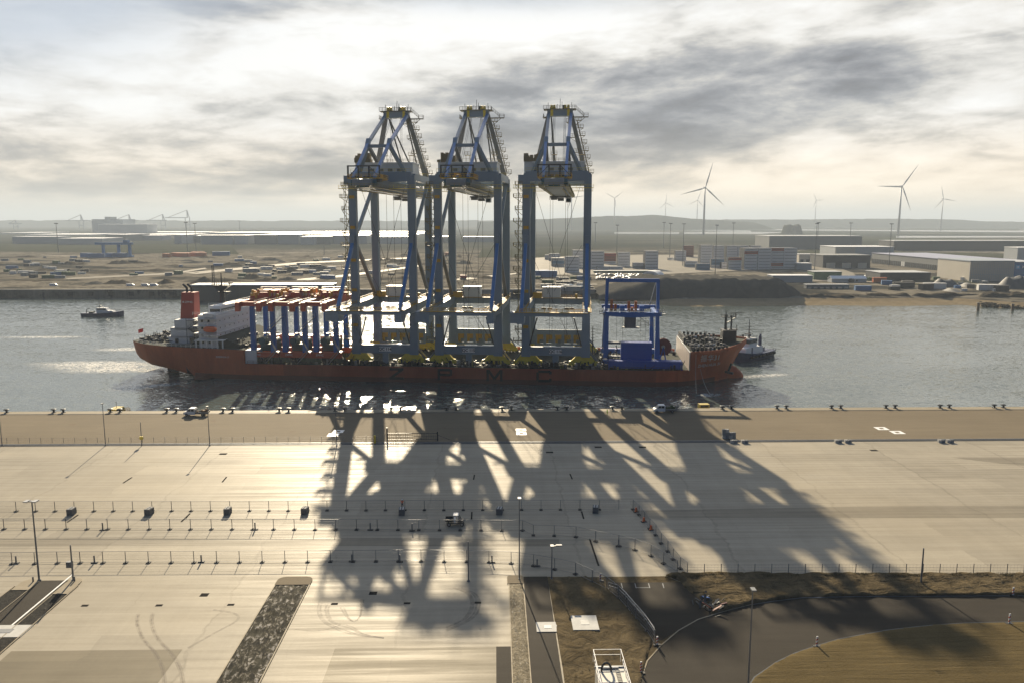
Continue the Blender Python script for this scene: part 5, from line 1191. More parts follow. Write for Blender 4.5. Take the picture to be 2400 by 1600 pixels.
fence_row([(-24.5, 1321), (28.5, 1320.5), (82, 1320)] + [(135 + 53.3 * i, 1319 - .28 * i) for i in range(15)] + [(934, 1314.5), (987, 1314.5), (1041, 1315), (1094, 1315.5), (1146, 1316.5), (1198, 1319), (1250.5, 1325.5), (1299.6, 1334), (1348.8, 1345), (1388, 1363), (1422, 1380), (1449.5, 1401), (1471, 1425), (1490, 1452), (1516, 1478.6), (1534, 1508)], 'wire fence panel in the near row that curves down along the sand', 'fence panels in the near row')
fence_row([(1483.5, 1193.5), (1497.5, 1206), (1510, 1221.7), (1522.8, 1238.5), (1536.8, 1254), (1549.4, 1273), (1564.9, 1291.9), (1577.5, 1310.7), (1594.3, 1332), (1611, 1345)], 'wire fence panel in the slanting row on the right', 'fence panels in the slanting row')
for px, py in ((1491, 1199), (1509, 1222), (1526, 1241)):
    b = G(px, py); e = empty('barrier_foot', b, R(20), 'small orange red barrier foot beside the slanting fence', 'barrier', 'orange barrier feet at the slanting fence'); MB().prism([(-.35, 0), (.35, 0), (.2, .25), (.12, .9), (-.12, .9), (-.2, .25)], -.15, .15, 'y').build('body', ORANGE, e); MB().box(-.5, .5, -.3, .3, 0, .1).build('base', BLACKM, e)
# white hand rail beside the parking apron
hp = [G(a, b) for a, b in ((1426, 1378), (1448, 1385), (1466, 1402), (1488, 1428), (1510, 1453), (1533, 1486))]
mb = MB()
for a, b in zip(hp, hp[1:]): mb.bar(a - hp[0] + Vector((0, 0, 1.0)), b - hp[0] + Vector((0, 0, 1.0)), .07); mb.bar(a - hp[0] + Vector((0, 0, .5)), b - hp[0] + Vector((0, 0, .5)), .07)
e = empty('hand_rail', hp[0], 0, 'pale pipe hand rail running down beside the dark parking apron', 'hand rail'); mb.build('rail', GALV, e)
for p in hp: q = p - hp[0]; MB().bar(q, q + Vector((0, 0, 1.0)), .09).build('post', GALV, e)
# permanent fence at the concrete edge on the right
post_fence('boundary_fence', [tuple(G(1611 + 39.4 * i, 1345 - .0 * i)) for i in range(22)], 1.75, 'thin wire fence on dark posts along the right edge of the concrete', r=.06, wires=4)
# striped warning posts
def warn(px, py, ty, label, striped=True, group=None, dk=False):
    b = G(px, py); h = max(.9, HY(px, ty, b.y).z); e = empty('warning_post', b, 0, label, 'warning post', group)
    MB().box(-.5, .5, -.22, .22, 0, .14).build('foot', BLACKM, e); MB().box(-.11, .11, -.05, .05, .14, h).build('board', MDST if dk else WHITE, e)
    if striped:
        s = MB(); k = int(h / .5)
        for i in range(k): z = .3 + i * (h - .4) / k; s.prism([(-.112, z), (.112, z + .16), (.112, z + .38), (-.112, z + .22)], -.054, .054, 'y')
        s.build('stripes', REDC, e)
warn(1407, 1361, 1343, 'red and white post at the top corner of the parking apron'); warn(1540, 1511, 1490, 'red and white post where the hand rail meets the curved road'); warn(1502, 1577, 1549, 'red and white post at the bottom edge of the curved road')
warn(1914, 1514, 1490, 'striped post on the inner kerb of the curved road'); warn(2374, 1395, 1375, 'striped post on the far side of the curved road at right'); warn(2365, 1461, 1437, 'striped post on the near side of the curved road at right'); 
for px, py in ((38, 1319), (221.6, 1318), (472, 1316), (241, 1241), (598, 1240), (868, 1241), (966, 1243), (825, 1315), (937, 1316), (1153, 1317), (1259, 1326), (1450, 1280)):
    warn(px, py, py - 17, 'dark upright post on a black foot next to a movable fence row', False, 'dark upright posts beside the fences', True)
for px, py, s in ((78, 1362, 'left'), (175, 1361, 'right')):
    warn(px, py + 2, py - 10, 'small dark marker post on the %s kerb island of the left road' % s, False, None, True)
# heap of broken barriers on the sand
b = G(1668, 1428); e = empty('debris_heap', b, 0, 'heap of dark broken barriers with a blue scrap on the sand', 'debris heap'); rnd = random.Random(12); m1, m2 = MB(), MB()
for _ in range(40):
    x, y = rnd.gauss(0, .9), rnd.gauss(.9, 1.3); a = rnd.uniform(0, 3.14); z = max(.05, .9 - .4 * math.hypot(x, y - .5)) * rnd.random()
    (m1 if rnd.random() < .8 else m2).bar((x, y, z), (x + math.cos(a) * rnd.uniform(.4, 1.5), y + math.sin(a) * 1.0, z + rnd.uniform(-.0, .8)), rnd.uniform(.08, .35), .1)
m1.build('broken_boards', DKST, e); m2.build('striped_boards', mat('dull_red_board', (.25, .08, .06), .6, 0, .3, 2), e); MB().add([(-.6, 2.0, .9), (.3, 2.1, .75), (.2, 3.0, .5), (-.7, 2.9, .7), (-.6, 2.0, .84), (.3, 2.1, .69), (.2, 3.0, .44), (-.7, 2.9, .64)], [(0, 1, 2, 3), (7, 6, 5, 4), (0, 4, 5, 1), (1, 5, 6, 2), (2, 6, 7, 3), (3, 7, 4, 0)]).build('blue_scrap', BLUEC, e)
# ------------------------------------------------------------------ vehicles
TYREM = BLACKM
def wheels(e, pts, r, w_=.26):
    for x, y in pts:
        W_ = MB().tube((x, y - w_ / 2, r), (x, y + w_ / 2, r), r, n=16).build('wheel', TYREM, e); MB().tube((x, y - w_ / 2 - .02, r), (x, y + w_ / 2 + .02, r), r * .5, n=10).build('rim', GALV, W_)
def flatbed(px, py, label, cargo, rz=0.0):
    b = G(px, py, .0); e = empty('flatbed_truck', b, rz, label, 'truck'); y0, y1 = -1.0, 1.0
    prof = [(-3.05, .45), (-3.1, .95), (-2.95, 1.15), (-2.25, 1.35), (-1.65, 2.1), (-1.35, 2.2), (.05, 2.2), (.15, 2.0), (.15, .45)]
    MB().prism(prof, y0, y1, 'y').build('cab', WHITE, e)
    g = MB(); g.prism([(-2.05, 1.38), (-1.55, 2.0), (-1.05, 2.02), (-1.05, 1.38)], y0 - .012, y1 + .012, 'y'); g.prism([(-.95, 1.38), (-.95, 2.02), (-.15, 2.02), (-.1, 1.38)], y0 - .013, y1 + .013, 'y'); g.add([(-2.22, -.85, 1.40), (-1.70, -.8, 2.08), (-1.70, .8, 2.08), (-2.22, .85, 1.40)], [(0, 1, 2, 3)]); g.build('window', GLASS, e)
    f = MB(); f.box(.2, 3.6, -1.05, 1.05, .75, .87); f.box(-2.6, 3.5, -.4, .4, .45, .74); f.build('flatbed', MDST, e)
    s = MB(); s.box(.2, 3.6, -1.08, -1.03, .87, 1.2); s.box(.2, 3.6, 1.03, 1.08, .87, 1.2); s.box(.18, .25, -1.05, 1.05, .87, 1.9); s.box(3.56, 3.62, -1.05, 1.05, .87, 1.2); s.build('side_board', GALV, e)
    wheels(e, [(-2.2, -.9), (-2.2, .9), (2.2, -.9), (2.2, .9)], .40)
    MB().box(-3.12, -2.95, -.9, .9, .38, .58).build('bumper', MDST, e); l = MB()
    for y in (-.85, .65): MB().box(-3.12, -3.02, y, y + .2, .78, .95).build('headlight', GALV, e)
    rnd = random.Random(px); c1 = MB()
    for _ in range(16): x, y = rnd.uniform(.5, 3.3), rnd.uniform(-.8, .8); c1.box(x - .25, x + .25, y - .2, y + .2, .88, rnd.uniform(1.2, 2.0))
    c1.build('load', cargo, e)
flatbed(459, 972.5, 'white flatbed truck with a brown load on the quay edge at left', mat('brown_load', (.2, .12, .06), .8, 0, .4, 2)); flatbed(1556, 965, 'white flatbed truck with a dark green load on the quay edge at right', mat('green_load', (.04, .08, .03), .8, 0, .4, 2))
b = G(1068, 1229); e = empty('utility_buggy', b, 0, 'black open utility buggy with a cream roof on the concrete yard', 'buggy')
MB().prism([(-1.6, .45), (-1.6, .95), (-.5, 1.0), (-.45, .6), (.35, .6), (.45, 1.1), (1.35, 1.0), (1.6, .75), (1.6, .45)], -.75, .75, 'y').build('body', DKST, e)
f = MB(); f.bar((-.45, -.7, 1.0), (-.35, -.65, 1.95), .08); f.bar((-.45, .7, 1.0), (-.35, .65, 1.95), .08); f.bar((.95, -.7, 1.05), (.45, -.65, 1.95), .08); f.bar((.95, .7, 1.05), (.45, .65, 1.95), .08); f.build('roll_cage', DKST, e)
MB().prism([(-.45, 1.93), (.5, 1.93), (.55, 1.98), (.4, 2.06), (-.35, 2.06)], -.72, .72, 'y').build('roof', OFFW, e); MB().add([(.95, -.65, 1.08), (.5, -.6, 1.9), (.5, .6, 1.9), (.95, .65, 1.08)], [(0, 1, 2, 3)]).build('windscreen', GLASS, e)
MB().box(-.3, .0, -.6, .6, .6, 1.25).build('seat', OFFW, e); f = MB(); f.box(-1.85, -.55, -.8, .8, .95, 1.02); f.box(-1.85, -1.8, -.8, .8, 1.0, 1.35); f.box(-1.85, -.55, -.8, -.75, 1.0, 1.35); f.box(-1.85, -.55, .75, .8, 1.0, 1.35); f.build('cargo_bed', DKST, e)
wheels(e, [(-1.15, -.7), (-1.15, .7), (1.15, -.7), (1.15, .7)], .38, .3)
# tank unit with railings at the bottom edge
zr = 3.2; a = G(1405, 1562, zr); b = G(1446, 1562, zr); cx = (a.x + b.x) / 2; hw_ = (G(1478, 1600, zr).x - G(1408, 1600, zr).x) / 2; e = empty('tank_trailer', (cx + .15, a.y, 0), 0, 'pale tank trailer with railed roof and a looped dark hose at the bottom edge', 'trailer')
MB().box(-hw_, hw_, -9, 0, .9, zr).build('tank', mat('weathered_cream', (.5, .48, .42), .6, 0, .12, .8), e)
f = MB()
for i in range(4): f.box(-hw_ + .15, hw_ - .15, -1.0 - i * 2.2, -.9 - i * 2.2, zr, zr + .06)
f.box(-hw_ - .06, hw_ + .06, -.12, .06, zr - .25, zr + .12); f.box(-.9, .95, -.5, -.2, zr + .05, zr + .2); f.build('roof_ribs', GALV, e)
r_ = MB()
for x in (-hw_, hw_ - .1):
    r_.bar((x, -9, zr + 1.15), (x, 1.8, zr + 1.15), .07); r_.bar((x, -9, zr + .6), (x, 0.5, zr + .6), .06)
    for y in (-8, -6, -4, -2, 0): r_.bar((x, y, zr), (x, y, zr + 1.15), .06)
r_.bar((-hw_, 1.8, zr + 1.15), (hw_ - .1, 1.8, zr + 1.15), .05); r_.bar((-hw_, 1.8, zr + .5), (hw_ - .1, 1.8, zr + .5), .05); r_.bar((-hw_, 1.8, zr - .4), (-hw_, 1.8, zr + 1.15), .06); r_.bar((hw_ - .1, 1.8, zr - .4), (hw_ - .1, 1.8, zr + 1.15), .06); r_.build('railing', WHITE, e)
hs = MB(); pr = None
for i in range(17):
    q = math.pi * i / 16; pt = (-1.05 + .55 - .55 * math.cos(q), -.9, zr + .1 + .95 * math.sin(q))
    if pr: hs.tube(pr, pt, .13, n=8)
    pr = pt
hs.build('hose', DKST, e); ld_ = MB()
for x in (.55, 1.0): ld_.bar((x, -.8, zr + .1), (x, -3.4, zr + .12), .06)
for i in range(9): ld_.bar((.55, -.9 - i * .3, zr + .14), (1.0, -.9 - i * .3, zr + .14), .05)
ld_.build('ladder', DKST, e); wheels(e, [(-hw_ + .3, -6.5), (hw_ - .3, -6.5), (-hw_ + .3, -7.8), (hw_ - .3, -7.8), (-hw_ + .3, -1.4), (hw_ - .3, -1.4)], .5); MB().box(-.5, .5, -8.9, -.2, .5, .9).build('chassis', DKST, e)
# ------------------------------------------------------------------ people
def person(loc, rz, label, vest, legs, arms='down', h=1.78):
    e_ = bpy.data.meshes.new('person'); k = h / 1.78
    J = {'pel': (0, 0, .95), 'wai': (0, 0, 1.12), 'che': (0, 0, 1.34), 'nec': (0, 0, 1.5), 'hd0': (0, .01, 1.58), 'hd1': (0, .015, 1.70)}
    for s, n_ in ((-1, 'l'), (1, 'r')):
        J[n_ + 'hip'] = (s * .1, 0, .9); J[n_ + 'kn'] = (s * .12, .03 * s, .5); J[n_ + 'an'] = (s * .13, .06 * s * -1, .09); J[n_ + 'to'] = (s * .14, .06 * -s + .16, .04)
        J[n_ + 'sh'] = (s * .19, 0, 1.42)
        if arms == 'up': J[n_ + 'el'] = (s * .30, .12, 1.30); J[n_ + 'wr'] = (s * .12, .26, 1.52); J[n_ + 'ha'] = (s * .06, .24, 1.60)
        else: J[n_ + 'el'] = (s * .26, -.03, 1.16); J[n_ + 'wr'] = (s * .27, .06, .92); J[n_ + 'ha'] = (s * .27, .09, .84)
    Rd = dict(pel=.145, wai=.13, che=.165, nec=.06, hd0=.085, hd1=.095, hip=.095, kn=.065, an=.05, to=.04, sh=.07, el=.048, wr=.034, ha=.042)
    ks = list(J); idx = {a: i for i, a in enumerate(ks)}
    E = [('pel', 'wai'), ('wai', 'che'), ('che', 'nec'), ('nec', 'hd0'), ('hd0', 'hd1')]
    for n_ in 'lr': E += [('pel', n_ + 'hip'), (n_ + 'hip', n_ + 'kn'), (n_ + 'kn', n_ + 'an'), (n_ + 'an', n_ + 'to'), ('che', n_ + 'sh'), (n_ + 'sh', n_ + 'el'), (n_ + 'el', n_ + 'wr'), (n_ + 'wr', n_ + 'ha')]
    def skin(keys, edges, grow, m, name, parent):
        ii = {a: i for i, a in enumerate(keys)}; me = bpy.data.meshes.new(name); me.from_pydata([tuple(c * k for c in J[a]) for a in keys], [(ii[a], ii[b]) for a, b in edges], [])
        o = bpy.data.objects.new(name, me); COL.objects.link(o); o.parent = parent; md = o.modifiers.new('s', 'SKIN'); sv_ = me.skin_vertices[0].data
        for a in keys: r = (Rd[a] if a in Rd else Rd[a[1:]]) * grow * k; sv_[ii[a]].radius = (r, r * (.8 if a in ('pel', 'wai', 'che') else 1)); 
        sv_[0].use_root = True; o.modifiers.new('u', 'SUBSURF').levels = 1
        dg = bpy.context.evaluated_depsgraph_get(); nm = bpy.data.meshes.new_from_object(o.evaluated_get(dg)); o.modifiers.clear(); o.data = nm; nm.materials.clear(); nm.materials.append(m); return o
    root = empty('person', loc, rz, label, 'person')
    skin(ks, E, 1.0, mat('skin', (.45, .27, .19), .6, 0, .05, 3), 'body', root)
    skin(['pel', 'lhip', 'lkn', 'lan', 'rhip', 'rkn', 'ran'], [('pel', 'lhip'), ('lhip', 'lkn'), ('lkn', 'lan'), ('pel', 'rhip'), ('rhip', 'rkn'), ('rkn', 'ran')], 1.16, legs, 'trousers', root)
    skin(['pel', 'wai', 'che', 'lsh', 'lel', 'lwr', 'rsh', 'rel', 'rwr'], [('pel', 'wai'), ('wai', 'che'), ('che', 'lsh'), ('lsh', 'lel'), ('lel', 'lwr'), ('che', 'rsh'), ('rsh', 'rel'), ('rel', 'rwr')], 1.2, vest, 'jacket', root)
    hm = MB(); hm.loft([[(r * math.cos(a) * k, (.015 + r * 1.1 * math.sin(a)) * k, z * k) for a in [2 * math.pi * i / 12 for i in range(12)]] for r, z in ((.115, 1.69), (.112, 1.75), (.08, 1.81), (.02, 1.835))]); hm.build('helmet', WHITE, root)
    b_ = MB(); 
    for n_ in 'lr': a = J[n_ + 'an']; b_.box(a[0] - .06, a[0] + .06, a[1] - .08, a[1] + .2, .0, .13)
    b_.build('boots', BLACKM, root); return root
HIO = mat('hi_vis_orange', (.85, .12, .03), .7, 0, .05, 3); HIY = mat('hi_vis_yellow', (.45, .75, .03), .7, 0, .05, 3); NAVY = mat('dark_work_trousers', (.03, .035, .05), .8, 0, .2, 3)
person(G(943, 1190), 0, 'person in an orange red hi-vis jacket looking towards the ship', HIO, NAVY, 'up'); person(G(1423, 971), R(100), 'person in a bright yellow green hi-vis jacket walking on the apron', HIY, HIY)
# ------------------------------------------------------------------ small vessels
def hull_boat(name, loc, rz, L, Bm, fb, m, label, cat, sheer=.8, bow=.3):
    e = empty(name, loc, rz, label, cat); rg = []
    for q in [i / 12 for i in range(13)]:
        x = -L / 2 + L * q; b = Bm / 2 * (min(1, .82 + q) if q < .6 else math.sqrt(max(.0, 1 - ((q - .6) / .4) ** 2.2)) + .02); t_ = fb + sheer * max(0, (q - .45) / .55) ** 1.6 + .2 * (1 - q)
        rg.append([(x + bow * (0 if q < .8 else (q - .8) * 5 * .8), -b, t_), (x, -b * .82, 0), (x, -b * .3, -1.2), (x, b * .3, -1.2), (x, b * .82, 0), (x + bow * (0 if q < .8 else (q - .8) * 4), b, t_)])
    MB().loft(rg).build('hull', m, e, True if 0 else False); return e
NAVYH = mat('navy_hull_paint', (.018, .032, .10), .4, 0, .15, .5)
p = G(242, 741, -5); e = hull_boat('patrol_vessel', (p.x, p.y, -5), R(3), 25, 6.2, 1.9, NAVYH, 'small navy blue working vessel with white house on open water at left', 'vessel', 1.5)
c = MB(); c.prism([(-3, 1.9), (-3.2, 5.2), (2.6, 5.2), (3.4, 3.6), (6.5, 3.4), (7.2, 2.2), (7.2, 1.9)], -2.1, 2.1, 'y'); H_ = c.build('deck_house', OFFW, e); w_ = MB(); w_.box(-2.6, 2.7, -2.13, 2.13, 4.0, 4.8); w_.build('window_band', GLASS, H_)
c = MB(); c.tube((-1.8, 0, 5.2), (-1.8, 0, 12.5), .22, .1); c.bar((-2.9, 0, 8.6), (-.6, 0, 8.6), .14); c.bar((-1.8, 0, 7), (1.0, 0, 5.3), .12); c.rail([(-3, -1.9, 5.2), (2.6, -1.9, 5.2)], 1, 1, .09); c.build('mast', DKST, e)
c = MB(); c.bar((-9.6, -1, 1.9), (-9, -1, 4.6), .35); c.bar((-9, -1, 4.6), (-7.2, -1, 5.0), .35); c.box(-8, -5.5, -1.4, 1.4, 1.9, 2.9); c.rail([(5, -1.4, 3.2), (11.5, -.6, 3.4)], 1, 1, .09); c.build('deck_gear', DKST, e)
p = G(1764, 843, -5); e = hull_boat('tug', (p.x, p.y + 4, -5), R(222), 29, 10.5, 2.6, NAVYH, 'stubby blue and white tug pushing behind the red ship bow', 'tug', 2.2, 1.0)
H_ = MB(); H_.prism([(10, 2.8), (-4, 2.8), (-4, 5.6), (6.5, 5.9), (9.5, 5.6)], -3.7, 3.7, 'y'); H_ = H_.build('deck_house', WHITE, e); c = MB(); c.prism([(6.2, 5.8), (-1, 5.8), (-.6, 9.2), (5.2, 9.2)], -2.7, 2.7, 'y'); Wh = c.build('wheelhouse', OFFW, e); MB().prism([(6.0, 7.2), (-.9, 7.2), (-.7, 8.7), (5.5, 8.7)], -2.76, 2.76, 'y').build('window_band', GLASS, Wh)
c = MB(); c.tube((1.5, 0, 9.2), (1.5, 0, 17), .3, .12); c.bar((1.5, -1.8, 12.4), (1.5, 1.8, 12.4), .2); c.bar((1.5, -1.1, 14), (1.5, 1.1, 14), .16); c.box(.6, 2.6, -1.4, 1.4, 10.6, 10.9)
for y in (-1.6, 1.2): c.tube((3.5, y, 9.2), (3.5, y, 10.6), .35)
c.rail([(-.8, -2.6, 9.2), (5.2, -2.6, 9.2), (5.2, 2.6, 9.2), (-.8, 2.6, 9.2)], 1.0, 1, .09); c.build('mast', DKST, e)
for y in (-2.6, 2.6): c = MB(); c.tube((-3.4, y, 5.4), (-3.4, y, 9.6), .8, .65, 10); c.tube((-3.4, y, 9.5), (-3.8, y, 10.5), .5, .4); c.build('funnel', NAVYH, e)
f = MB(); f.rail([(-13.6, -4.4, 2.8), (-4, -5, 2.8)], 1.0, 1.5, .12); f.rail([(-13.6, 4.4, 2.8), (-4, 5, 2.8)], 1.0, 1.5, .12); f.box(-10, -6, -1.4, 1.4, 2.8, 4.2); f.build('aft_rail', GALV, e)
f = MB()
for s_ in (-1, 1):
    for i in range(7): x = -12 + i * 3; f.tube((x, s_ * 5.3, 1.9), (x + 1.6, s_ * 5.3, 1.9), .5, n=8)
for a_ in (-.8, 0, .8): f.tube((14.6 - abs(a_), a_ * 2 - .6, 3.4), (14.6 - abs(a_), a_ * 2 + .6, 3.4), .7, n=8)
f.build('fender', BLACKM, e)
c = MB(); c.box(4.2, 5.2, -3.76, 3.76, 2.9, 5.7); c.build('blue_stripe', NAVYH, e)
p = G(322, 958, -5); e = hull_boat('workboat', (p.x, 236.5, -5), R(80), 9.5, 4.4, 1.7, BLACKM, 'small black and yellow workboat just beyond the quay edge at left', 'workboat', .9)
c = MB(); c.prism([(-3, 1.7), (-2.8, 3.6), (1.2, 3.7), (2.2, 1.9)], -1.3, 1.3, 'y'); H_ = c.build('cabin', mat('workboat_yellow', (.45, .34, .05), .5, 0, .2, 1), e); MB().box(-2.5, 1.0, -1.33, 1.33, 2.8, 3.4).build('window_band', GLASS, H_); c = MB(); c.bar((-.5, 0, 3.6), (-.5, 0, 5.6), .12); c.rail([(-4, -1.7, 1.8), (3, -1.7, 1.9)], .9, 1, .08); c.build('mast', GALV, e)
p = G(1620, 950, -5); e = hull_boat('workboat', (p.x + .3, 229.6, -5), R(4), 11, 3.2, 4.0 - .2, BLACKM, 'small black and yellow line boat at the quay edge right of the white truck', 'workboat', .4)
c = MB(); c.box(-3.4, -.4, -1.0, 1.0, 3.8, 5.5); H_ = c.build('cabin', MATS['workboat_yellow'], e); MB().box(-3.1, -.7, -1.03, 1.03, 4.7, 5.3).build('window_band', GLASS, H_); c = MB(); c.rail([(0, -1.2, 3.9), (4.4, -.6, 4.1)], .8, 1, .08); c.build('railing', DKST, e)
# churned white water: stern wash and small wakes
def foam(name, px, py, ax, ay, rz=0, z=-4.985):
    c = G(px, py, -5); n = 28; mb = MB(); mb.add([(math.cos(6.2832 * i / n), math.sin(6.2832 * i / n), 0) for i in range(n)], [tuple(range(n))]); o = mb.build(name, FOAM); o.location = (c.x, c.y, z); o.scale = (ax, ay, 1); o.rotation_euler = (0, 0, rz); o['kind'] = 'stuff'; o['label'] = 'patchy white foam churned up on the water'; o['category'] = 'foam'
foam('foam', 235, 857, 30, 13, .05); foam('foam', 270, 866, 26, 9, .1, -4.965); foam('foam', 215, 852, 34, 9, 0, -4.962); foam('foam', 300, 818, 20, 7, .1, -4.98); foam('foam', 345, 905, 16, 5, .5, -4.975); foam('foam', 370, 868, 12, 5, 0, -4.97); foam('foam', 1660, 925, 6, 4, .3); foam('foam', 1790, 880, 16, 4, .3, -4.98); foam('foam', 100, 790, 30, 5, 0, -4.972)
# ------------------------------------------------------------------ across the water
# quay wall with its fenders
wl = empty('far_quay_wall', (G(300, 699, -5).x, coast[1].y, -5), 0, 'long grey quay wall with dark fenders across the water at left', 'quay wall'); ox, oy = wl.location.x, wl.location.y
A_, B_ = coast[0], coast[2]; L_ = (B_ - A_).length; dirv = (B_ - A_).normalized()
def wp(s, off, z): q = A_ + dirv * s; return (q.x - ox, q.y - oy - off, z + 5)
mb = MB(); mb.loft([[wp(s, .5, -8), wp(s, .5, 1.6), wp(s, -2, 1.6), wp(s, -2, -8)] for s in (0, L_ / 2, L_)]); mb.build('wall', mat('old_quay_concrete', (.20, .20, .19), .8, 0, .2, .1, streak=True), wl)
mb = MB(); mb.loft([[wp(s, .7, -8), wp(s, .7, -2.0), wp(s, .3, -2.0), wp(s, .3, -8)] for s in (0, L_)]); mb.build('tide_band', mat('wet_weedy_concrete', (.045, .05, .045), .6, 0, .3, .2), wl)
s = 12.0; fcount = 0
while s < L_ - 10 and fcount < 90:
    q = A_ + dirv * s
    if -330 < q.x < 120: mb = MB(); mb.loft([[wp(s, 1.6, -3.2), wp(s, 1.6, -.2), wp(s, .6, .1), wp(s, .6, -3.4)], [wp(s + 4.2, 1.6, -3.2), wp(s + 4.2, 1.6, -.2), wp(s + 4.2, .6, .1), wp(s + 4.2, .6, -3.4)]]); mb.build('fender', BLACKM, wl); fcount += 1
    s += 15.6
FARM = {}
def fm(name, col): return mat('far_' + name, col, .7, 0, .10, .05)
def fbox(name, x0, x1, yb, yt, depth, m, label, cat, roofm=None, group=None, z=0.0, doors=0, slant=0.0, parts=None, doorm=None):
    a = G(x0, yb, z); b = G(x1, yb, z); W = b.x - a.x; h = HY((x0 + x1) / 2, yt, (a.y + b.y) / 2).z - z; c = (a + b) / 2
    rz = math.atan2(b.y - a.y, b.x - a.x) + slant; e = empty(name, c, rz, label, cat, group); W = math.hypot(W, b.y - a.y)
    MB().box(-W / 2, W / 2, 0, depth, 0, h).build('wall', m, e)
    MB().box(-W / 2 - .3, W / 2 + .3, -.3, depth + .3, h + .02, h + max(.35, h * .05)).build('roof', roofm or WHITE, e)
    if doors:
        k = min(doors, 60)
        for i in range(k): x = -W / 2 + W * (i + .5) / k; MB().box(x - W / k * .28, x + W / k * .28, -.25, -.01, 0, h * .42).build('door', doorm or DKST, e)
    return e, W, h
GREY1 = fm('grey_cladding', (.16, .17, .17)); GREY2 = fm('blue_grey_cladding', (.24, .28, .32)); CREAM = fm('cream_cladding', (.50, .46, .38)); ANTH = fm('anthracite_cladding', (.045, .05, .055)); BLUEF = fm('blue_cladding', (.05, .16, .34)); LTG = fm('light_grey_cladding', (.38, .40, .41)); ORG = fm('orange_steel', (.5, .12, .04)); GRN = fm('green_cladding', (.06, .12, .07)); SOLAR = fm('solar_roof', (.25, .27, .36))
fbox('warehouse', 1802, 2019, 584, 555, 90, GREY1, 'long low grey warehouse below the dark knoll on the right horizon', 'warehouse', LTG)
fbox('warehouse', 2094, 2430, 588, 566, 60, ANTH, 'very long dark warehouse with a pale roof at the right edge near the horizon', 'warehouse', LTG)
e, W, h = fbox('warehouse', 1957, 2094, 604, 580, 60, LTG, 'pale corrugated warehouse behind the black block building', 'warehouse'); f = MB(); [f.box(-W / 2 + W * .34 * i / 14 - .15, -W / 2 + W * .34 * i / 14 + .15, -.15, -.01, 0, h) for i in range(14)]; f.box(-W / 2, -W / 2 + W * .34, -.1, -.02, 0, h - .1); f.build('cream_panel', CREAM, e)
fbox('office_block', 1928, 2039, 629, 600, 40, ANTH, 'black block shaped building with a grey left end behind the small sheds', 'building', GREY1, doors=3, doorm=CREAM)
# dock hall that runs slanting towards the right
a = G(2042, 617); b = G(2272, 643); rz = math.atan2(b.y - a.y, b.x - a.x); W = (b - a).length; h = HY(2272, 614, b.y).z; e = empty('dock_hall', a, rz, 'long logistics hall with solar roof and a row of dark dock doors', 'warehouse')
MB().box(0, W, 0, 70, 0, h).build('wall', GREY1, e); MB().box(-.4, W + .4, -.4, 70.4, h, h + .5).build('roof', SOLAR, e)
for i in range(48): x = W * (i + .5) / 48; MB().box(x - W / 150, x + W / 150, -.4, -.02, .6, h * .45).build('dock_door', DKST if i not in (17, 18) else WHITE, e)
e, W, h = fbox('warehouse', 2271, 2374, 660, 614, 55, CREAM, 'tall cream corrugated warehouse at the end of the dock hall', 'warehouse', GREY2); f = MB()
for i in range(24): x = -W / 2 + W * i / 24; f.box(x - .12, x + .12, -.2, -.01, 0, h)
for k in (.33, .62): f.box(-W / 2, W / 2, -.15, -.02, h * k, h * k + .3)
f.build('cladding_ribs', LTG, e)
e, W, h = fbox('warehouse', 2374.5, 2440, 655, 616, 40, BLUEF, 'dark blue warehouse wall with a white star at the right edge', 'warehouse', LTG)
lg = MB().box(-W / 2 + 1.6, -W / 2 + 5.2, -.3, -.02, h - 6.0, h - 2.4).build('star_sign', fm('light_blue_sign', (.12, .40, .62)), e); st_ = []
for i in range(14): r_ = 1.35 if i % 2 == 0 else .6; a_ = math.pi / 2 + math.pi * i / 7; st_.append((-W / 2 + 3.4 + r_ * math.cos(a_), h - 4.2 + r_ * math.sin(a_)))
MB().prism(st_, -.42, -.31, 'y').build('star', WHITE, lg); text_mesh('lettering', 'MAERSK', 3.6, WHITE, e, (-W / 2 + 14.5, -.12, h - 4.2), (R(90), 0, 0), .05, 1.1, .05)
fbox('office_block', 2383, 2440, 612, 582, 30, LTG, 'white office block with dark window bands at the right edge', 'building', WHITE)
fbox('shed', 1907, 1972, 656, 638, 16, GRN, 'low green shed with a pale roof edge left of the white shed', 'shed', LTG); 
a = G(1949, 662.5); b = G(2031, 662.5); W = (b - a).length; h = HY(1990, 649, a.y).z; e = empty('shed', (a + b) / 2, 0, 'white pitched-roof shed with two small windows near the beach', 'shed'); MB().prism([(0, 0), (9, 0), (9, h * .62), (4.5, h), (0, h * .62)], -W / 2, W / 2, 'x').build('wall', LTG, e); MB().prism([(-.4, h * .60), (4.5, h + .25), (9.4, h * .60), (9.4, h * .60 + .3), (4.5, h + .6), (-.4, h * .60 + .3)], -W / 2 - .3, W / 2 + .3, 'x').build('roof', WHITE, e)
for x in (0, W * .22): MB().box(x - .8, x + .8, -.1, -.01, h * .2, h * .42).build('window', GLASS, e)
fbox('shed', 1811, 1904, 662, 647, 16, GREY2, 'long blue grey shed with a white roof behind the big sand pile', 'shed', WHITE)
fbox('shed', 1868, 1902, 633, 618, 12, GREY2, 'small blue shed beside the rightmost container stack', 'shed', WHITE); fbox('shed', 1872, 1928, 617, 597, 14, CREAM, 'cream sheds with dark doors left of the black block building', 'shed', WHITE, doors=4)
fbox('site_container', 2047, 2078, 663, 652, 3, ORG, 'bright orange site container near the parked cars at right', 'container', ORG); fbox('shed', 2062, 2180, 660, 640, 30, ANTH, 'flat black building with a pale roof in front of the dock hall', 'building', LTG, doors=2)
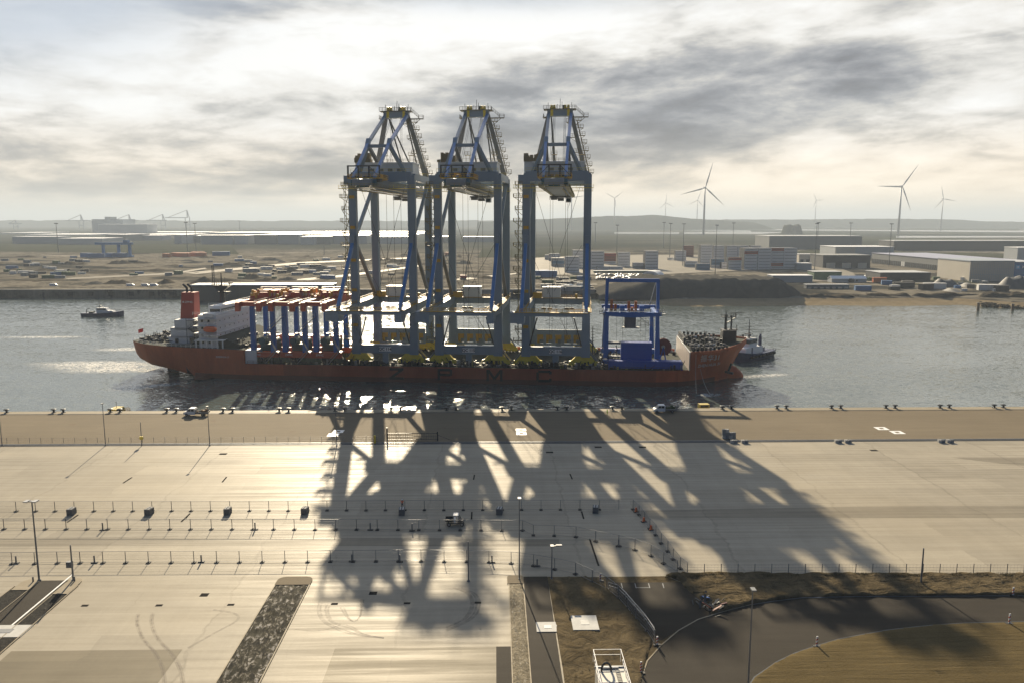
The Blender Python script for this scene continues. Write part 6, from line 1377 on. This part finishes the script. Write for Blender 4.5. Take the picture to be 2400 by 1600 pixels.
fbox('plant_shed', 1890, 1990, 677, 668, 6, MDST, 'dark open plant shed and tanks just above the beach', 'shed', LTG, doors=7, doorm=CREAM)
# knoll on the horizon
def mound(name, x0, x1, yb, yt, depth, m, label, group=None, seed=0, flat=.5, z=0.0, rough=.10, kind=None):
    a = G(x0, yb, z); b = G(x1, yb, z); W = b.x - a.x; c = (a + b) / 2; Y = c.y + depth / 2; h = HY((x0 + x1) / 2, yt, Y).z - z; rnd = random.Random(seed + int(x0)); nx, ny = 26, 12; rows = []
    ph = [rnd.uniform(0, 6.28) for _ in range(6)]
    for i in range(nx + 1):
        u = -1 + 2 * i / nx; row = []
        for j in range(ny + 1):
            v = -1 + 2 * j / ny; r = (abs(u) ** 2.6 + abs(v) ** 2.0) ** .5; k = max(0, min(1, (1 - r) / (1 - flat)))
            hh = h * k * (1 + rough * (math.sin(u * 7 + ph[0]) + math.sin(v * 5 + ph[1]) * .6 + math.sin(u * 17 + v * 3 + ph[2]) * .5)) + rnd.uniform(-1, 1) * h * rough * .25 * k
            row.append((u * W / 2, v * depth / 2, hh - .15))
        rows.append(row)
    o = MB().loft(rows, close=False).build(name, m, smooth=True); o.location = (c.x, Y, z)
    if kind: o['kind'] = kind
    else: tag(o, label, 'mound', group)
    return o
mound('dark_knoll', 1846, 1892, 551, 530, 120, HILLM, 'x', flat=.7, kind='structure')
# the big sand heap on the shore
def sand_heap():
    a = G(1398, 704, -5); b = G(1885, 706, -5); W = b.x - a.x; Y0 = a.y - 12; H = HY(1700, 652, Y0 + 13).z + .4; rnd = random.Random(4); rows = []; nx, ny = 90, 16
    for i in range(nx + 1):
        u = i / nx; x = a.x + W * u; row = []
        env = min(1, max(0, u / .27)) ** 1.0 * min(1, max(0, (1 - u) / .135)) ** .9
        dep = 62 + 10 * math.sin(u * 5)
        for j in range(ny + 1):
            v = j / ny; prof = min(1, v / .17) if v < .82 else max(0, (1 - v) / .18)
            z = H * env * prof + (.45 * math.sin(u * 60 + v * 4) + .35 * math.sin(u * 133 + 3 * math.sin(v * 6)) + .5 * math.sin(u * 23 + v * 2)) * env * prof + rnd.uniform(-.28, .28) * prof
            row.append((x + 1.5 * math.sin(v * 6), Y0 - 7 * math.sin(math.pi * u) * .4 - 14 * env * (1 - v) * .5 + dep * v, z - .6 - (2.4 if j == 0 else 0)))
        rows.append(row)
    return tag(MB().loft(rows, close=False).build('sand_heap', MOUND, smooth=True), 'huge grey sand heap with a long flat crest behind the blue gantry', 'sand heap')
sand_heap()
# dark banks behind the beach
for i, (x0, x1, yb, yt) in enumerate(((1862, 1960, 702, 690), (1925, 2040, 703, 691), (2020, 2160, 702, 689), (2130, 2330, 702, 688), (2290, 2440, 706, 688))):
    mound('earth_bank', x0, x1, yb, yt, 14, DARKM, ['dark earth bank behind the beach, next to the big sand heap', 'dark earth bank behind the beach, second from the sand heap', 'dark earth bank behind the middle of the beach', 'long dark earth bank behind the right part of the beach', 'dark earth bank above the rocky shore at the right edge'][i], flat=.6, z=-3.0, rough=.16)
random.seed(40); rk = MB()
for _ in range(420):
    px = random.uniform(2296, 2440); py = random.uniform(697, 722) + (px - 2400) * .05; p = G(px, py, -4); r = random.uniform(.5, 1.6); rk.ico((p.x, p.y, -4.4 + (722 - py) * .11), r, 1, (1.2, 1, .8), .3)
o = rk.build('shore_rocks', DARKM); o['kind'] = 'stuff'; o['label'] = 'dark riprap rocks on the shore at the right edge'; o['category'] = 'rocks'
for i, (px, yt, yb) in enumerate(((2292, 711, 729), (2373, 714, 728))):
    p = G(px, yb, -5); h = HY(px, yt, p.y).z + 5; e = empty('mooring_pile', p, 0, ['dark timber mooring pile off the beach, left one of two', 'dark timber mooring pile by the rocks at the right edge'][i], 'pile'); MB().tube((0, 0, -3), (0, 0, h), .9, .8, 10).build('pile', WOODY, e); MB().tube((0, 0, h), (0, 0, h + .3), 1.05, .9, 10).build('cap', DKST, e)
for i, (x0, x1, yb, yt) in enumerate(((2195, 2268, 674, 656), (2356, 2440, 678, 650), (2272, 2300, 675, 664), (2236, 2264, 686, 677))): mound('spoil_heap', x0, x1, yb, yt, 22, ANTH, ['black spoil heap in front of the cream warehouse', 'large black spoil heap below the blue warehouse wall', 'small black heap right of the black spoil heap', 'small low black heap above the beach bank'][i], flat=.3)
# container stacks: every container a thing
CW, CD, CHt = 14.6, 13.0, 3.35
cont_m = {'white': fm('white_container', (.62, .63, .64)), 'red': fm('red_container', (.34, .07, .05)), 'blue': fm('blue_container', (.12, .22, .34)), 'grey': fm('grey_container', (.34, .37, .40)), 'brown': fm('brown_container', (.26, .10, .07))}
cont_me = {}
for k, m in cont_m.items():
    mb = MB(); mb.box(-CW / 2 + .1, CW / 2 - .1, .12, 6.0, .12, CHt - .22)
    for x in (-CW / 2, CW / 2 - .35): mb.box(x, x + .35, 0, .3, 0, CHt - .1); mb.box(x, x + .35, 5.9, 6.1, 0, CHt - .1)
    mb.box(-CW / 2, CW / 2, 0, .25, CHt - .36, CHt - .08); mb.box(-CW / 2, CW / 2, 0, .25, 0, .3)
    for i in range(14): x = -CW / 2 + 1 + i * (CW - 2) / 13; mb.box(x - .1, x + .1, .04, .13, .3, CHt - .36)
    nf = len(mb.f); mb.box(-CW / 2 + .2, CW / 2 - .2, .02, 6.0, CHt - .2, CHt - .02); mb.box(-CW / 2 - .28, -CW / 2 - .02, .3, 6, .1, CHt); mb.box(-CW / 2 + .8, CW / 2 - .8, -.03, .1, CHt * .48, CHt * .60)
    me = bpy.data.meshes.new('container'); me.from_pydata(mb.v, [], mb.f); me.materials.append(m); me.materials.append(DKST); me.polygons.foreach_set('material_index', [0] * nf + [1] * (len(mb.f) - nf)); cont_me[k] = me
def stack(px, py, n, rows=1, cols=None):
    b = G(px, py)
    for r in range(rows):
        for k in range(n if r == 0 else max(1, n)):
            c = (cols or {}).get(k, 'white') if r == 0 else random.choice(['white', 'white', 'white', 'grey', 'red'])
            o = bpy.data.objects.new('container', cont_me[c]); COL.objects.link(o); o.location = (b.x, b.y + r * 6.4, .4 + k * CHt)
            tag(o, c + ' shipping container in the stacks behind the big sand heap', 'container', c + ' containers in the stacks across the water')
random.seed(9)
for px, py, n, rows, cols in ((1400, 632.5, 6, 1, {}), (1462, 626, 5, 1, {}), (1527, 632, 6, 2, {}), (1430, 620, 4, 1, {1: 'brown', 2: 'brown', 3: 'red'}), (1499, 631, 2, 1, {0: 'grey'}), (1341, 640, 5, 1, {}), (1357, 628, 6, 1, {}), (1415, 633, 1, 1, {}), (1444, 633, 1, 1, {}), (1620, 627, 2, 1, {0: 'grey'}), (1648, 634, 2, 1, {0: 'blue', 1: 'blue'}), (1595, 612, 4, 1, {}), (1579, 611, 1, 1, {}), (1614, 603, 5, 2, {k: 'brown' for k in range(6)}),
        (1655, 620, 7, 2, {}), (1684, 612, 6, 2, {}), (1715, 612, 6, 2, {}), (1741, 612, 6, 2, {}), (1770, 612, 6, 1, {}), (1682, 629, 3, 1, {1: 'blue', 2: 'blue'}), (1722, 633, 4, 1, {3: 'red'}), (1759, 633, 7, 3, {5: 'red'}), (1791, 633, 7, 3, {}), (1822, 632, 7, 3, {1: 'red', 6: 'red'}), (1851, 632, 7, 3, {}), (1706, 630, 2, 1, {}),
        (1290, 610, 2, 1, {0: 'grey', 1: 'grey'}), (1308, 626, 3, 2, {0: 'grey', 1: 'blue', 2: 'grey'}), (1337, 622, 2, 1, {0: 'grey', 1: 'grey'}), (1300, 613, 3, 1, {0: 'blue'})):
    stack(px, py, n, rows, cols)
# parked cars and machines near the stacks
e = empty('parked_car', (0, 0, 0), 0, 'x', 'car'); MB().prism([(-2.2, .3), (-2.25, .8), (-1.3, .95), (-.7, 1.45), (.9, 1.45), (1.6, .95), (2.25, .85), (2.25, .3)], -.9, .9, 'y').build('body', GALV, e); MB().prism([(-1.1, .98), (-.62, 1.38), (.82, 1.38), (1.35, .98)], -.92, .92, 'y').build('window', GLASS, e)
wm_ = MB(); [wm_.tube((x, y - .12, .33), (x, y + .12, .33), .33, n=8) for x in (-1.4, 1.4) for y in (-.8, .8)]; wm_.build('wheels', BLACKM, e); cp = copier(e); random.seed(77)
for _ in range(64):
    cp(G(random.uniform(1400, 1500), random.uniform(645, 656)), random.uniform(-.1, .1), 1, 'small parked car in the crowded car park beyond the sand heap', 'cars parked beyond the sand heap', sc3=(1.3, 1.3, 1.3))
for i in range(16): cp(G(2030 + (i % 8) * 6.5, 650 + (i // 8) * 7), .2, 1, 'small parked car beside the orange site container at right', 'cars parked by the orange container', sc3=(1.3, 1.3, 1.3))
# vans on the far quay
e = empty('white_van', (0, 0, 0), 0, 'x', 'van'); MB().prism([(-2.9, .4), (-2.9, 2.4), (1.4, 2.45), (2.2, 1.6), (3.0, 1.3), (3.05, .4)], -1, 1, 'y').build('body', WHITE, e); MB().prism([(1.1, 1.5), (1.1, 2.2), (1.4, 2.25), (2.05, 1.6)], -1.02, 1.02, 'y').build('window', GLASS, e); wm_ = MB(); [wm_.tube((x, y - .15, .42), (x, y + .15, .42), .42, n=8) for x in (-1.9, 1.9) for y in (-.9, .9)]; wm_.build('wheels', BLACKM, e); cp = copier(e)
for px, l in ((306, 'white van on the far quay, leftmost of the three together'), (341, 'white van on the far quay, middle of the three together'), (361, 'white van on the far quay, rightmost of the three together'), (126, 'white van standing alone on the far quay at left')): cp(G(px, 672), random.uniform(-.1, .1), 1, l, sc3=(1.05, 1.05, 1.05))
# long dark barge moored behind the ship's house
p = G(600, 701, -5); a = G(470, 701, -5); b = G(790, 701, -5); W = b.x - a.x; h = HY(600, 666, p.y + 0).z + 5
e = empty('moored_barge', ((a.x + b.x) / 2, p.y - 9, -5), 0, 'long black barge with a white top edge moored behind the ship house', 'barge'); MB().prism([(-W / 2, h), (-W / 2, 2), (-W / 2 + 5, -1), (W / 2 - 5, -1), (W / 2, 2), (W / 2, h)], -8, 8, 'y').build('hull', ANTH, e); MB().box(-W / 2 - .2, W / 2 + .2, -8.3, 8.3, h, h + .9).build('deck_edge', WHITE, e); f = MB(); [f.box(-W / 2 + 8 + i * 9, -W / 2 + 8.3 + i * 9, -8.2, -8, .5, h - .3) for i in range(12)]; f.build('frames', DKST, e)
# tent shaped hall near the heap
a = G(1500, 652); b = G(1546, 652); W = (b - a).length; rg = [[(W / 2 * math.cos(q) , y, 6.6 * math.sin(q)) for q in [math.pi * i / 12 for i in range(13)]] for y in (0, 18)]
e = empty('arched_tent', (a + b) / 2, R(-28), 'white arched storage tent behind the crest of the sand heap', 'tent'); MB().loft(rg).build('cover', OFFW, e); MB().box(-W * .2, W * .2, -.1, -.02, 0, 4).build('door', MDST, e)
fbox('site_container', 1251, 1304, 650, 641, 4, BLUEF, 'long blue hoarding beyond the right quay crane legs', 'hoarding', BLUEF); fbox('shed', 1392, 1548, 641, 636, 8, GRN, 'very long low green shed above the crowded car park', 'shed', LTG)
# far industrial skyline on the left
fbox('industrial_building', 217, 290, 546, 516, 120, GREY2, 'tall hazy industrial block on the left horizon', 'building', GREY2); fbox('industrial_building', 231, 345, 548, 527, 100, LTG, 'lower hazy hall in front of the tall industrial block', 'building', WHITE); fbox('industrial_building', 248, 261, 545, 510.5, 60, GREY2, 'small raised tower on the hazy industrial block', 'building', GREY2)
rows_ = [(30, 135, 572, 556), (135, 240, 574, 560), (248, 296, 566, 551), (300, 380, 564, 553), (409, 426, 572, 552), (430, 470, 570, 554), (472, 546, 573, 553), (550, 582, 573, 553), (597, 650, 573, 552), (652, 700, 573, 551), (705, 735, 574, 556), (738, 775, 573, 555), (780, 860, 572, 553), (870, 960, 572, 556), (1010, 1060, 570, 556), (1085, 1160, 568, 556)]
for i, r in enumerate(rows_):
    fbox('far_shed', r[0], r[1], r[2], r[3], 60 + (i % 3) * 40, [GREY2, LTG, GREY1][i % 3], 'hazy low blue grey shed in the long row across the left plain', 'shed', WHITE, 'low sheds in the long hazy row on the plain')
for r in ((0, 80, 549, 546.5), (225, 470, 547.5, 545), (486, 688, 549, 546), (700, 1000, 547.5, 544.5), (60, 210, 553, 550.5), (300, 430, 552.5, 550.5), (640, 980, 552, 549.5)):
    fbox('glasshouse', r[0], r[1], r[2], r[3], 260, LTG, 'very long flat hall with a bright roof near the left horizon', 'hall', WHITE, 'flat bright-roofed halls near the left horizon')
# far blue gantries
def far_gantry(x0, x1, yb, yt, label, m=BLUEF):
    a = G(x0, yb); b = G(x1, yb); W = b.x - a.x; h = HY(x0, yt, a.y).z; e = empty('far_gantry', (a + b) / 2, 0, label, 'gantry crane'); 
    for x in (-W * .30, W * .12, W * .42): MB().box(x - 1.6, x + 1.6, -2, 2, 0, h - 2).build('leg', m, e)
    MB().box(-W / 2, W / 2, -3, 3, h - 2, h + 1.6).build('girder', m, e); MB().box(-W * .9, W * .5, -3, 3, 0, 2.6).build('sill', m, e); MB().box(W * .28, W * .4, -4, 4, h + 1.6, h + 5).build('trolley', m, e)
far_gantry(227, 312, 603, 571, 'hazy blue gantry crane standing on the left plain')
# ship-to-shore cranes on the horizon
def far_sts(x0, x1, yb, yt, hx, label, up=False):
    D = 5200.0; a = HY(x0, yb, D); b = HY(x1, yb, D); zt = HY(hx, yt, D).z; hxw = HY(hx, yt, D).x; zb = 0; cx = (a.x + b.x) / 2; e = empty('far_quay_crane', (hxw, D, 0), 0, label, 'quay crane'); m = GREY2; zg = zt * .60 if not up else zt * .5; L = b.x - a.x
    mb = MB(); mb.bar((-14, 0, 0), (-14, 0, zg), 4); mb.bar((14, 0, 0), (14, 0, zg), 4); mb.bar((-14, 0, zg * .4), (14, 0, zg * .4), 4); mb.build('legs', m, e)
    mb = MB(); mb.bar((a.x - hxw, 0, zg), (b.x - hxw, 0, zg), 5); mb.build('girder', m, e)
    mb = MB(); mb.bar((0, 0, zg), (0, 0, zt), 5); mb.bar((12, 0, zg), (0, 0, zt), 4); mb.bar((0, 0, zt), (a.x - hxw + L * .1, 0, zg), 3); mb.build('mast', m, e)
for a in ((153, 214, 530, 504, 189, 'hazy quay crane on the left horizon, left of the industrial block'), (262, 325, 530, 503.5, 302, 'hazy quay crane rising behind the industrial block'), (344, 392, 530, 503, 381, 'hazy quay crane right of the industrial block'), (388, 440, 530, 493, 438, 'hazy quay crane with a raised boom, rightmost of the horizon cranes'), (20, 52, 530, 516, 36, 'small hazy quay crane near the left edge of the horizon')): far_sts(*a)
# high light masts
def light_mast(px, yb, yt, label, group='tall light masts across the water'):
    p = G(px, yb); h = HY(px, yt, p.y).z; k = p.y / 900; e = empty('light_mast', p, 0, label, 'light mast', group); MB().tube((0, 0, 0), (0, 0, h), .42 * k, .24 * k, 8).build('mast', MDST, e); MB().box(-1.9 * k, 1.9 * k, -.8 * k, .8 * k, h - .6 * k, h + .25 * k).build('lamp_ring', MDST, e)
for px, yb, yt, l in ((137, 592, 524, 'thin tall light mast on the left plain, left of the blue gantry'), (440, 595, 522, 'tall light mast right of the hazy cranes, left one of a close pair'), (460, 590, 524, 'tall light mast right of the hazy cranes, right one of a close pair'), (1395, 570, 522, 'faint light mast at the foot of the low hill'), (1445, 622, 528, 'light mast between the first two white container stacks'), (1555, 582, 522, 'faint light mast right of the third container stack'), (1569.5, 606, 524, 'light mast in the yard, left of the brown containers'), (1600, 624, 525, 'light mast standing in front of the brown containers'), (1676, 644, 528, 'tall light mast in front of the big container block'), (1717, 590, 523, 'faint light mast behind the big container block'), (1908.5, 640, 524, 'tall light mast beside the sheds at right'), (1915, 584, 522, 'faint light mast just right of the tall one by the sheds'), (1990, 600, 523, 'light mast in front of the pale corrugated warehouse'), (2083, 625, 525, 'light mast in front of the dock hall'), (562, 545, 518, 'very faint light mast on the hazy plain left of the cranes'), (760, 598, 556, 'thin light mast on the plain between the white roofs')): light_mast(px, yb, yt, l)
# wind turbines
TURB = mat('turbine_white', (.35, .36, .38), .5, 0, .03, .01)
def turbine(hx, hy, by, rpx, angs, label, D, yaw=0.0):
    hub = HY(hx, hy, D); r = rpx * D / F; H = hub.z; z0 = -3; e = empty('wind_turbine', (hub.x, D, z0), yaw, label, 'wind turbine', 'wind turbines on the right horizon'); MB().tube((0, 0, 0), (0, 0, H - z0), r * .045, r * .026, 12).build('tower', TURB, e, True)
    MB().box(-r * .035, r * .035, -r * .05, r * .13, H - z0 - r * .03, H - z0 + r * .04).build('nacelle', TURB, e); MB().tube((0, -r * .09, H - z0), (0, -r * .04, H - z0), r * .02, r * .035, 10).build('hub', TURB, e)
    for a in angs:
        d = Vector((math.cos(R(a)), 0, math.sin(R(a)))); n = Vector((-d.z, 0, d.x)); rg = []
        for q, c, th in ((.02, .022, .02), (.08, .028, .02), (.22, .048, .012), (.5, .034, .007), (.8, .018, .004), (1.0, .004, .002)):
            o = Vector((0, -r * .07, H - z0)) + d * r * q; rg.append([tuple(o + n * r * c * .7), tuple(o + Vector((0, r * th, 0))), tuple(o - n * r * c * .5), tuple(o - Vector((0, r * th, 0)))])
        MB().loft(rg).build('blade', TURB, e)
turbine(1652.5, 441, 547, 60, (75, -42, 195), 'largest wind turbine, rotor rising above the container yard', 3100)
turbine(2113, 438, 546, 60, (56, -67, 179), 'large wind turbine near the right edge with one blade level', 3200)
turbine(2210.5, 467, 531, 32, (104, -9, 227), 'mid sized wind turbine furthest to the right', 4700)
turbine(1913, 470, 525, 19, (115, 3, 247), 'small wind turbine above the knoll on the right horizon', 5600)
turbine(1440.5, 465, 520, 25, (38, 150, 278), 'wind turbine just right of the last quay crane', 4900)
turbine(1560.5, 476, 520, 22, (88, -28, 222), 'small wind turbine over the right slope of the low hill', 5600)
turbine(1635, 470, 520, 24, (72, 205, -48), 'wind turbine half hidden behind the largest one', 5400)
turbine(1340, 464, 520, 34, (128, 8, 250), 'wind turbine seen through the right quay crane', 4400)
# earth mounds, site cabins and machines on the bare land
random.seed(123)
extra = []
for _ in range(70):
    x_ = random.uniform(0, 1180); y_ = random.uniform(598, 664); w_e = random.uniform(18, 75) * (y_ - 560) / 80; extra.append((x_, x_ + w_e, y_, y_ - random.uniform(2, 5)))
for x0, x1, yb, yt in tuple(extra) + ((0, 150, 661, 655), (180, 226, 670, 660), (222, 296, 669, 657), (355, 395, 668, 654), (430, 500, 668, 652), (470, 560, 662, 654), (560, 600, 656, 642), (585, 640, 661, 651), (640, 690, 660, 650), (136, 166, 622, 613), (168, 190, 622, 616), (238, 300, 620, 611), (300, 345, 619, 613), (420, 470, 618, 612), (510, 560, 622, 615), (560, 640, 628, 620), (640, 700, 640, 628), (700, 790, 636, 626), (730, 780, 655, 646), (860, 905, 612, 605), (900, 960, 616, 609), (985, 1040, 622, 613), (1060, 1110, 620, 612), (920, 980, 655, 648), (1110, 1180, 655, 647), (20, 80, 604, 599), (1840, 1900, 640, 636), (1260, 1330, 655, 650), (600, 660, 612, 606), (330, 380, 636, 630), (60, 120, 636, 630), (1330, 1390, 668, 661)):
    mound('earth_mound', x0, x1, yb, yt, 26, random.choice((DARKM, MOUND, DARKM)), 'low dark mound of dug earth on the bare land across the water', 'earth mounds on the bare land across the water', flat=.15, rough=.16)
cab = {}
for k, c in (('white', (.62, .62, .6)), ('blue', (.06, .16, .34)), ('orange', (.5, .14, .05)), ('grey', (.22, .24, .25)), ('dark', (.05, .05, .05)), ('green', (.08, .14, .06))):
    mb = MB(); mb.box(-3.6, 3.6, 0, 2.8, .15, 2.8); mb.box(-3.7, 3.7, -.1, 2.9, 2.8, 2.95); mb.box(-1, 0, -.06, 0, .2, 2.2); mb.box(1.2, 2.6, -.06, 0, 1.2, 2.1); me = bpy.data.meshes.new('site_cabin'); me.from_pydata(mb.v, [], mb.f); me.materials.append(fm('cabin_' + k, c)); cab[k] = me
def cabin(px, py, k, s=1.0):
    o = bpy.data.objects.new('site_cabin', cab[k]); COL.objects.link(o); o.location = G(px, py); o.scale = (s * random.uniform(.7, 1.6), s, s); o.rotation_euler = (0, 0, random.uniform(-.4, .4)); tag(o, 'small ' + k + ' cabin or crate on the bare land across the water', 'site cabin', k + ' site cabins across the water')
for px, py in ((388, 604), (412, 602), (428, 603), (445, 602), (462, 599), (470, 602), (1050, 601)): cabin(px, py, 'orange', 2.0)
for px, py in ((200, 604), (225, 605), (255, 604), (280, 604), (508, 600), (520, 600), (1262, 650), (1276, 651)): cabin(px, py, 'blue', 2.2)
for _ in range(150):
    px = random.choice((random.uniform(0, 230), random.uniform(0, 1000), random.uniform(560, 780), random.uniform(1990, 2400), random.uniform(1240, 1380))); py = random.uniform(604, 668) if px < 1000 else random.uniform(655, 684)
    if px < 1000 and 655 < py: py -= 20
    cabin(px, py, random.choice(('white', 'white', 'grey', 'grey', 'dark', 'dark', 'blue', 'green')), random.uniform(.6, 1.3))
for i, (px, py) in enumerate(((2122, 676), (2128, 672), (2175, 680), (2192, 678), (2312, 682), (2330, 682), (2352, 684))):
    cabin(px, py, 'white' if i in (3, 4, 5) else 'dark', 1.6)
# black crawler crane silhouette on the far quay seen between crane legs
p = G(1085, 656); e = empty('crawler_crane', p, 0, 'small dark red crawler machine on the far quay between the crane legs', 'crawler crane'); MB().box(-3, 3, -2, 2, 0, 1.6).build('tracks', DKST, e); MB().box(-2.6, 3.4, -1.6, 1.6, 1.6, 4.2).build('cab', REDF, e); MB().bar((2, 0, 3.5), (6, 0, 24), .7).build('jib', DKST, e)
